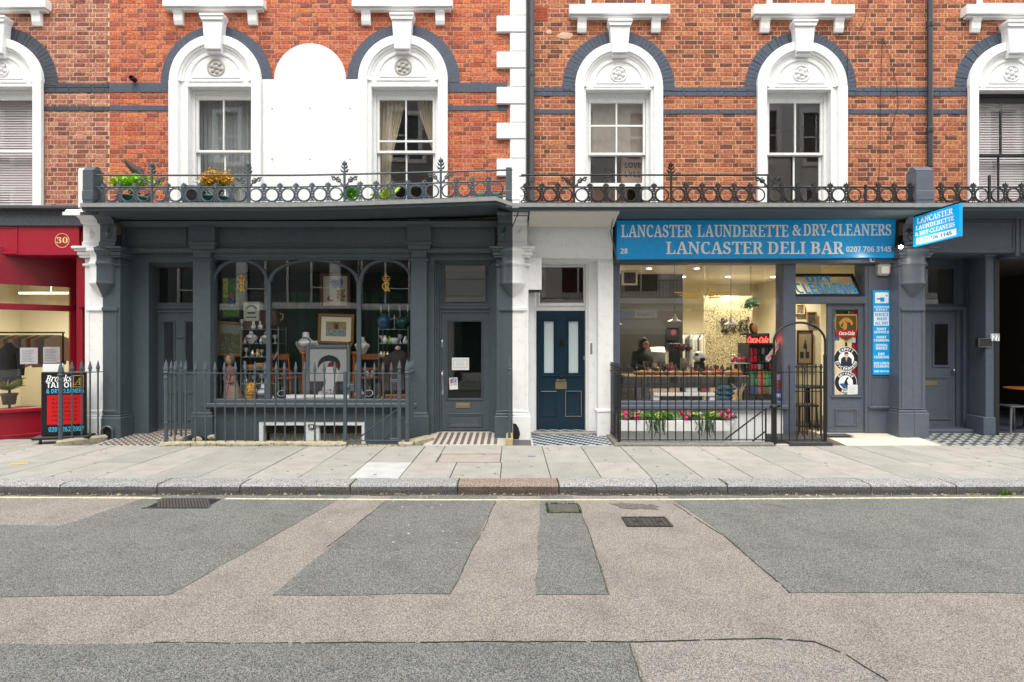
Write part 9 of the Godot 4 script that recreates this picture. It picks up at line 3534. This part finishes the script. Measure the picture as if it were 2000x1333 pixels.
	b.lathe(Vector3.ZERO, [[0.0, 0.0], [0.22, 0.0], [0.2, 0.03], [0.04, 0.06]], 14)
	part("pedestal", b, M.dark, t)
	t = thing("cafe_stool", "dark low stool in front of the table in the doorway", "stool", V(sx(1572, -0.35), 0.04, -0.35))
	b = MB.new()
	b.box(V(-0.17, 0.42, -0.15), V(0.17, 0.46, 0.15), 0.02)
	part("seat", b, sm(c8(40, 30, 26), 0.6), t)
	for s in [-1.0, 1.0]:
		for e in [-1.0, 1.0]:
			b = MB.new()
			b.tube([V(s * 0.14, 0.43, e * 0.12), V(s * 0.16, 0.0, e * 0.14)], 0.014, 6)
			part("leg", b, M.dark, t)
	t = thing("door_plant", "green leafy plant behind the top of the launderette door glass", "plant", V(sx(1650, -0.5), 0.04, -0.5))
	b = MB.new()
	foliage(b, V(0, 2.0, 0), V(0.26, 0.22, 0.2), 700, 0.05, 16)
	part("foliage", b, leafy(c8(56, 104, 34)), t)
	b = MB.new()
	b.tube([V(0, 0.3, 0), V(0.03, 1.2, 0.02), V(0, 1.95, 0)], [0.03, 0.022, 0.012], 6)
	part("stem", b, sm(c8(80, 60, 40), 0.9), t)
	pot(t, V(0, 0, 0), 0.16, 0.3, sm(c8(120, 70, 50), 0.7))
	# tailor's interior
	t = thing("garment_rack", "long rack of pale bagged clothes inside the tailor window", "clothes rail", V(-9.2, 0.0, -2.0))
	b = MB.new()
	b.tube([V(-1.2, 1.75, 0), V(0.25, 1.75, 0)], 0.016, 8)
	b.tube([V(0.22, 0.0, 0), V(0.22, 1.75, 0)], 0.016, 8)
	b.tube([V(-1.15, 0.0, 0), V(-1.15, 1.75, 0)], 0.016, 8)
	part("rail", b, M.dark, t)
	for j in 14:
		b = MB.new()
		b.t = Transform3D(Basis(Vector3.UP, 0.8 + rng.randfn(0, 0.12)), V(-1.05 + j * 0.09, 1.73, 0))
		b.prism(PackedVector2Array([Vector2(-0.22, -0.12), Vector2(-0.04, -0.03), Vector2(0.04, -0.03), Vector2(0.22, -0.12), Vector2(0.2, -0.5 - rng.randf() * 0.2), Vector2(-0.2, -0.5 - rng.randf() * 0.2)]), -0.02, 0.02, 0.012)
		part("garment", b, sm([c8(190, 178, 160), c8(170, 130, 120), c8(120, 140, 130), c8(206, 196, 176), c8(150, 110, 90)][j % 5], 0.7), t)
	t = thing("coat_mannequin", "black coat on a tailor's dummy at the left edge of the tailor window", "mannequin", V(-9.2, 0.0, -1.0))
	b = MB.new()
	b.t = Transform3D(Basis.from_scale(V(1, 1, 0.7)), Vector3.ZERO)
	b.lathe(Vector3.ZERO, [[0.2, 0.75], [0.21, 0.85], [0.17, 1.05], [0.2, 1.3], [0.19, 1.42], [0.08, 1.5], [0.05, 1.55], [0.0, 1.56]], 18)
	b.t = Transform3D()
	for s in [-1.0, 1.0]:
		b.tube([V(s * 0.17, 1.42, 0), V(s * 0.23, 1.2, 0.02), V(s * 0.24, 0.95, 0.04)], [0.065, 0.06, 0.05], 8)
	part("coat", b, sm(c8(30, 30, 34), 0.8), t)
	b = MB.new()
	b.tube([V(0, 0, 0), V(0, 0.8, 0)], 0.02, 8)
	b.lathe(Vector3.ZERO, [[0.0, 0.0], [0.18, 0.0], [0.16, 0.03], [0.0, 0.04]], 14)
	part("stand", b, M.dark, t)
	for q in [[-0.63, 1.2, "left white price list taped inside the tailor window"], [-0.33, 1.21, "right white price list taped inside the tailor window"]]:
		t = thing("price_list", q[2], "notice", Transform3D(Basis(Vector3.UP, 0.82), V(-7.56, 0, -0.42)) * V(q[0], q[1], -0.006))
		t.rotation.y = 0.82
		b = MB.new()
		b.box(V(-0.115, 0, -0.002), V(0.115, 0.27, 0.0))
		part("sheet", b, M.paper, t)
		b = MB.new()
		for j in 8:
			b.box(V(-0.09, 0.04 + j * 0.026, 0.0), V(0.0 + rng.randf() * 0.08, 0.046 + j * 0.026, 0.0015))
		part("print_lines", b, sm(c8(130, 130, 140), 0.8), t)
	t = thing("potted_plant", "leafy yellow-green plant low inside the tailor window", "plant", V(-8.95, 0.6, -0.7))
	b = MB.new()
	for j in 40:
		var a := rng.randf() * TAU
		broad_leaf(b, V(0, 0.1, 0), V(cos(a) * 0.7, rng.randf_range(0.3, 1.0), sin(a) * 0.5).normalized(), rng.randf_range(0.2, 0.42), 0.022)
	part("leaves", b, leafy(c8(120, 124, 60)), t)
	pot(t, V(0, -0.15, 0), 0.12, 0.2, sm(c8(90, 70, 60), 0.7))
	t = thing("strip_light", "lit strip light on the ceiling inside the tailor shop", "strip light", V(-10.0, 2.62, -3.0))
	b = MB.new()
	b.box(V(-0.7, -0.018, -0.018), V(0.7, 0.018, 0.018), 0.008)
	b.tube([V(0, 0.02, 0), V(0, 0.44, 0)], 0.008, 5)
	part("tube", b, lamp_mat(c8(255, 246, 214), 2.5), t)
	var al := AreaLight3D.new()
	al.name = "strip_glow"
	al.area_size = Vector2(1.4, 0.06)
	al.light_color = c8(255, 248, 226)
	al.light_energy = 3.2
	al.area_range = 12.0
	al.shadow_enabled = true
	al.position = V(0, -0.05, 0)
	al.rotation_degrees = V(-90, 0, 0)
	t.add_child(al)

func build_person() -> void:
	# someone behind the counter, head bent over the work, dark top and jeans
	var at := V(2.52, 0.04, -1.75)
	var p := thing("person", "person in a dark top and jeans bending over work behind the deli counter", "person", at)
	p.rotation.y = 0.5
	var top := [
		[V(0, 0.98, 0), V(0, 1.2, 0.02), 0.15, 0.155], [V(-0.07, 1.22, 0.03), V(0.07, 1.22, 0.03), 0.13, 0.13],
		[V(-0.17, 1.3, 0.03), V(-0.23, 1.08, 0.06), 0.062, 0.05], [V(-0.23, 1.08, 0.06), V(-0.15, 1.02, 0.28), 0.05, 0.04],
		[V(0.17, 1.3, 0.03), V(0.23, 1.08, 0.06), 0.062, 0.05], [V(0.23, 1.08, 0.06), V(0.15, 1.0, 0.28), 0.05, 0.04], [V(-0.12, 1.31, 0.03), V(0.12, 1.31, 0.03), 0.07, 0.07],
		[V(0, 0.88, -0.01), V(0, 0.98, 0), 0.15, 0.15], [V(-0.09, 0.86, -0.01), V(-0.1, 0.47, 0.02), 0.095, 0.062], [V(-0.1, 0.47, 0.02), V(-0.1, 0.06, 0.0), 0.06, 0.042], [V(-0.1, 0.04, -0.02), V(-0.11, 0.03, 0.14), 0.04, 0.035],
		[V(0.09, 0.86, -0.01), V(0.1, 0.47, 0.02), 0.095, 0.062], [V(0.1, 0.47, 0.02), V(0.1, 0.06, 0.0), 0.06, 0.042], [V(0.1, 0.04, -0.02), V(0.11, 0.03, 0.14), 0.04, 0.035],
		[V(0, 1.33, 0.04), V(0, 1.44, 0.08), 0.052, 0.05], [V(0, 1.5, 0.1), V(0, 1.47, 0.13), 0.085, 0.07], [V(0, 1.44, 0.17), V(0, 1.43, 0.18), 0.035, 0.03], [V(0, 1.485, 0.205), V(0, 1.465, 0.215), 0.012, 0.014],
	]
	for s in [-1.0, 1.0]:
		top.append([V(s * 0.15, 1.01, 0.29), V(s * 0.13, 1.0, 0.35), 0.036, 0.032])
		for f in 4:
			var x: float = s * (0.13 + (f - 1.5) * 0.018)
			top.append([V(x, 1.0, 0.37), V(x, 0.985, 0.42 + 0.012 * (1.5 - absf(f - 1.5))), 0.009, 0.007])
		top.append([V(s * 0.11, 1.0, 0.34), V(s * 0.085, 0.99, 0.39), 0.011, 0.009])
		top.append([V(s * 0.088, 1.49, 0.1), V(s * 0.09, 1.47, 0.1), 0.014, 0.012])
	part("body", body_mesh(top, 0.016, 0.03), sm(c8(34, 36, 40), 0.8), p)
	# skin of face and hands, jeans and hair lie over it
	var face := [[V(0, 1.49, 0.112), V(0, 1.46, 0.142), 0.078, 0.066], [V(0, 1.485, 0.21), V(0, 1.463, 0.22), 0.0125, 0.0145], [V(0, 1.425, 0.185), V(0, 1.42, 0.186), 0.034, 0.03]]
	part("face", body_mesh(face, 0.008, 0.02), sm(c8(170, 120, 96), 0.6), p)
	for s in [-1.0, 1.0]:
		var b := MB.new()
		blob(b, V(s * 0.03, 1.492, 0.19), V(0.011, 0.007, 0.008), 0.0, 6)
		part("eye", b, M.dark, p)
		var hand := [[V(s * 0.15, 1.012, 0.3), V(s * 0.13, 1.003, 0.352), 0.037, 0.034], [V(s * 0.11, 1.0, 0.34), V(s * 0.083, 0.99, 0.392), 0.012, 0.01]]
		for f in 4:
			var x: float = s * (0.13 + (f - 1.5) * 0.019)
			hand.append([V(x, 1.0, 0.37), V(x, 0.984, 0.424 + 0.012 * (1.5 - absf(f - 1.5))), 0.0098, 0.0082])
		part("hand", body_mesh(hand, 0.006, 0.008), sm(c8(170, 120, 96), 0.6), p)
	var m := MB.new()
	m.tube([V(-0.022, 1.438, 0.203), V(0, 1.436, 0.209), V(0.022, 1.438, 0.203)], 0.005, 5)
	part("mouth", m, sm(c8(140, 76, 70), 0.6), p)
	var hair := [[V(0, 1.535, 0.085), V(0, 1.5, 0.055), 0.085, 0.085], [V(0, 1.44, 0.03), V(0, 1.5, 0.05), 0.06, 0.075], [V(-0.07, 1.52, 0.1), V(0.07, 1.52, 0.1), 0.04, 0.04]]
	part("hair", body_mesh(hair, 0.01, 0.03), sm(c8(22, 20, 20), 0.7), p)
	var jeans := [[V(0, 0.9, -0.01), V(0, 0.96, 0), 0.155, 0.152]]
	for s in [-1.0, 1.0]:
		jeans.append([V(s * 0.09, 0.86, -0.01), V(s * 0.1, 0.47, 0.02), 0.1, 0.068])
		jeans.append([V(s * 0.1, 0.47, 0.02), V(s * 0.1, 0.1, 0.0), 0.066, 0.052])
	part("jeans", body_mesh(jeans, 0.016, 0.03), sm(c8(120, 130, 146), 0.85, TX.worn, 4.0), p)

# ---------------------------------------------------------------- the far side of the street, seen only in the shop glass
func build_opposite() -> void:
	var zo := 13.0
	var pv := setting(node("pavement", self), "pavement on the near side of the street")
	var b := MB.new()
	b.box(V(-60, -0.4, 9.3), V(60, 0.0, zo + 0.2))
	part("flagstones", b, M.pave2, pv)
	b = MB.new()
	b.box(V(-60, -0.4, 9.0), V(60, 0.002, 9.3), 0.02)
	part("kerb_stones", b, M.granite, pv)
	var stucco := sm(c8(196, 195, 190), 0.8, TX.white, 0.4)
	var dun := sm(c8(150, 142, 138), 0.8, TX.worn, 0.4)
	var white := sm(c8(222, 222, 218), 0.6, TX.white, 0.4)
	var dark_glass := sm(c8(26, 28, 30), 0.1)
	var mirror := Transform3D(Basis(Vector3.UP, PI), V(0, 0, zo))       # things are laid out facing +z, then turned to face the terrace
	for hs in [["grey rendered building with steel-framed windows across the street, opposite the antiques shop", -30.0, -2.6, dun], ["pale stucco terrace across the street, opposite the launderette", -2.6, 30.0, stucco]]:
		var h := thing("terrace_house", hs[0], "house", Vector3.ZERO)
		h.transform = mirror
		var xa: float = -hs[2]
		var xb: float = -hs[1]
		var steel: bool = hs[3] == dun
		var holes := []
		var frames := MB.new()
		var glass := MB.new()
		var x := xa + 0.9
		while x < xb - 1.5:
			var fl := 0
			for q in [[5.6, 7.6], [8.6, 10.5]]:
				holes.append(Rect2(x, q[0], 1.15, q[1] - q[0]))
				fr(frames, x - 0.14, q[0] - 0.1, x + 1.29, q[1] + 0.14, 0.17, 0.06, -0.1, 0.01)
				frames.box(V(x, (q[0] + q[1]) / 2 - 0.03, -0.12), V(x + 1.15, (q[0] + q[1]) / 2 + 0.03, -0.05))
				frames.box(V(x + 0.55, q[0], -0.12), V(x + 0.6, q[1], -0.05))
				glass.box(V(x, q[0], -0.16), V(x + 1.15, q[1], -0.12))
				fl += 1
			if not steel:
				holes.append(Rect2(x - 0.1, 3.55, 1.3, 1.75))
				frames.box(V(x - 0.5, 3.3, -0.02), V(x - 0.15, 5.3, 0.08), 0.01)
				glass.box(V(x - 0.1, 3.55, -0.16), V(x + 1.2, 5.3, -0.12))
				frames.box(V(x + 0.52, 3.55, -0.12), V(x + 0.58, 5.3, -0.05))
			x += 2.35
		if steel:
			holes.append(Rect2(xa + 0.5, 3.05, xb - xa - 1.0, 1.75))
			glass.box(V(xa + 0.5, 3.05, -0.16), V(xb - 0.5, 4.8, -0.12))
			x = xa + 0.5
			var k := 0
			while x < xb - 0.5:
				frames.box(V(x - 0.025, 3.05, -0.12), V(x + 0.025, 4.8, 0.02), 0.005)
				if k % 4 == 0:
					frames.box(V(x - 0.2, 3.0, -0.1), V(x + 0.2, 4.85, 0.04), 0.01)
				if k % 3 == 1:
					frames.box(V(x, 3.6, -0.12), V(x + 0.9, 3.64, 0.01))
				x += 0.92
				k += 1
			frames.box(V(xa, 2.78, 0.0), V(xb, 3.02, 0.14), 0.02)
		else:
			frames.box(V(xa, 3.05, 0.0), V(xb, 3.25, 0.3), 0.02)
			frames.box(V(xa, 5.35, 0.0), V(xb, 5.5, 0.2), 0.02)
		frames.box(V(xa, 12.6, 0.0), V(xb, 13.0, 0.45), 0.03)
		holes.append(Rect2(xa + 0.6, 0.3, xb - xa - 1.2, 2.1))
		glass.box(V(xa + 0.6, 0.3, -0.3), V(xb - 0.6, 2.4, -0.26))
		b = MB.new()
		wall_with_holes(b, xa, xb, 0.0, 13.4, 0.0, -0.4, holes)
		part("wall", b, hs[3], h)
		part("window_frames", frames, white, h).set_meta("kind", "stuff")
		part("window_panes", glass, dark_glass, h).set_meta("kind", "stuff")
		b = MB.new()
		x = xa + 0.6
		while x < xb:
			b.box(V(x - 0.14, 0.0, -0.3), V(x + 0.14, 2.4, 0.06), 0.01)
			x += 2.1
		b.box(V(xa, 2.4, -0.05), V(xb, 2.78, 0.1), 0.01)
		part("shopfront", b, sm(c8(40, 42, 44), 0.5), h).set_meta("kind", "stuff")
		b = MB.new()
		b.box(V(xa, 13.4, -6.0), V(xb, 13.7, 0.1))
		part("roof", b, M.lead, h)
		if not steel:
			# ring balcony over the shops
			b = MB.new()
			x = xa
			b.tube([V(xa, 3.95, 0.28), V(xb, 3.95, 0.28)], 0.015, 6)
			b.tube([V(xa, 3.3, 0.28), V(xb, 3.3, 0.28)], 0.015, 6)
			while x < -2.0:
				b.box(V(x - 0.008, 3.28, 0.272), V(x + 0.008, 3.95, 0.288))
				x += 0.13
			part("balcony_rail", b, M.black, h).set_meta("kind", "stuff")
	# phone shop sign and awning
	var t := thing("shop_sign", "phone shop sign board across the street, reflected in the launderette glass", "sign")
	t.transform = mirror
	b = MB.new()
	b.box(V(-5.6, 2.5, 0.1), V(-4.1, 2.82, 0.18), 0.006)
	part("sign_board", b, sm(c8(196, 206, 212), 0.4), t)
	b = MB.new()
	b.box(V(-4.75, 2.52, 0.181), V(-4.12, 2.8, 0.19), 0.004)
	part("blue_panel", b, sm(c8(30, 120, 190), 0.4), t)
	letters(t, "Lebara", "Droid Sans", -5.5, 2.57, -4.85, 2.75, 0.181, sm(c8(40, 100, 150), 0.5), 0.01)
	t = thing("shop_awning", "grey-green awning across the street under the phone shop sign", "awning")
	t.transform = mirror
	b = MB.new()
	side_prism(b, -5.75, -4.0, [[0.1, 2.44], [1.2, 2.04], [1.2, 2.0], [0.1, 2.36]], 0.002)
	part("canopy", b, sm(c8(96, 120, 122), 0.8), t)
	b = MB.new()
	b.box(V(-5.75, 1.86, 1.19), V(-4.0, 2.02, 1.2), 0.002)
	part("valance", b, sm(c8(104, 130, 132), 0.8), t)
